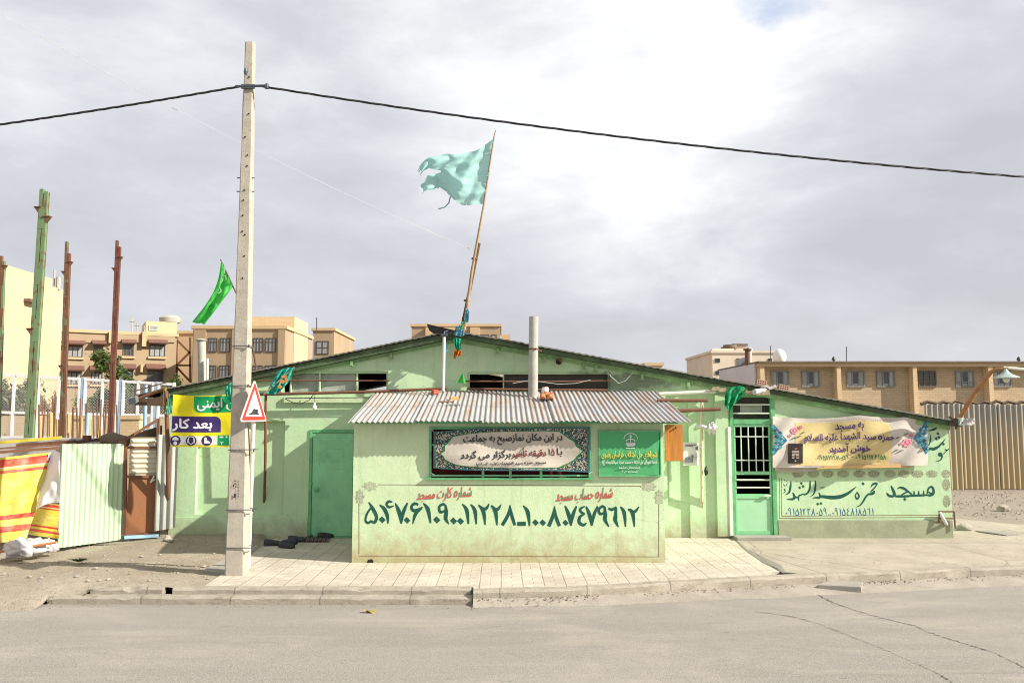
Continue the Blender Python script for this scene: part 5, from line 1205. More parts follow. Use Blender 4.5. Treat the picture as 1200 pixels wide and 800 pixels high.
def roses(b, L, leaves):
    for (x, y, r) in leaves: stroke(b, ((x-r, y+r*.5, .6),(x, y, 1.6),(x+r, y-r*.4, .4)), wbt, I, 2)
    for (x, y, r) in L:
        blob(b, x, y, r, r*.9, wbt, 0, 20, .10, 6); blob(b, x+.2, y-.2, r*.6, r*.55, lambda px, py, l=0: wbt(px, py, l+.003), 1, 16, .14, 5); blob(b, x+.2, y-.3, r*.34, r*.3, lambda px, py, l=0: wbt(px, py, l+.006), 0, 12, .1, 5)
b = MB(); roses(b, [(931,503,4.2),(938,498.5,2.6),(926,509,2.2)], [(936,510,3),(930,512,3),(941,505,2)]); b.build('printed_roses', [rose, rose2, lfm], wbn)
b = MB(); roses(b, [(1063,518,5.4),(1068,510,2.6),(1056,519,2)], [(1062,508,3),(1055,528,4),(1052,512,2.4),(1050,527,3)]); b.build('printed_roses', [rose, rose2, lfm], wbn)
b = MB(); rect(b, 923.5,518.5,940.8,542.5,wbt,.006,0,6,8); pp_ = b.build('black_panel', cloth('banner_black', (.025,.02,.02), .05), wbn)
b = MB(); w2 = lambda px, py, l=0.0: wb(px, py, l+.022)
for k in range(6): rect(b, 928, 527+k*1.7, 936.5, 527.9+k*1.7, w2, .006)
blob(b, 932.2, 539.5, .9, .9, w2); b.build('small_print', simple('tan_print', (.40,.33,.27)), pp_)
b = MB(); blob(b, 932, 524, 2.2, 1.9, w2, 0, 16, .2, 4); b.build('orange_emblem', simple('orange_mark', (.45,.12,.03)), pp_)
b = MB(); M['violet'] = simple('violet_ink', (.075,.035,.17), .7)
for tx, bx4, bo in (('به مسجد', (979,495.5,1012,504.5), .036), ('حمزه سید الشهدا علیه السلام', (942.5,506.5,1048,519), .038), ('خوش آمدید', (972.5,519.5,1020,531), .036)):
    b = MB(); write(b, tx, bx4, wbt, bo); b.build('purple_lettering', M['violet'], wbn)
bl2 = simple('lace_print', (.30,.22,.17), .8)
b = MB()
for k in range(52): blob(b, 944+k*2.0, 546.2, .62, .5, wbt, 0, 6)
b.build('lace_border', bl2, wbn); b = MB()
for k in range(44): blob(b, 958+k*2.0, 491.3, .62, .5, wbt, 0, 6)
b.build('lace_border', bl2, wbn)
b = MB(); numerals(b, '۰۹۱۵۱۲۳۸۰۵۹ - ۰۹۱۵۱۱۷۶۱۵۸', (957,532,1039,538), wbt, 1.25); b.build('green_lettering', simple('green_ink', (.02,.16,.05), .7), wbn)
b = MB(); a = P(956,548,W0-.09); c = P(1067,544.5,W0-.09); b.hexa([P(956,549.5,W0-.12),P(1066.5,547.5,W0-.12),P(1066.5,547.5,W0-.04),P(956,549.5,W0-.04),P(960,545.5,W0-.12),P(1067.5,543,W0-.12),P(1067.5,543,W0-.04),P(960,545.5,W0-.04)]); tag(b.build('wood_plank', M['plank'], bevel=.003), 'yellow wooden batten along the bottom of the welcome banner', 'plank')
drape('torn_cloth', 'grey white torn cloth hanging behind the lower left of the welcome banner', 'cloth', [(0,907,542),(1,955,545)], [(0,908.5,552),(.5,930,553.5),(1,956,551.5)], W0-.05, cloth('dirty_cloth', (.55,.50,.45)), .012, 20, 6, 3)
# ================================================================== STREET LAMP ON THE RIGHT CORNER
lamp = thing('corner_lamp', 'rusty bent pipe lamp with a tin shade on the right corner of the roof', 'lamp', P(1124,492,14.0))
b = MB(); b.tube([P(1123,492,14.0), P(1142,461,13.75), P(1162,435,13.5), P(1169,432.5,13.45), P(1181,432,13.4)], [.036,.034,.032,.03,.028], 10); b.build('arm', M['lamprust'], lamp, smooth=True)
b = MB(); b.tube([P(1176,430.5,13.42), P(1190,431.5,13.38), P(1215,434,13.3)], [.02,.022,.022], 8); b.build('white_arm', M['whitepipe'], lamp, smooth=True)
b = MB(); c = P(1179,441,13.4); b.tube([P(1178,432,13.4), c+Vector((0,0,.08))], .028, 8); b.lathe(c, [(.03,.10),(.045,.075),(.10,.03),(.185,-.005),(.20,-.02),(.195,-.022),(.10,.015),(.04,.06),(.0,.06)], 24); b.build('shade', simple('tin_shade', (.45,.55,.50), .4, .15, 6, metal=.3, dirt=(.2,.16,.1), dirt_amt=.4), lamp, smooth=True)
b = MB(); b.lathe(c+Vector((0,0,-.035)), [(0,-.065),(.03,-.058),(.05,-.025),(.05,.01),(.025,.05),(.022,.08)], 16); b.build('bulb', simple('opal_bulb', (.66,.66,.56), .3), lamp, smooth=True)
b = MB()
for a, c2 in (((1112,488),(1124,497)),((1112,496),(1128,495)),((1119,490),(1121,503)),((1114,499),(1124,492))): b.bar(P(*a,14.0), P(*c2,13.95), .035)
b.build('bracket', M['darkwood'], lamp)
b = MB(); p = P(1134,494,13.9); b.grid(lambda u, v: P(1129+13*u, 490+8*v, 13.85+.05*math.sin(u*5+v*3)+.03*noise.noise(Vector((u*5,v*5,0)))), 12, 10); tag(b.build('plastic_sheet', M['bag'], smooth='all'), 'torn white plastic wrapped on the lamp bracket at the right eave', 'plastic')
b = MB(); b.grid(lambda u, v: P(1122.5+6*u, 489+9*v, 13.9+.05*math.sin(u*6+v*4)), 8, 8); tag(b.build('green_wrap', flagm('striped_green_rag', (.02,.2,.12), (.5,.55,.5), .1), smooth='all'), 'green and white rag tied on the lamp bracket at the right eave', 'rag')

# ================================================================== HOARDINGS ON THE LEFT
def corr_sheet(name, p0, p1, z0a, z0b, z1a, z1b, mat, horiz=False, pitch=.076, amp=.011, parent=None, nz=6):
    """corrugated sheet standing between ground points p0,p1"""
    a = Vector((p0[0], p0[1], 0)); c = Vector((p1[0], p1[1], 0)); L = (c-a).length; n = Vector((c.y-a.y, -(c.x-a.x), 0)).normalized()
    def fn(u, v):
        z = (z0a+(z0b-z0a)*u)*(1-v) + (z1a+(z1b-z1a)*u)*v; s_ = z if horiz else u*L
        return a.lerp(c, u) + n*(amp*math.sin(6.2832*s_/pitch) + .012*noise.noise(Vector((u*3+p0[0], v*2, 1)))) + Vector((0,0,z))
    b = MB(); b.grid(fn, 6 if horiz else max(8, int(L/.0095)), max(nz, int(abs(z1a-z0a)/.0095)) if horiz else nz); return b.build(name, mat, parent, smooth='all')
HY = {0: 12.55, 70: 13.2, 145: 13.85, 186: 14.05, 206: 14.0}
def hp(px, py): 
    ks = sorted(HY); 
    for a, c in zip(ks, ks[1:]):
        if px <= c or c == ks[-1]: t = (px-a)/(c-a); return P(px, py, HY[a]*(1-t)+HY[c]*t)
a0, a1 = hp(70,642), hp(145.5,632); t0, t1 = hp(70,520), hp(145.5,520)
gs_ = corr_sheet('corrugated_sheet', ((a0.x+t0.x)/2, a0.y), ((a1.x+t1.x)/2, a1.y), a0.z, a1.z, t0.z, t1.z, M['greensheet']); tag(gs_, 'pale green corrugated hoarding sheet between the yellow tarpaulin and the rusty door', 'hoarding')
rd = thing('rusty_door', 'rusty steel site door with a cream corrugated upper panel', 'door', hp(166,628))
q0, q1 = hp(148,628), hp(184,626); dirn = (q1-q0); dirn.z = 0; nrm = Vector((dirn.y, -dirn.x, 0)).normalized()
zt = hp(166,559).z
b = MB(); b.prism([Vector((q0.x,q0.y,.05)), Vector((q1.x,q1.y,.05)), Vector((q1.x,q1.y,zt)), Vector((q0.x,q0.y,zt))], -nrm*.03); b.build('lower_panel', M['rustdoor'], rd)
corr_sheet('upper_panel', (q0.x,q0.y), (q1.x,q1.y), zt+.01, zt+.01, hp(148,512).z, hp(184,512).z, M['creamsheet'], True, .085, .014, rd)
b = MB(); f3 = lambda px, py, o=.02: hp(px, py) + nrm*o
for (a, c) in (((147,515),(147,627)),((185.5,490),(185.5,630)),((147,515),(186,491)),((147,524),(186,524)),((147,558),(186,558)),((147,626),(184,625))): b.bar(f3(*a), f3(*c), .045)
b.build('frame', M['rust'], rd)
b = MB(); b.tube([f3(177,564,.05), f3(181,557,.05)], .014, 8); b.tube([f3(176,565,.05), f3(182,561,.05)], .01, 8); b.build('handle', M['white'], rd)
b = MB(); b.bar(hp(146,628.5)+nrm*.08, hp(186,626.5)+nrm*.08, .05); tag(b.build('threshold_bar', M['ltblue']), 'pale blue bar lying under the rusty door', 'bar')
a0, a1 = hp(184,621), hp(206,618); g2 = corr_sheet('corrugated_sheet', (a0.x-.0, a0.y-.12), (a1.x, a1.y-.02), a0.z, a1.z, hp(184,508).z, hp(206,513).z, M['greysheet'], pitch=.11, amp=.018); tag(g2, 'dented grey corrugated sheet between the rusty door and the green wall', 'hoarding')
# tarpaulin
def tarpm():
    n = mk('striped_tarpaulin'); uv = n.co('UV'); x = n.xyz(uv); co = n.co()
    col = n.ramp(x[1], [(0,(.70,.55,.05)),(.025,(.60,.03,.02)),(.115,(.66,.60,.30)),(.135,(.70,.55,.05)),(.155,(.60,.03,.02)),(.19,(.72,.57,.06)),(.68,(.62,.03,.02)),(.735,(.72,.57,.06)),(.81,(.62,.03,.02)),(.885,(.70,.55,.05))], 'CONSTANT')
    d = n.noise(co, 5, 6, .7); cr = n.noise(n.map(co,(3,3,12)), 3, 6)
    return n.out(n.mix(n.ramp(d, [(.38,0),(.75,.45)]), col, (.74,.66,.42)), .42, n.bump(n.math('ADD', d, cr), .5, .03), 0, .15, spec=.4)
tm = tarpm()
def tarp(u, v):
    xt = -45 + 111*u; yt = 541 - 12*u; xb = -45 + 75*u; yb = 641 - 9*u
    x = xt*(1-v)+xb*v; y = yt*(1-v)+yb*v
    Yb = HY[0] + (x/70)*.65
    return P(x, y, Yb - .10 + .05*math.sin(u*11 + v*4) + .05*v + .05*noise.noise(Vector((u*5,v*4,0))))
b = MB(); b.grid(tarp, 50, 40); tag(b.build('tarpaulin', tm, smooth='all'), 'yellow tarpaulin with red stripes draped over the low wall at the far left', 'tarpaulin')
b = MB(); b.grid(lambda u, v: P(57+13.5*u-17*v*(1-u)*.9, 531+ (66-8*u)*v - 3*math.sin(u*3), HY[70]-.30-.12*u + .07*math.sin(v*5+u*3)+.04*noise.noise(Vector((u*4,v*4,2)))), 18, 24); tag(b.build('tarpaulin', M['fencewhite'], smooth='all'), 'white folded end of tarpaulin beside the pale green corrugated sheet', 'tarpaulin')
b = MB(); b.grid(lambda u, v: P(33+36.5*u, 586+8*u*0+ 40*v+ 5*u, HY[70]-.04 + .04*math.sin(u*6+v*3)), 24, 20)
tag(b.build('tarpaulin', tm, smooth='all'), 'small lower piece of striped yellow tarpaulin under the white fold', 'tarpaulin')
b = MB(); a = P(-60,540,12.55); c = P(69,528,13.18); b.bar(P(-60,534,12.6), P(70,524.5,13.2), .045); b.bar(P(-60,529,12.7), P(70,521,13.3), .03); tag(b.build('rail', M['rust']), 'rusty rail carrying the striped tarpaulin', 'rail')
b = MB(); b.bar(P(-60,523,13.2), P(72,512.5,13.6), .05, .05); tag(b.build('yellow_batten', simple('yellow_batten', (.55,.45,.05))), 'yellow batten above the striped tarpaulin', 'batten')
b = MB(); q = [P(-60,668,12.75), P(66,644,13.32)]; b.hexa([q[0]+Vector((0,0,-.2)), q[1]+Vector((0,0,-.2)), q[1]+Vector((0,.25,-.2)), q[0]+Vector((0,.25,-.2)), P(-60,600,12.75), P(66,598,13.32), P(66,598,13.32)+Vector((0,.25,0)), P(-60,600,12.75)+Vector((0,.25,0))]); tag(b.build('low_wall', M['slabgrey'], bevel=.01), 'low grey concrete wall under the striped tarpaulin', 'wall')
def sack(px, py, Y, w, h, sd, label):
    c = P(px, py, Y); b = MB()
    def fn(u, v):
        th_ = u*6.2832; ph = v*3.1416; d = Vector((math.cos(th_)*math.sin(ph), math.sin(th_)*math.sin(ph), math.cos(ph)))
        k = 1 + .34*noise.noise(d*1.9+Vector((sd,0,0))) + .20*noise.noise(d*4+Vector((sd,3,0))) + .10*abs(noise.noise(d*9+Vector((sd,7,0))))
        return c + Vector((d.x*w*k, d.y*w*.6*k, max(d.z,-.75)*h*k))
    b.grid(fn, 44, 28); return tag(b.build('rubble_sack', M['bag'], smooth='all'), label, 'sack', 'sacks at the foot of the low wall')
sack(22,643,12.45,.20,.14,1,'leftmost white rubble sack at the foot of the low wall'); sack(41,641,12.65,.20,.13,5,'middle white rubble sack at the foot of the low wall'); sack(57,640,12.85,.13,.11,9,'right and smallest white rubble sack at the foot of the low wall')
b = MB(); b.tube([P(-40,653,12.2), P(66,635,12.6)], .018, 8); tag(b.build('wooden_pole', M['clay'], smooth=True), 'thin orange pole leaning along the white rubble sacks', 'pole')
# concrete ledge behind, beams, rolled tarpaulin
b = MB(); b.box((P(-120,515,15.2).x, 15.2, -.1), (P(126,515,15.2).x, 15.5, P(60,513.5,15.2).z)); tag(b.build('boundary_wall', concrete('pale_concrete', (.50,.48,.44), 2), bevel=.01), 'pale grey concrete wall top behind the hoardings', 'wall')
b = MB(); b.bar(P(20,522,14.6), P(88,517,14.7), .06); tag(b.build('steel_beam', M['rust']), 'rusty beam lying on the pale wall top', 'beam')
b = MB(); b.bar(P(88,517.5,14.7), P(121,515,14.8), .05); b.bar(P(89,519.5,14.6), P(120,513,14.9), .03); tag(b.build('steel_beam', M['darkwood']), 'dark crooked beams beside the rolled brown sheet', 'beam')
b = MB(); p0, p1 = P(121,516,14.7), P(149,517,14.6); b.tube([p0, p0.lerp(p1,.35)+Vector((0,0,.03)), p0.lerp(p1,.7), p1], [.10,.13,.115,.09], 14); tag(b.build('rolled_sheet', simple('brown_canvas', (.17,.12,.08), .8, .25, 6, bump=.5), smooth=True), 'rolled brown canvas on top of the pale green hoarding', 'roll')
b = MB(); b.grid(lambda u, v: P(146+44*u, 512-14*u*(1-v)-2*v+8*v, 14.9+.06*math.sin(u*8)+.5*v*0), 24, 8); tag(b.build('brown_canvas', simple('brown_canvas_sheet', (.16,.11,.075), .85, .25, 6, bump=.5), smooth='all'), 'brown canvas sheet behind the rusty door', 'canvas')
b = MB(); p = P(102,514,14.75); b.box((p.x-.06,14.7,p.z-.05),(p.x+.06,14.8,p.z+.06)); tag(b.build('brick_piece', M['rustred'], bevel=.006), 'reddish block on the pale wall top beside the blue post', 'brick')
# eave structure left of the mosque
b = MB(); b.hexa([P(157,459,14.0),P(197,448,14.0),P(197,448,15.2),P(157,459,15.2),P(157,457.5,14.0),P(197,446.5,14.0),P(197,446.5,15.2),P(157,457.5,15.2)]); b.hexa([P(158,474.5,13.8),P(195,476,13.8),P(197,476,15),P(160,474,15),P(160,468,13.8),P(195,464,13.8),P(197,464,15),P(160,468,15)]); tag(b.build('eave_boards', M['darkwood']), 'dark boards under the left end of the roof', 'boards')
b = MB(); b.tube([P(160,468,13.7), P(178,461,13.7), P(194,455,13.65)], .03, 8); tag(b.build('eave_pole', M['rustpipe']), 'brown bracket pole under the left end of the roof', 'pole')
fl_ = thing('floodlight', 'grey box floodlight under the left end of the roof', 'lamp', P(156,470,13.6))
b = MB(); b.hexa([P(151,474.5,13.5),P(160,472,13.5),P(163,471,13.7),P(153,473.5,13.7),P(149.5,466.5,13.5),P(159,464,13.5),P(162,463,13.7),P(152,465.5,13.7)]); b.build('housing', simple('flood_grey', (.30,.31,.32), .4, .1, 6, metal=.4), fl_, bevel=.01)
b = MB(); b.hexa([P(151.6,473.6,13.49),P(159.3,471.3,13.49),P(159.3,471.3,13.497),P(151.6,473.6,13.497),P(150.6,467.3,13.49),P(158.4,465.2,13.49),P(158.4,465.2,13.497),P(150.6,467.3,13.497)]); b.build('glass', M['glass'], fl_)
# ------------------------------------------------------------------ steel columns
def column(top, bot, Y, w, mats, label, brackets, cut):
    t = P(*top, Y); bt = P(*bot, Y); bt = bt + (bt-t).normalized()*(bt.z+.05)/max(.05, (t-bt).normalized().z); o = thing('steel_column', label, 'column', bt, 'steel columns of the unfinished building')
    m1, m2 = mats
    for s_, m in ((-1, m1), (1, m2)):
        b = MB(); off = Vector((s_*w*.27, 0, 0)); tt = t + off + (Vector((0,0,-cut)) if s_ == (1 if cut > 0 else -1) else Vector((0,0,0)))
        a = bt + off
        for (x0, x1, y0, y1) in ((-w*.22,w*.22,-w*.26,-w*.20),(-w*.22,w*.22,w*.20,w*.26),(-w*.16,w*.16,-w*.20,w*.20)):
            b.hexa([a+Vector((x0,y0,0)),a+Vector((x1,y0,0)),a+Vector((x1,y1,0)),a+Vector((x0,y1,0)),tt+Vector((x0,y0,0)),tt+Vector((x1,y0,0)),tt+Vector((x1,y1,0)),tt+Vector((x0,y1,0))])
        b.build('beam', m, o)
    k = 0.04
    while k < .9:
        c = t.lerp(bt, k+.04); b = MB(); b.box((c.x-w*.40, c.y-w*.275, c.z-.22), (c.x+w*.40, c.y-w*.262, c.z+.22)); b.build('batten_plate', m1, o); k += .17
    b = MB()
    for (py, s_) in brackets:
        q = (py-top[1])/(bot[1]-top[1]); c = P(top[0]+(bot[0]-top[0])*q, py, Y) + Vector((s_*w*.55, -w*.1, 0)); h = w*.45
        b.prism([c+Vector((-s_*h*.2,-h*.5,h*.6)), c+Vector((s_*h,-h*.5,h*.6)), c+Vector((-s_*h*.2,-h*.5,-h))], (0,h,0)); b.box(c+Vector((-h*1.0,-h*.7,h*.6)), c+Vector((h,h*.7,h*.75)))
    b.build('bracket', M['rust'], o); return o
column((52.5,225),(34,515),15.7,.165,(M['steelgreen'],M['steelgreen']),'tall green steel column standing behind the striped tarpaulin',[(246,-1),(257,1),(388,-1)],-.05)
column((79.5,297),(73,512),19.0,.13,(M['steelmix'],M['rust']),'green and rust steel column between the tall green one and the brown one',[(309,1),(320,-1),(430,-1)],-.28)
column((139,282),(129.5,505),18.0,.115,(M['rustred'],M['rustred']),'brown rusted steel column nearest the mosque',[(303,1),(316,-1),(427,-1)],.14)
column((3.5,300),(-3,512),19.0,.12,(M['rust'],M['steelgreen']),'steel column cut by the left edge of the photo',[(313,1)],.12)
pipe('blue_post', 'short blue painted post standing on the pale wall top', 'post', [P(103,484,16), P(101,520,16)], .033, M['blue'])
pipe('blue_post', 'blue painted post between the white fence and the mosque eave', 'post', [P(171,451,17), P(169.5,505,17)], .036, M['blue'])
# ------------------------------------------------------------------ white sports fence
fy = 27.0
fence = thing('mesh_fence', 'tall white framed wire mesh fence behind the building site', 'fence', P(80,520,fy))
posts = [-62,-30,15,40.5,68,95.5,119,140.5,161,182,203]
def ftop(x): return 438.5 + .055*x
for x in posts:
    b = MB(); b.box((P(x,480,fy).x-.04, fy-.03, -.05), (P(x,480,fy).x+.04, fy+.03, P(x,ftop(x)-1.5,fy).z)); b.build('post', M['blue'] if x in (40.5,95.5,140.5,182,-30) else M['fencewhite'], fence)
    if x in (40.5,95.5,140.5,182,-30):
        b = MB(); b.box((P(x,480,fy).x-.13, fy-.04, .1), (P(x,480,fy).x-.055, fy+.04, P(x,ftop(x),fy).z)); b.box((P(x,480,fy).x+.055, fy-.04, .1), (P(x,480,fy).x+.13, fy+.04, P(x,ftop(x),fy).z)); b.build('panel_stile', M['fencewhite'], fence)
bs_ = [MB(), MB(), MB()]
for a, c in zip(posts, posts[1:]):
    xa_, xc_ = P(a,480,fy).x+.05, P(c,480,fy).x-.05
    for b, (ya, yc) in zip(bs_, ((ftop(a), ftop(c)), (482.5+.02*a, 482.5+.02*c), (512,512))):
        za_, zc_ = P(a,ya,fy).z, P(c,yc,fy).z
        b.hexa([(xa_,fy-.03,za_-.055),(xc_,fy-.03,zc_-.055),(xc_,fy+.03,zc_-.055),(xa_,fy+.03,za_-.055),(xa_,fy-.03,za_+.03),(xc_,fy-.03,zc_+.03),(xc_,fy+.03,zc_+.03),(xa_,fy+.03,za_+.03)])
for b in bs_: b.build('rail', M['fencewhite'], fence)
n = mk('wire_mesh'); x = n.xyz(n.co()); s1 = n.math('FRACT', n.math('MULTIPLY', n.math('ADD', x[0], x[2]), 11)); s2_ = n.math('FRACT', n.math('MULTIPLY', n.math('SUBTRACT', x[0], x[2]), 11))
al = n.math('MAXIMUM', n.math('LESS_THAN', s1, .15), n.math('LESS_THAN', s2_, .15))
n.out((.45,.45,.44), .5, None, 0, alpha=al); M['mesh'] = n.m
b = MB()
for a, c in zip(posts, posts[1:]):
    b.add([(P(a,480,fy).x+.05,fy+.001,.1),(P(c,480,fy).x-.05,fy+.001,.1),(P(c,480,fy).x-.05,fy+.001,P(c,ftop(c),fy).z-.05),(P(a,480,fy).x+.05,fy+.001,P(a,ftop(a),fy).z-.05)], [(0,1,2,3)])
b.build('wire_mesh', M['mesh'], fence)
# rebar and timber stakes on the building site
r0 = None
for k in range(34):
    px = 42 + k*2.85 + rnd.uniform(-1.2,1.2)
    if 104 < px < 108: continue
    Y = rnd.uniform(19.5, 23.5); wood = k % 4 == 2
    p0 = P(px, 516, Y); tp = P(px+rnd.uniform(-2,2), rnd.uniform(466,480) if not wood else rnd.uniform(483,492), Y); p0.z = -.05
    b = MB(); b.tube([p0, p0.lerp(tp,.6)+Vector((rnd.uniform(-.04,.04),0,0)), tp], .045 if wood else .018, 6)
    tag(b.build('timber_stake' if wood else 'rebar_rod', M['plank'] if wood else M['rust']), 'pale timber stake standing among the rebar on the building site' if wood else 'rusty rebar rod sticking up on the building site behind the hoarding', 'stake' if wood else 'rebar', 'timber stakes on the building site' if wood else 'rebar rods on the building site')
for (px, Y, w_) in ((152,22,.5),(92,24,.35)):
    p = P(px,505,Y); b = MB(); b.box((p.x-w_/2,Y,-.05),(p.x+w_/2,Y+.3,P(px,491,Y).z)); b.box((p.x-w_/2-.04,Y-.03,P(px,491,Y).z),(p.x+w_/2+.04,Y+.33,P(px,491,Y).z+.1)); tag(b.build('masonry_pier', M['creambrick']), 'cream brick pier behind the mesh fence beside the mosque eave' if px > 120 else 'cream brick pier behind the brown steel column', 'pier')
b = MB(); b.box((P(-150,500,30).x,30,-.05),(P(215,500,30).x,30.3,P(80,487,30).z)); tag(b.build('site_wall', M['creambrick']), 'low cream brick wall behind the mesh fence', 'wall')

# ================================================================== BUILDINGS BEHIND
def facade_window(b_frame, b_glass, c, w, h, nrm_, nv, tan):
    pass
class Bld:
    """box building: front edge A->B on the ground, height, depth; windows set on the front face"""
    def __init__(s, name, label, A, B, z1, depth, mat, cap=True, side=None, capm='ochrelight'):
        s.A = Vector((A[0], A[1], 0)); s.B = Vector((B[0], B[1], 0)); s.t = (s.B-s.A).normalized(); s.n = Vector((s.t.y, -s.t.x, 0)); s.L = (s.B-s.A).length; s.z1 = z1
        s.o = thing(name, label, 'building', (s.A+s.B)/2); s.d = depth
        b = MB(); s.bx(b, 0, s.L, -.2, z1, -depth, 0); b.build('walls', mat, s.o)
        if cap: b = MB(); s.bx(b, -.12, s.L+.12, z1+.002, z1+.22, -depth-.12, .12); b.build('parapet', M[capm], s.o)
    def bx(s, b, u0, u1, z0, z1, d0, d1):
        p = lambda u, d, z: s.A + s.t*u + s.n*d + Vector((0,0,z))
        b.hexa([p(u0,d1,z0),p(u1,d1,z0),p(u1,d0,z0),p(u0,d0,z0),p(u0,d1,z1),p(u1,d1,z1),p(u1,d0,z1),p(u0,d0,z1)])
    def u(s, px):   # photo column -> distance along the front
        d = ray(px, 420); k = d.x/d.y
        return ((k*s.A.y - s.A.x) / (s.t.x - k*s.t.y))
    def z(s, px, py): Y = (s.A + s.t*s.u(px)).y; return P(px, py, Y).z
    def window(s, x0, y0, x1, y1, nv=2, frame='darkframe', glass='glass', awn=None, sill='ochrelight', hz=None):
        u0, u1 = s.u(x0), s.u(x1); z1, z0 = s.z(x0, y0), s.z(x0, y1); f = .045
        b = MB(); s.bx(b,u0,u1,z0,z0+f,.002,.06); s.bx(b,u0,u1,z1-f,z1,.002,.06); s.bx(b,u0,u0+f,z0+f,z1-f,.002,.06); s.bx(b,u1-f,u1,z0+f,z1-f,.002,.06)
        for k in range(1, nv): x = u0+(u1-u0)*k/nv; s.bx(b,x-f*.5,x+f*.5,z0+f,z1-f,.003,.055)
        if hz: zz_ = z0+(z1-z0)*hz; s.bx(b,u0+f,u1-f,zz_-f*.4,zz_+f*.4,.004,.05)
        w = b.build('window', M[frame], s.o)
        b = MB(); s.bx(b,u0+f,u1-f,z0+f,z1-f,.001,.02); b.build('pane', M[glass], w)
        if sill: b = MB(); s.bx(b,u0-.1,u1+.1,z0-.16,z0-.005,.0015,.14); b.build('sill', M[sill], w)
        if awn:
            b = MB(); p = lambda u, d, z: s.A + s.t*u + s.n*d + Vector((0,0,z)); za_, zb_ = s.z(x0, awn[0]), s.z(x0, awn[1]); e = .14
            b.hexa([p(u0-e,.5,zb_),p(u1+e,.5,zb_),p(u1+e,.003,zb_+.1),p(u0-e,.003,zb_+.1),p(u0-e,.55,zb_+.08),p(u1+e,.55,zb_+.08),p(u1+e,.003,za_),p(u0-e,.003,za_)]); b.build('awning', M['awnfab'], w)
    def block(s, name, mat, x0, x1, y0, y1, d0, d1, px=None):
        b = MB(); s.bx(b, s.u(x0), s.u(x1), s.z(x0,y1) if y1 else -.1, s.z(x0,y0), d0, d1); return b.build(name, M[mat], s.o)
def gx(px, Y): d = ray(px, 430); return (d.x/d.y*Y, Y)
# far left cream gable
B1 = Bld('cream_building', 'tall blank cream brick building at the far left', gx(-75,36), gx(70,46), P(5,322,41).z, 14, M['creambrick'], cap=False)
b = MB(); B1.bx(b, B1.u(-75), B1.u(58), B1.z1, B1.z1+.0+.45, -13, -.05); b.build('roof_parapet', M['creambrick'], B1.o)
b = MB(); q = P(63,335,45.5); b.tube([q, q+Vector((0,0,.9))], .05, 6); b.tube([q+Vector((.25,0,-.2)), q+Vector((.25,0,.5))], .12, 8); b.build('roof_vents', M['asbestos'], B1.o)
b = MB(); B1.bx(b, B1.u(24), B1.u(34), B1.z(28,352.5)-.08, B1.z(28,352.5)+.08, .002, .35); b.build('bracket', M['awnfab'], B1.o)
# ochre apartments
B2 = Bld('apartment_block', 'ochre apartment block with brown window awnings behind the mesh fence', gx(64,56), gx(206,60), P(100,390,57).z, 12, M['ochre'])
for (x0, x1, y0, y1, g) in ((79,96.5,405,418,'glasspale'),(109.5,121,405,418,'glass'),(144,156.5,404,417,'glass'),(175,193,404,417.5,'glasspale'),(79,96.5,436,450,'glasspale'),(108,121,436,450,'glasspale'),(144,157,434,448,'glass'),(173.5,192,434,450,'glass')):
    B2.window(x0, y0, x1, y1, 3, 'coping' if g == 'glass' else 'darkframe', g, awn=(y0-7.5, y0-1.0) if y0 < 420 else (y0-8, y0-1.2))
for x in (126,165): B2.block('pilaster', 'ochrelight', x, x+5, 389, 406 if x > 150 else 402, .001, .35);  # pilasters in paler ochre: their sunlit look is put into the colour
B2.block('lit_strip', 'ochrelight', 164.5, 167, 427, 436, .001, .35)  # sunlit strip of the front, drawn as a paler ochre block
for (x0, x1) in ((66,124),(132,163),(168,204)): B2.block('bay', 'ochre', x0, x1, 390.5, 400, .0015, .10)
hut = Bld('roof_hut', 'small cream stair hut on the roof of the ochre apartment block', gx(169,60), gx(206,61), P(180,376,60).z, 4, M['creambrick'], cap=False)
hut.window(173,381,184,387,1,'paleiron','glasspale',sill=None)
b = MB(); c = P(190,374,61); b.lathe(c+Vector((0,1.5,0)), [(.75,-.1),(.8,.25),(.5,.45),(0,.5)], 16); tag(b.build('water_tank', M['asbestos'], smooth=True), 'round grey tank on top of the cream stair hut', 'tank')
b = MB(); p = P(147,389,58)
for dx, hh in ((0,1.2),(.35,.8),(.9,.55)): b.tube([p+Vector((dx,1,0)), p+Vector((dx,1,hh))], .04, 5); b.tube([p+Vector((dx-.2,1,hh*.7)), p+Vector((dx+.2,1,hh*.7))], .03, 5)
tag(b.build('rooftop_aerials', M['asbestos']), 'small pale aerials on the ochre apartment roof', 'aerial')
B2b = Bld('recessed_building', 'brown recessed brick building with steel bracing between two ochre blocks', gx(200,64), gx(232,64), P(215,391,64).z, 10, M['brickwall'], cap=True)
b = MB(); f4 = lambda px, py: P(px, py, 60.6)
for a, c in (((207,393),(207,448)),((208,399),(223,414)),((223,412),(207,428)),((207,430),(222,446)),((223,395),(223,448)),((208,428),(224,428))): b.bar(f4(*a), f4(*c), .13)
tag(b.build('steel_bracing', M['rust']), 'rusty diagonal steel bracing between the two ochre apartment blocks', 'bracing')
B3 = Bld('apartment_block', 'ochre apartment block with paired dark windows behind the utility pole', gx(225,54), gx(334,54), P(260,385.5,54).z, 7.5, M['ochre'])
for (x0, x1) in ((243.5,254),(257.5,269),(296.5,308),(311,323)):
    B3.window(x0,396,x1,412.5,3,'darkframe','glasspale',hz=.7,sill=None); B3.window(x0,428,x1,444,3,'darkframe','glasspale',hz=.7,sill=None)
for (x0, x1) in ((227,241),(272,293.5),(326,334)): B3.block('pier', 'ochre', x0, x1, 386.5, 470, .0015, .14)
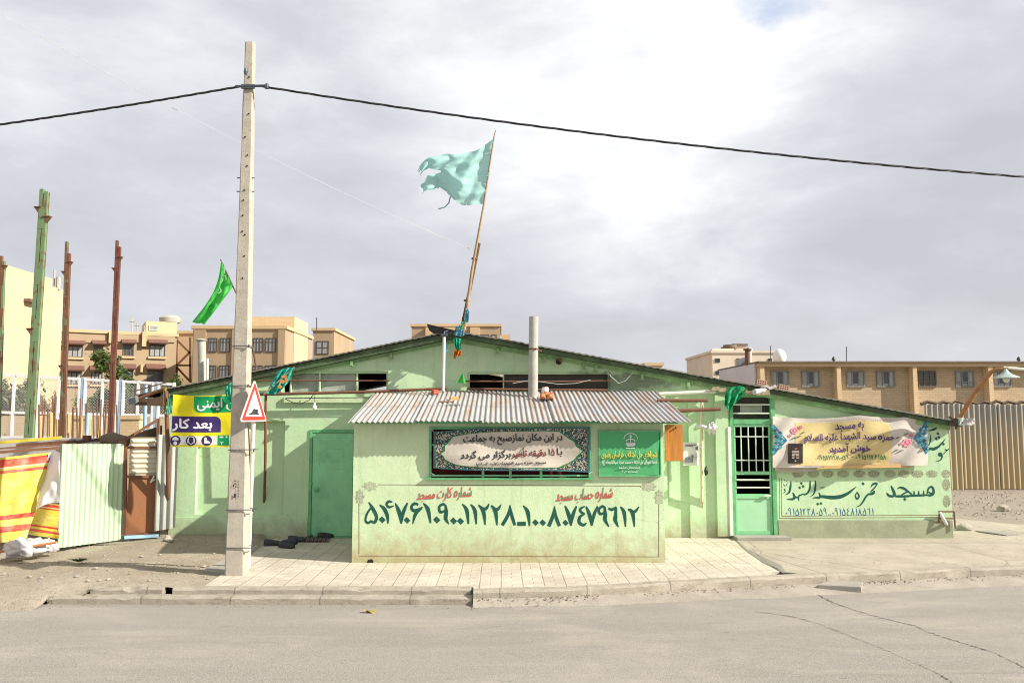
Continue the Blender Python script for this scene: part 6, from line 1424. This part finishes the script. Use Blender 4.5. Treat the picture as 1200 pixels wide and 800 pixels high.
B3b = Bld('apartment_wing', 'rear ochre wing with one barred window right of the paired-window block', gx(366,66), gx(391,66), P(375,387.5,66).z, 9, M['ochre'])
B3b.window(370.5,399.5,385,415,2,'darkframe','glasspale',hz=.5,sill=None)
pent = Bld('roof_hut', 'cream hut with a dark lean-to roof on the paired-window apartment block', gx(344,56), gx(360,60), P(350,375,58).z, 3, M['creambrick'], cap=False)
b = MB(); b.hexa([P(328,384,57),P(344,377,57),P(344,377,60),P(328,384,60),P(328,381,57),P(344,374,57),P(344,374,60),P(328,381,60)]); b.build('lean_to_roof', M['coping'], pent.o)
b = MB(); p = P(371,387,60); b.tube([p, P(371,372,60)], .04, 5); tag(b.build('aerial_mast', M['wire']), 'thin aerial mast on the ochre wing roof', 'aerial')
# centre block behind the gable
B5 = Bld('apartment_block', 'ochre apartment block peeping over the gable peak', gx(482,70), gx(586,70), P(530,382.5,70).z, 8, M['ochre'])
for (x0, x1) in ((499,512),(520,540),(551,562)): B5.block('bay', 'ochrelight', x0, x1, 384, 420, .0015, .5)
B5.window(560,392,573,402,2,'darkframe','glasspale'); B5.window(576,392,582,402,1,'darkframe','glasspale')
B5b = Bld('apartment_wing', 'narrow lighter wing at the right end of the block over the gable', gx(587,76), gx(598,76), P(590,392,76).z, 6, M['ochrelight'], cap=False)
B6 = Bld('low_building', 'small cream building top showing above the right roof slope', gx(757,60), gx(776,60), P(765,428.5,60).z, 8, M['creambrick']); B6.window(759.5,430,764,433,1,'darkframe','glass',sill=None)
# beige flats and mauve gable, brick school
B7 = Bld('flat_block', 'plain beige block of flats behind the right roof slope', gx(835,72), gx(914,72), P(860,413.5,72).z, 10, M['beige'], capm='beige')
B7s = MB(); q = [gx(826.5,84), gx(835,72.01)]; B7s.hexa([(q[0][0],q[0][1],0),(q[1][0],q[1][1],0),(q[1][0]+2,q[1][1]+.2,0),(q[0][0]+2,q[0][1],0)] + [(a, c, P(830,414,78).z) for a, c in ((q[0][0],q[0][1]),(q[1][0],q[1][1]),(q[1][0]+2,q[1][1]+.2),(q[0][0]+2,q[0][1]))]); B7s.build('side_wall', M['beige'], B7.o)
for (x0, x1, y0, y1) in ((838,843.5,420,424.5),(838,843.5,434.5,439),(863,866,420,436),(900,904.5,420,424)): B7.window(x0,y0,x1,y1,2,'darkframe','glass',sill=None)
h2 = Bld('roof_hut', 'beige stair hut on the roof of the plain block of flats', gx(861,74), gx(875,74), P(868,405.5,74).z, 4, M['beige'], cap=True, capm='coping')
b = MB(); c = P(855.5,410,74); b.lathe(c+Vector((0,0,-.3)), [(.5,0),(.5,.4),(.62,.45),(.62,.75),(0,.8)], 12); tag(b.build('roof_tank', M['coping'], smooth=True), 'dark tank beside the beige stair hut', 'tank')
b = MB(); c = P(913.5,418.5,66); b.grid(lambda u, v: c + Vector((math.cos(u*6.2832)*math.sin(v*3.1416)*.52, math.sin(u*6.2832)*math.sin(v*3.1416)*.55, math.cos(v*3.1416)*.68)), 20, 12); tag(b.build('water_tank', M['white'], smooth='all'), 'white egg shaped water tank above the brick school roof', 'tank')
SY = 33.0
M['greyframe'] = simple('grey_frame', (.22,.21,.20), .6)
B8 = Bld('brick_school', 'long two storey buff brick building with pilasters along the right', gx(886,SY), gx(1262,SY), P(1000,430,SY).z, 5.4, M['brickwall'], cap=False)
b = MB(); z0 = B8.z1; B8.bx(b, .0, B8.L+.3, z0+.001, z0+.14, -.4, .42); b.build('eaves_band', M['ochrelight'], B8.o)
b = MB(); B8.bx(b, -.05, B8.L+.3, z0+.142, z0+.21, -5.7, .5); b.build('roof_edge', M['coping'], B8.o)
for x in (887,975.5,1063.5,1151): 
    b = MB(); B8.bx(b, B8.u(x), B8.u(x)+.17, -.1, z0-.002, .001, .38); b.build('pilaster', M['creambrick'], B8.o)
b = MB()
for x in (931,): pass
for (x0, x1, hz) in ((902.5,923.5,None),(938.5,959.5,None),(990.5,1012,None),(1026,1047.5,None),(1074.5,1095.5,.35),(1118,1140,.3),(1161,1183,None),(1205,1226,None)):
    B8.window(x0,434.5,x1,453.5,3,'coping' if hz == .35 else 'greyframe','glasspale' if hz != .35 else 'glass',sill=None,hz=hz)
    if hz != .35:
        u0, u1 = B8.u(x0), B8.u(x1); um = (u1-u0)/3; b = MB(); B8.bx(b, u0+um+.03, u0+2*um-.03, B8.z(x0,449), B8.z(x0,436), .0205, .03); b.build('open_casement', M['glass'], B8.o)
b = MB(); B8.bx(b, -.06, -.002, -.1, z0+.14, -5.39, -.02); b.build('side_render', M['pinkwall'], B8.o)
b = MB(); b.box((P(866,420,36).x,36,B8.z1-1.6),(P(869.5,420,36).x,36.4,P(868,420.5,36).z)); b.hexa([P(866,430,36),P(882,427,34),P(882,427,35),P(866,430,37),P(866,420.5,36),P(876,417,34),P(876,417,35),P(866,420.5,37)]); b.build('grey_duct', simple('grey_duct', (.32,.34,.37), .5, .1, 4), B8.o)
for (px, w_, m) in ((876,.11,M['rust']),(879,.07,M['white'])):
    b = MB(); q = P(px,427,34); b.tube([q, P(px,411,34)], w_, 10); b.lathe(P(px,410.5,34), [(w_*1.6,0),(w_*1.7,.06),(0,.12)], 10); tag(b.build('flue', m, smooth=True), 'rusty flue pipe above the mauve side of the brick school' if px == 876 else 'white flue pipe above the mauve side of the brick school', 'flue')
pipe('aerial_mast', 'thin aerial mast between the flats and the brick school roof', 'aerial', [P(903,425,36), P(903,405,36)], .02, M['wire'], 5)
pipe('aerial_mast', 'thin aerial mast over the middle of the brick school roof', 'aerial', [P(992,424,36), P(992,406,36)], .02, M['wire'], 5)
for (px, lab) in ((977,'small dark roof vent left of the aerial on the brick school roof'),(1194,'small dark roof vent at the right end of the brick school roof')):
    b = MB(); q = P(px,424.5,34); b.tube([q, q+Vector((0,0,.1))], .05, 8); b.lathe(q+Vector((0,0,.1)), [(.09,0),(.06,.09),(.02,.14)], 8); tag(b.build('roof_vent', M['darkframe']), lab, 'vent')
# tan hoarding
hy = 23.2; a, c = P(1085,520,hy).x, P(1300,520,hy).x; zt = P(1150,473.5,hy).z
hd = thing('site_hoarding', 'tan and grey corrugated metal hoarding in front of the brick school', 'hoarding', ((a+c)/2, hy, 0))
n_ = 5
for k in range(n_):
    x0, x1 = a+(c-a)*k/n_, a+(c-a)*(k+1)/n_+.04
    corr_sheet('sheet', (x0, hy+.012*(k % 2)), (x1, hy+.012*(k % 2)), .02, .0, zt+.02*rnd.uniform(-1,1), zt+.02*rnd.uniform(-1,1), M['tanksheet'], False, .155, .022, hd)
b = MB()
for k in range(14): x = a+(c-a)*k/14+rnd.uniform(0,.2); b.tube([(x,hy+.25,zt+.0),(x+.2,hy+.25,zt+.05+rnd.uniform(0,.05)),(x+.45,hy+.25,zt+.02)], rnd.uniform(.03,.06), 6)
b.build('top_debris', M['darkwood'], hd)

# ================================================================== TREES AND WEEDS
def tree(label, base, hgt, rad, n, mat, seed, trunk_r=.12, leaf_s=.16, group=None):
    r = random.Random(seed); o = thing('tree', label, 'tree', base, group)
    B = Vector(base); b = MB(); tips = []
    b.tube([B, B+Vector((.05,0,hgt*.3)), B+Vector((-.05,.05,hgt*.6)), B+Vector((0,0,hgt*.85))], [trunk_r, trunk_r*.75, trunk_r*.45, trunk_r*.15], 8)
    for k in range(9):
        a = r.uniform(0,6.28); z = hgt*r.uniform(.3,.75); l = rad*r.uniform(.5,.95); e = B+Vector((math.cos(a)*l, math.sin(a)*l, z+hgt*r.uniform(.08,.28))); tips.append(e)
        b.tube([B+Vector((0,0,z)), B.lerp(e,.5)+Vector((0,0,z*.45)), e], [trunk_r*.35, trunk_r*.22, trunk_r*.07], 6)
    b.build('trunk', M['bark'], o)
    tips.append(B+Vector((0,0,hgt*.88))); b = MB()
    clumps = [t+Vector((r.gauss(0,rad*.22), r.gauss(0,rad*.22), r.gauss(0,rad*.2))) for t in tips for _ in range(3)]
    for k in range(n):
        c = r.choice(clumps); p = c+Vector((r.gauss(0,1), r.gauss(0,1), r.gauss(0,.8)))*rad*.17
        x = Vector((r.uniform(-1,1), r.uniform(-1,1), r.uniform(-.7,.7))).normalized(); y = x.cross(Vector((r.uniform(-1,1),r.uniform(-1,1),r.uniform(-1,1)))).normalized(); s_ = leaf_s*r.uniform(.6,1.3)
        b.add([p-x*s_, p-y*s_*.45, p+x*s_, p+y*s_*.45], [(0,1,2,3)])
    b.build('crown', mat, o); return o
q = P(137,470,44); tree('green leafy tree behind the brown steel column', (q.x, 44, 0), P(137,420,44).z, 1.15, 3600, M['leaf'], 3, .14, .13)
q = P(10,480,31); tree('dusty pale tree behind the mesh fence at the far left', (q.x, 31, 0), P(10,452,31).z, 1.1, 2600, M['leaf2'], 5, .1, .11)
q = P(196,470,50); tree('low green bush tree showing beside the mosque eave', (q.x, 50, 0), P(192,442,50).z, .9, 1500, M['leaf'], 8, .1, .12)
def weed(label, p, n, sp, hh, seed, mat='weed'):
    r = random.Random(seed); b = MB()
    for k in range(n):
        a = r.uniform(0,6.28); l = sp*r.uniform(.3,1); e = p+Vector((math.cos(a)*l, math.sin(a)*l*.6, hh*r.uniform(.3,1))); w_ = .012*r.uniform(.6,1.4); d = Vector((-math.sin(a), math.cos(a), 0))*w_
        m_ = p.lerp(e,.55)+Vector((0,0,hh*.15)); b.add([p, m_+d, e, m_-d], [(0,1,2,3)])
    return tag(b.build('weed', M[mat]), label, 'weed')
weed('flat green weed growing in the dirt verge left of the pole', G(92,658,.0), 40, .17, .06, 1); weed('straggling weed at the bottom left corner of the front annex', G(441,656,0), 26, .09, .22, 2, 'leaf2'); weed('tiny weed in the kerb joint below the barred gate', G(934,681,-.10), 26, .07, .09, 3)
weed('dry yellow weed along the kerb below the loose slab', G(945,683,-.13), 40, .12, .05, 4, 'leaf2')

# ================================================================== SHOES, RUG, LITTER
def shoe_meshes(upper, sole):
    root = thing('shoe', 'x', 'shoe', (0,0,0), 'shoes left at the green door')
    L = .285
    prof = [(0,.028,.066),(.04,.034,.074),(.10,.033,.066),(.15,.036,.058),(.19,.042,.052),(.23,.044,.042),(.26,.036,.034),(.28,.016,.024)]
    b = MB(); nn_ = 12
    def ring(x, w, h, o=0):
        out = []
        for k in range(nn_):
            a = math.pi*k/(nn_-1); out.append((x, w*math.cos(a)*(1 if math.sin(a) < .5 else .9), .018 + (h-.0)*min(1, math.sin(a)*1.15)))
        return out
    vs = []; 
    for (x, w, h) in prof: vs += ring(x, w, h)
    fs = []
    for i in range(len(prof)-1):
        for k in range(nn_-1):
            if i in (0,1,2) and 4 <= k <= 6: continue
            fs.append((i*nn_+k, i*nn_+k+1, (i+1)*nn_+k+1, (i+1)*nn_+k))
    fs += [tuple(range(nn_)), tuple((len(prof)-1)*nn_+k for k in range(nn_-1,-1,-1))]
    b.add(vs, fs); b.build('upper', upper, root, smooth='all')
    b = MB(); top_ = [(x, s_*(w+.005)) for s_ in (1,) for (x, w, h) in prof] + [(x, -(w+.005)) for (x, w, h) in reversed(prof)]
    b.prism([(x, y, 0) for x, y in top_], (0,0,.02)); b.build('sole', sole, root)
    b = MB(); b.prism([(.01,.02,.03),(.14,.022,.03),(.14,-.022,.03),(.01,-.02,.03)], (0,0,.004)); b.build('insole', M['shoebrown'], root)
    return root
pro = [shoe_meshes(M['shoeblack'], M['shoenavy']), shoe_meshes(M['shoenavy'], M['shoeblack']), shoe_meshes(M['shoebrown'], M['shoeblack'])]
spots = [(313,627.5,0,25,'black shoe at the upper left of the pile, nearest the rusty post'),(326,626.5,0,70,'black shoe lying second from the rusty post'),(338,633.5,1,-8,'dark navy shoe in the middle of the shoe pile'),(340,624.5,0,115,'black shoe standing closest to the wall in the pile'),(351,628,2,-25,'brown shoe in front of the one closest to the wall'),(309,638.5,0,12,'front left black shoe nearest the street'),(327,640.5,0,-18,'front black shoe right of the one nearest the street'),(360,626.5,2,40,'brown shoe lying on the left end of the striped rug'),(348,637,1,165,'dark navy shoe at the front edge of the rug'),(372,630,0,20,'black shoe furthest right, on the striped rug')]
used = set()
for (px, py, k, rot, lab) in spots:
    g = G(px, py, .012)
    if k in used: o = dup(pro[k], g, lab, R(rot))
    else: used.add(k); o = pro[k]; o.location = g; o.rotation_euler = (0,0,R(rot)); o['label'] = lab
n = mk('striped_rug'); x = n.xyz(n.co('UV')); st = n.math('FRACT', n.math('MULTIPLY', x[0], 9)); col = n.ramp(st, [(0,(.03,.025,.03)),(.35,(.25,.13,.13)),(.5,(.05,.04,.04)),(.75,(.30,.24,.2)),(.85,(.04,.03,.03))], 'CONSTANT'); n.out(col, .95, n.bump(n.noise(n.co(), 80, 3), .5, .01))
b = MB(); b.grid(lambda u, v: G(346+42*u-3*v, 626.5+8.5*v, .004) + Vector((0,0,.012+.035*abs(noise.noise(Vector((u*7,v*3,0))))*(1-abs(2*u-1)))), 40, 12); tag(b.build('doormat', n.m, smooth='all'), 'crumpled striped rug lying in front of the left green door', 'rug')
n = mk('flowered_bag'); v = n.vor(n.co(), 30, out='Color'); col = n.ramp(n.xyz(v)[0], [(0,(.55,.5,.45)),(.4,(.10,.22,.08)),(.6,(.45,.38,.08)),(.75,(.5,.46,.42)),(.88,(.3,.05,.05))], 'CONSTANT'); n.out(col, .5, n.bump(n.noise(n.co(), 20, 5), .7, .03)); 
g = G(302,624,0); b = MB(); b.grid(lambda u, v: g + Vector((math.cos(u*6.28)*math.sin(v*3.14)*.10, math.sin(u*6.28)*math.sin(v*3.14)*.08, .12 + math.cos(v*3.14)*.125)) * (1+.2*noise.noise(Vector((u*5,v*5,1)))), 24, 16); o = b.build('rubbish_bag', n.m, smooth='all'); tag(o, 'flowery rubbish bag against the wall behind the sign post', 'bag')
def stone(label, p, s_, seed, mat):
    b = MB(); b.grid(lambda u, v: p + Vector((math.cos(u*6.2832)*math.sin(v*3.1416)*s_, math.sin(u*6.2832)*math.sin(v*3.1416)*s_*.8, math.cos(v*3.1416)*s_*.55+s_*.3)) * 1 + Vector((1,1,.6))*s_*.35*noise.noise(Vector((math.cos(u*6.2832)*1.5+seed, math.sin(u*6.2832)*1.5, v*3))), 14, 9)
    return tag(b.build('stone', M[mat]), label, 'stone')
stone('pale loose rock on the gravel in front of the tan hoarding', G(1176,598), .14, 2, 'apron'); stone('wedge of pale mortar lying right of the drain pipe', G(1130,621), .14, 4, 'kerb')
for k in range(7): 
    g = G(198+rnd.uniform(-4,10), 629+rnd.uniform(-3,5), .03); stone('small rubble stone at the foot of the dented grey sheet', g, rnd.uniform(.03,.06), 10+k, 'apron')['group'] = 'rubble stones by the grey sheet'
r3 = random.Random(12); proto = []
for k in range(46):
    px = r3.uniform(4, 262); py = r3.uniform(645, 684); g = G(px, py, -.02); g.z = dz(g.x, g.y) + .004
    if g.x > -3.2: continue
    stone('small grey pebble lying on the dirt verge', g, r3.choice((.012,.016,.02,.03)), 30+k, r3.choice(('apron','kerb','slabgrey')))['group'] = 'pebbles on the dirt verge'
def grit(name, n, place, smin, smax, mat, seed):
    r = random.Random(seed); b = MB()
    for k in range(n):
        p = place(r)
        if p is None: continue
        s_ = smin + (smax-smin)*r.random()**3; q = [p+Vector((r.uniform(-1,1), r.uniform(-1,1), r.uniform(-.1,.5)))*s_ for _ in range(5)]; top_ = p+Vector((0,0,s_*.9))
        b.add([p+Vector((s_,0,0)), p+Vector((.2*s_,s_*.9,0)), p+Vector((-s_*.9,.3*s_,0)), p+Vector((-.3*s_,-s_*.8,0)), top_+Vector((r.uniform(-.4,.4)*s_, r.uniform(-.4,.4)*s_, 0))], [(0,1,4),(1,2,4),(2,3,4),(3,0,4)])
    o = b.build(name, mat); o['kind'] = 'stuff'; return o
gritm = simple('grit_stone', (.27,.23,.175), .95, .4, 9, bump=.2)
def pl_dirt(r):
    x = r.uniform(-9.5,-3.3); y = 9.9 + 4.2*r.random(); 
    return None if (x > -4.05 and y > 10.9) or (x > -5 and y < 10.3) else Vector((x, y, dz(x, y)))
grit('dirt_stones', 2600, pl_dirt, .004, .022, gritm, 1)
KL = lerp_line([(-5.4,10.0),(-.34,9.97)] + KR[:8], 4)
def pl_gut(r):
    i = r.randrange(len(KL)-1); t = r.random(); x = KL[i][0]*(1-t)+KL[i+1][0]*t; y = KL[i][1]*(1-t)+KL[i+1][1]*t
    if noise.noise(Vector((x*1.1, 4, 0))) < r.uniform(-.5,.5): return None
    d = abs(r.gauss(0,.07)) + .005; zz_ = -.159 if x < -.3 else -.159 + max(0,(1-d/gw(x)))*(.159+gz(x))
    return Vector((x, y-d, zz_))
grit('gutter_grit', 2400, pl_gut, .003, .016, simple('gutter_grit', (.20,.165,.12), .95, .4, 9), 2)
def pl_road(r):
    x = r.uniform(-8,9); y = 4 + 6*r.random(); return Vector((x, y, -.16)) if noise.noise(Vector((x*.5, y*.5, 2))) > r.uniform(-.2,.5) else None
grit('road_grit', 1500, pl_road, .002, .008, gritm, 3)
def pl_lot(r):
    x = r.uniform(7.8,16); y = 16.5 + 6*r.random(); return Vector((x, y, -.014)) if y > 17.9 - max(0,(x-8.4))*.6 else None
grit('lot_stones', 2600, pl_lot, .006, .045, gritm, 4)
def pl_pave(r):
    x = r.uniform(-3.4,9.5); y = r.choice((r.gauss(11.78,.05), r.gauss(14.1,.06), r.uniform(10.4,14))); return Vector((x, y, .001)) if not (ax0 < x < ax1 and y > 11.84) and y < 14.15 and y > 10.25 + max(0, x)*.2 else None
grit('pavement_grit', 900, pl_pave, .003, .012, gritm, 5)
b = MB(); g = G(433,717,-.155); b.grid(lambda u, v: g + Vector(((u-.5)*.13, (v-.5)*.07, .012+.02*math.sin(u*5+v*3))), 8, 5); tag(b.build('yellow_leaf', simple('yellow_leaf', (.6,.45,.08)), smooth='all'), 'small yellow scrap lying on the asphalt', 'litter')
b = MB(); g = G(200,690,-.07)
for (px, py, rr_) in ((199,688.5,.05),(206,690,.045),(118,688,.05),(124,689,.04)):
    g = G(px, py, -.04); b2 = MB(); b2.grid(lambda u, v: g + Vector((math.cos(u*6.2832)*math.sin(v*3.1416)*rr_*1.3, math.sin(u*6.2832)*math.sin(v*3.1416)*rr_*.6, math.cos(v*3.1416)*rr_*.7)) * 1, 10, 6); tag(b2.build('dark_debris', M['darkwood']), {199:'dark debris lump left in the kerb gap below the pole',206:'dark debris lump right in the kerb gap below the pole',118:'dark debris lump at the broken left kerb end',124:'smaller dark debris lump at the broken left kerb end'}[px], 'debris')
b = MB(); g = G(771,635); b.prism([(g.x+.09*math.cos(t*.524), g.y+.06*math.sin(t*.524), .003) for t in range(12)], (0,0,.006)); tag(b.build('drain_cover', M['darkwood']), 'small dark drain cover in the paving right of the annex', 'drain')
b = MB(); e0, e1 = G(1140,620,.004), G(1195,628,.004)
gr = G(1160,621,.006); b.prism([G(1143,622.2,.006), G(1180,627.2,.006), G(1193,626.0,.006), G(1160,620.2,.006)], (0,0,.006)); 
for k in range(7): p = G(1148+k*4.2, 622.3+k*.55, .013); b.box(p-Vector((.02,.10,.0)), p+Vector((.02,.10,.006)))
tag(b.build('drain_grating', M['slabgrey']), 'slotted drain grating in the concrete right of the mosque corner', 'drain')
# ------------------------------------------------------------------ clean up
for o in list(bpy.data.objects):
    if '_loc' in o: del o['_loc']
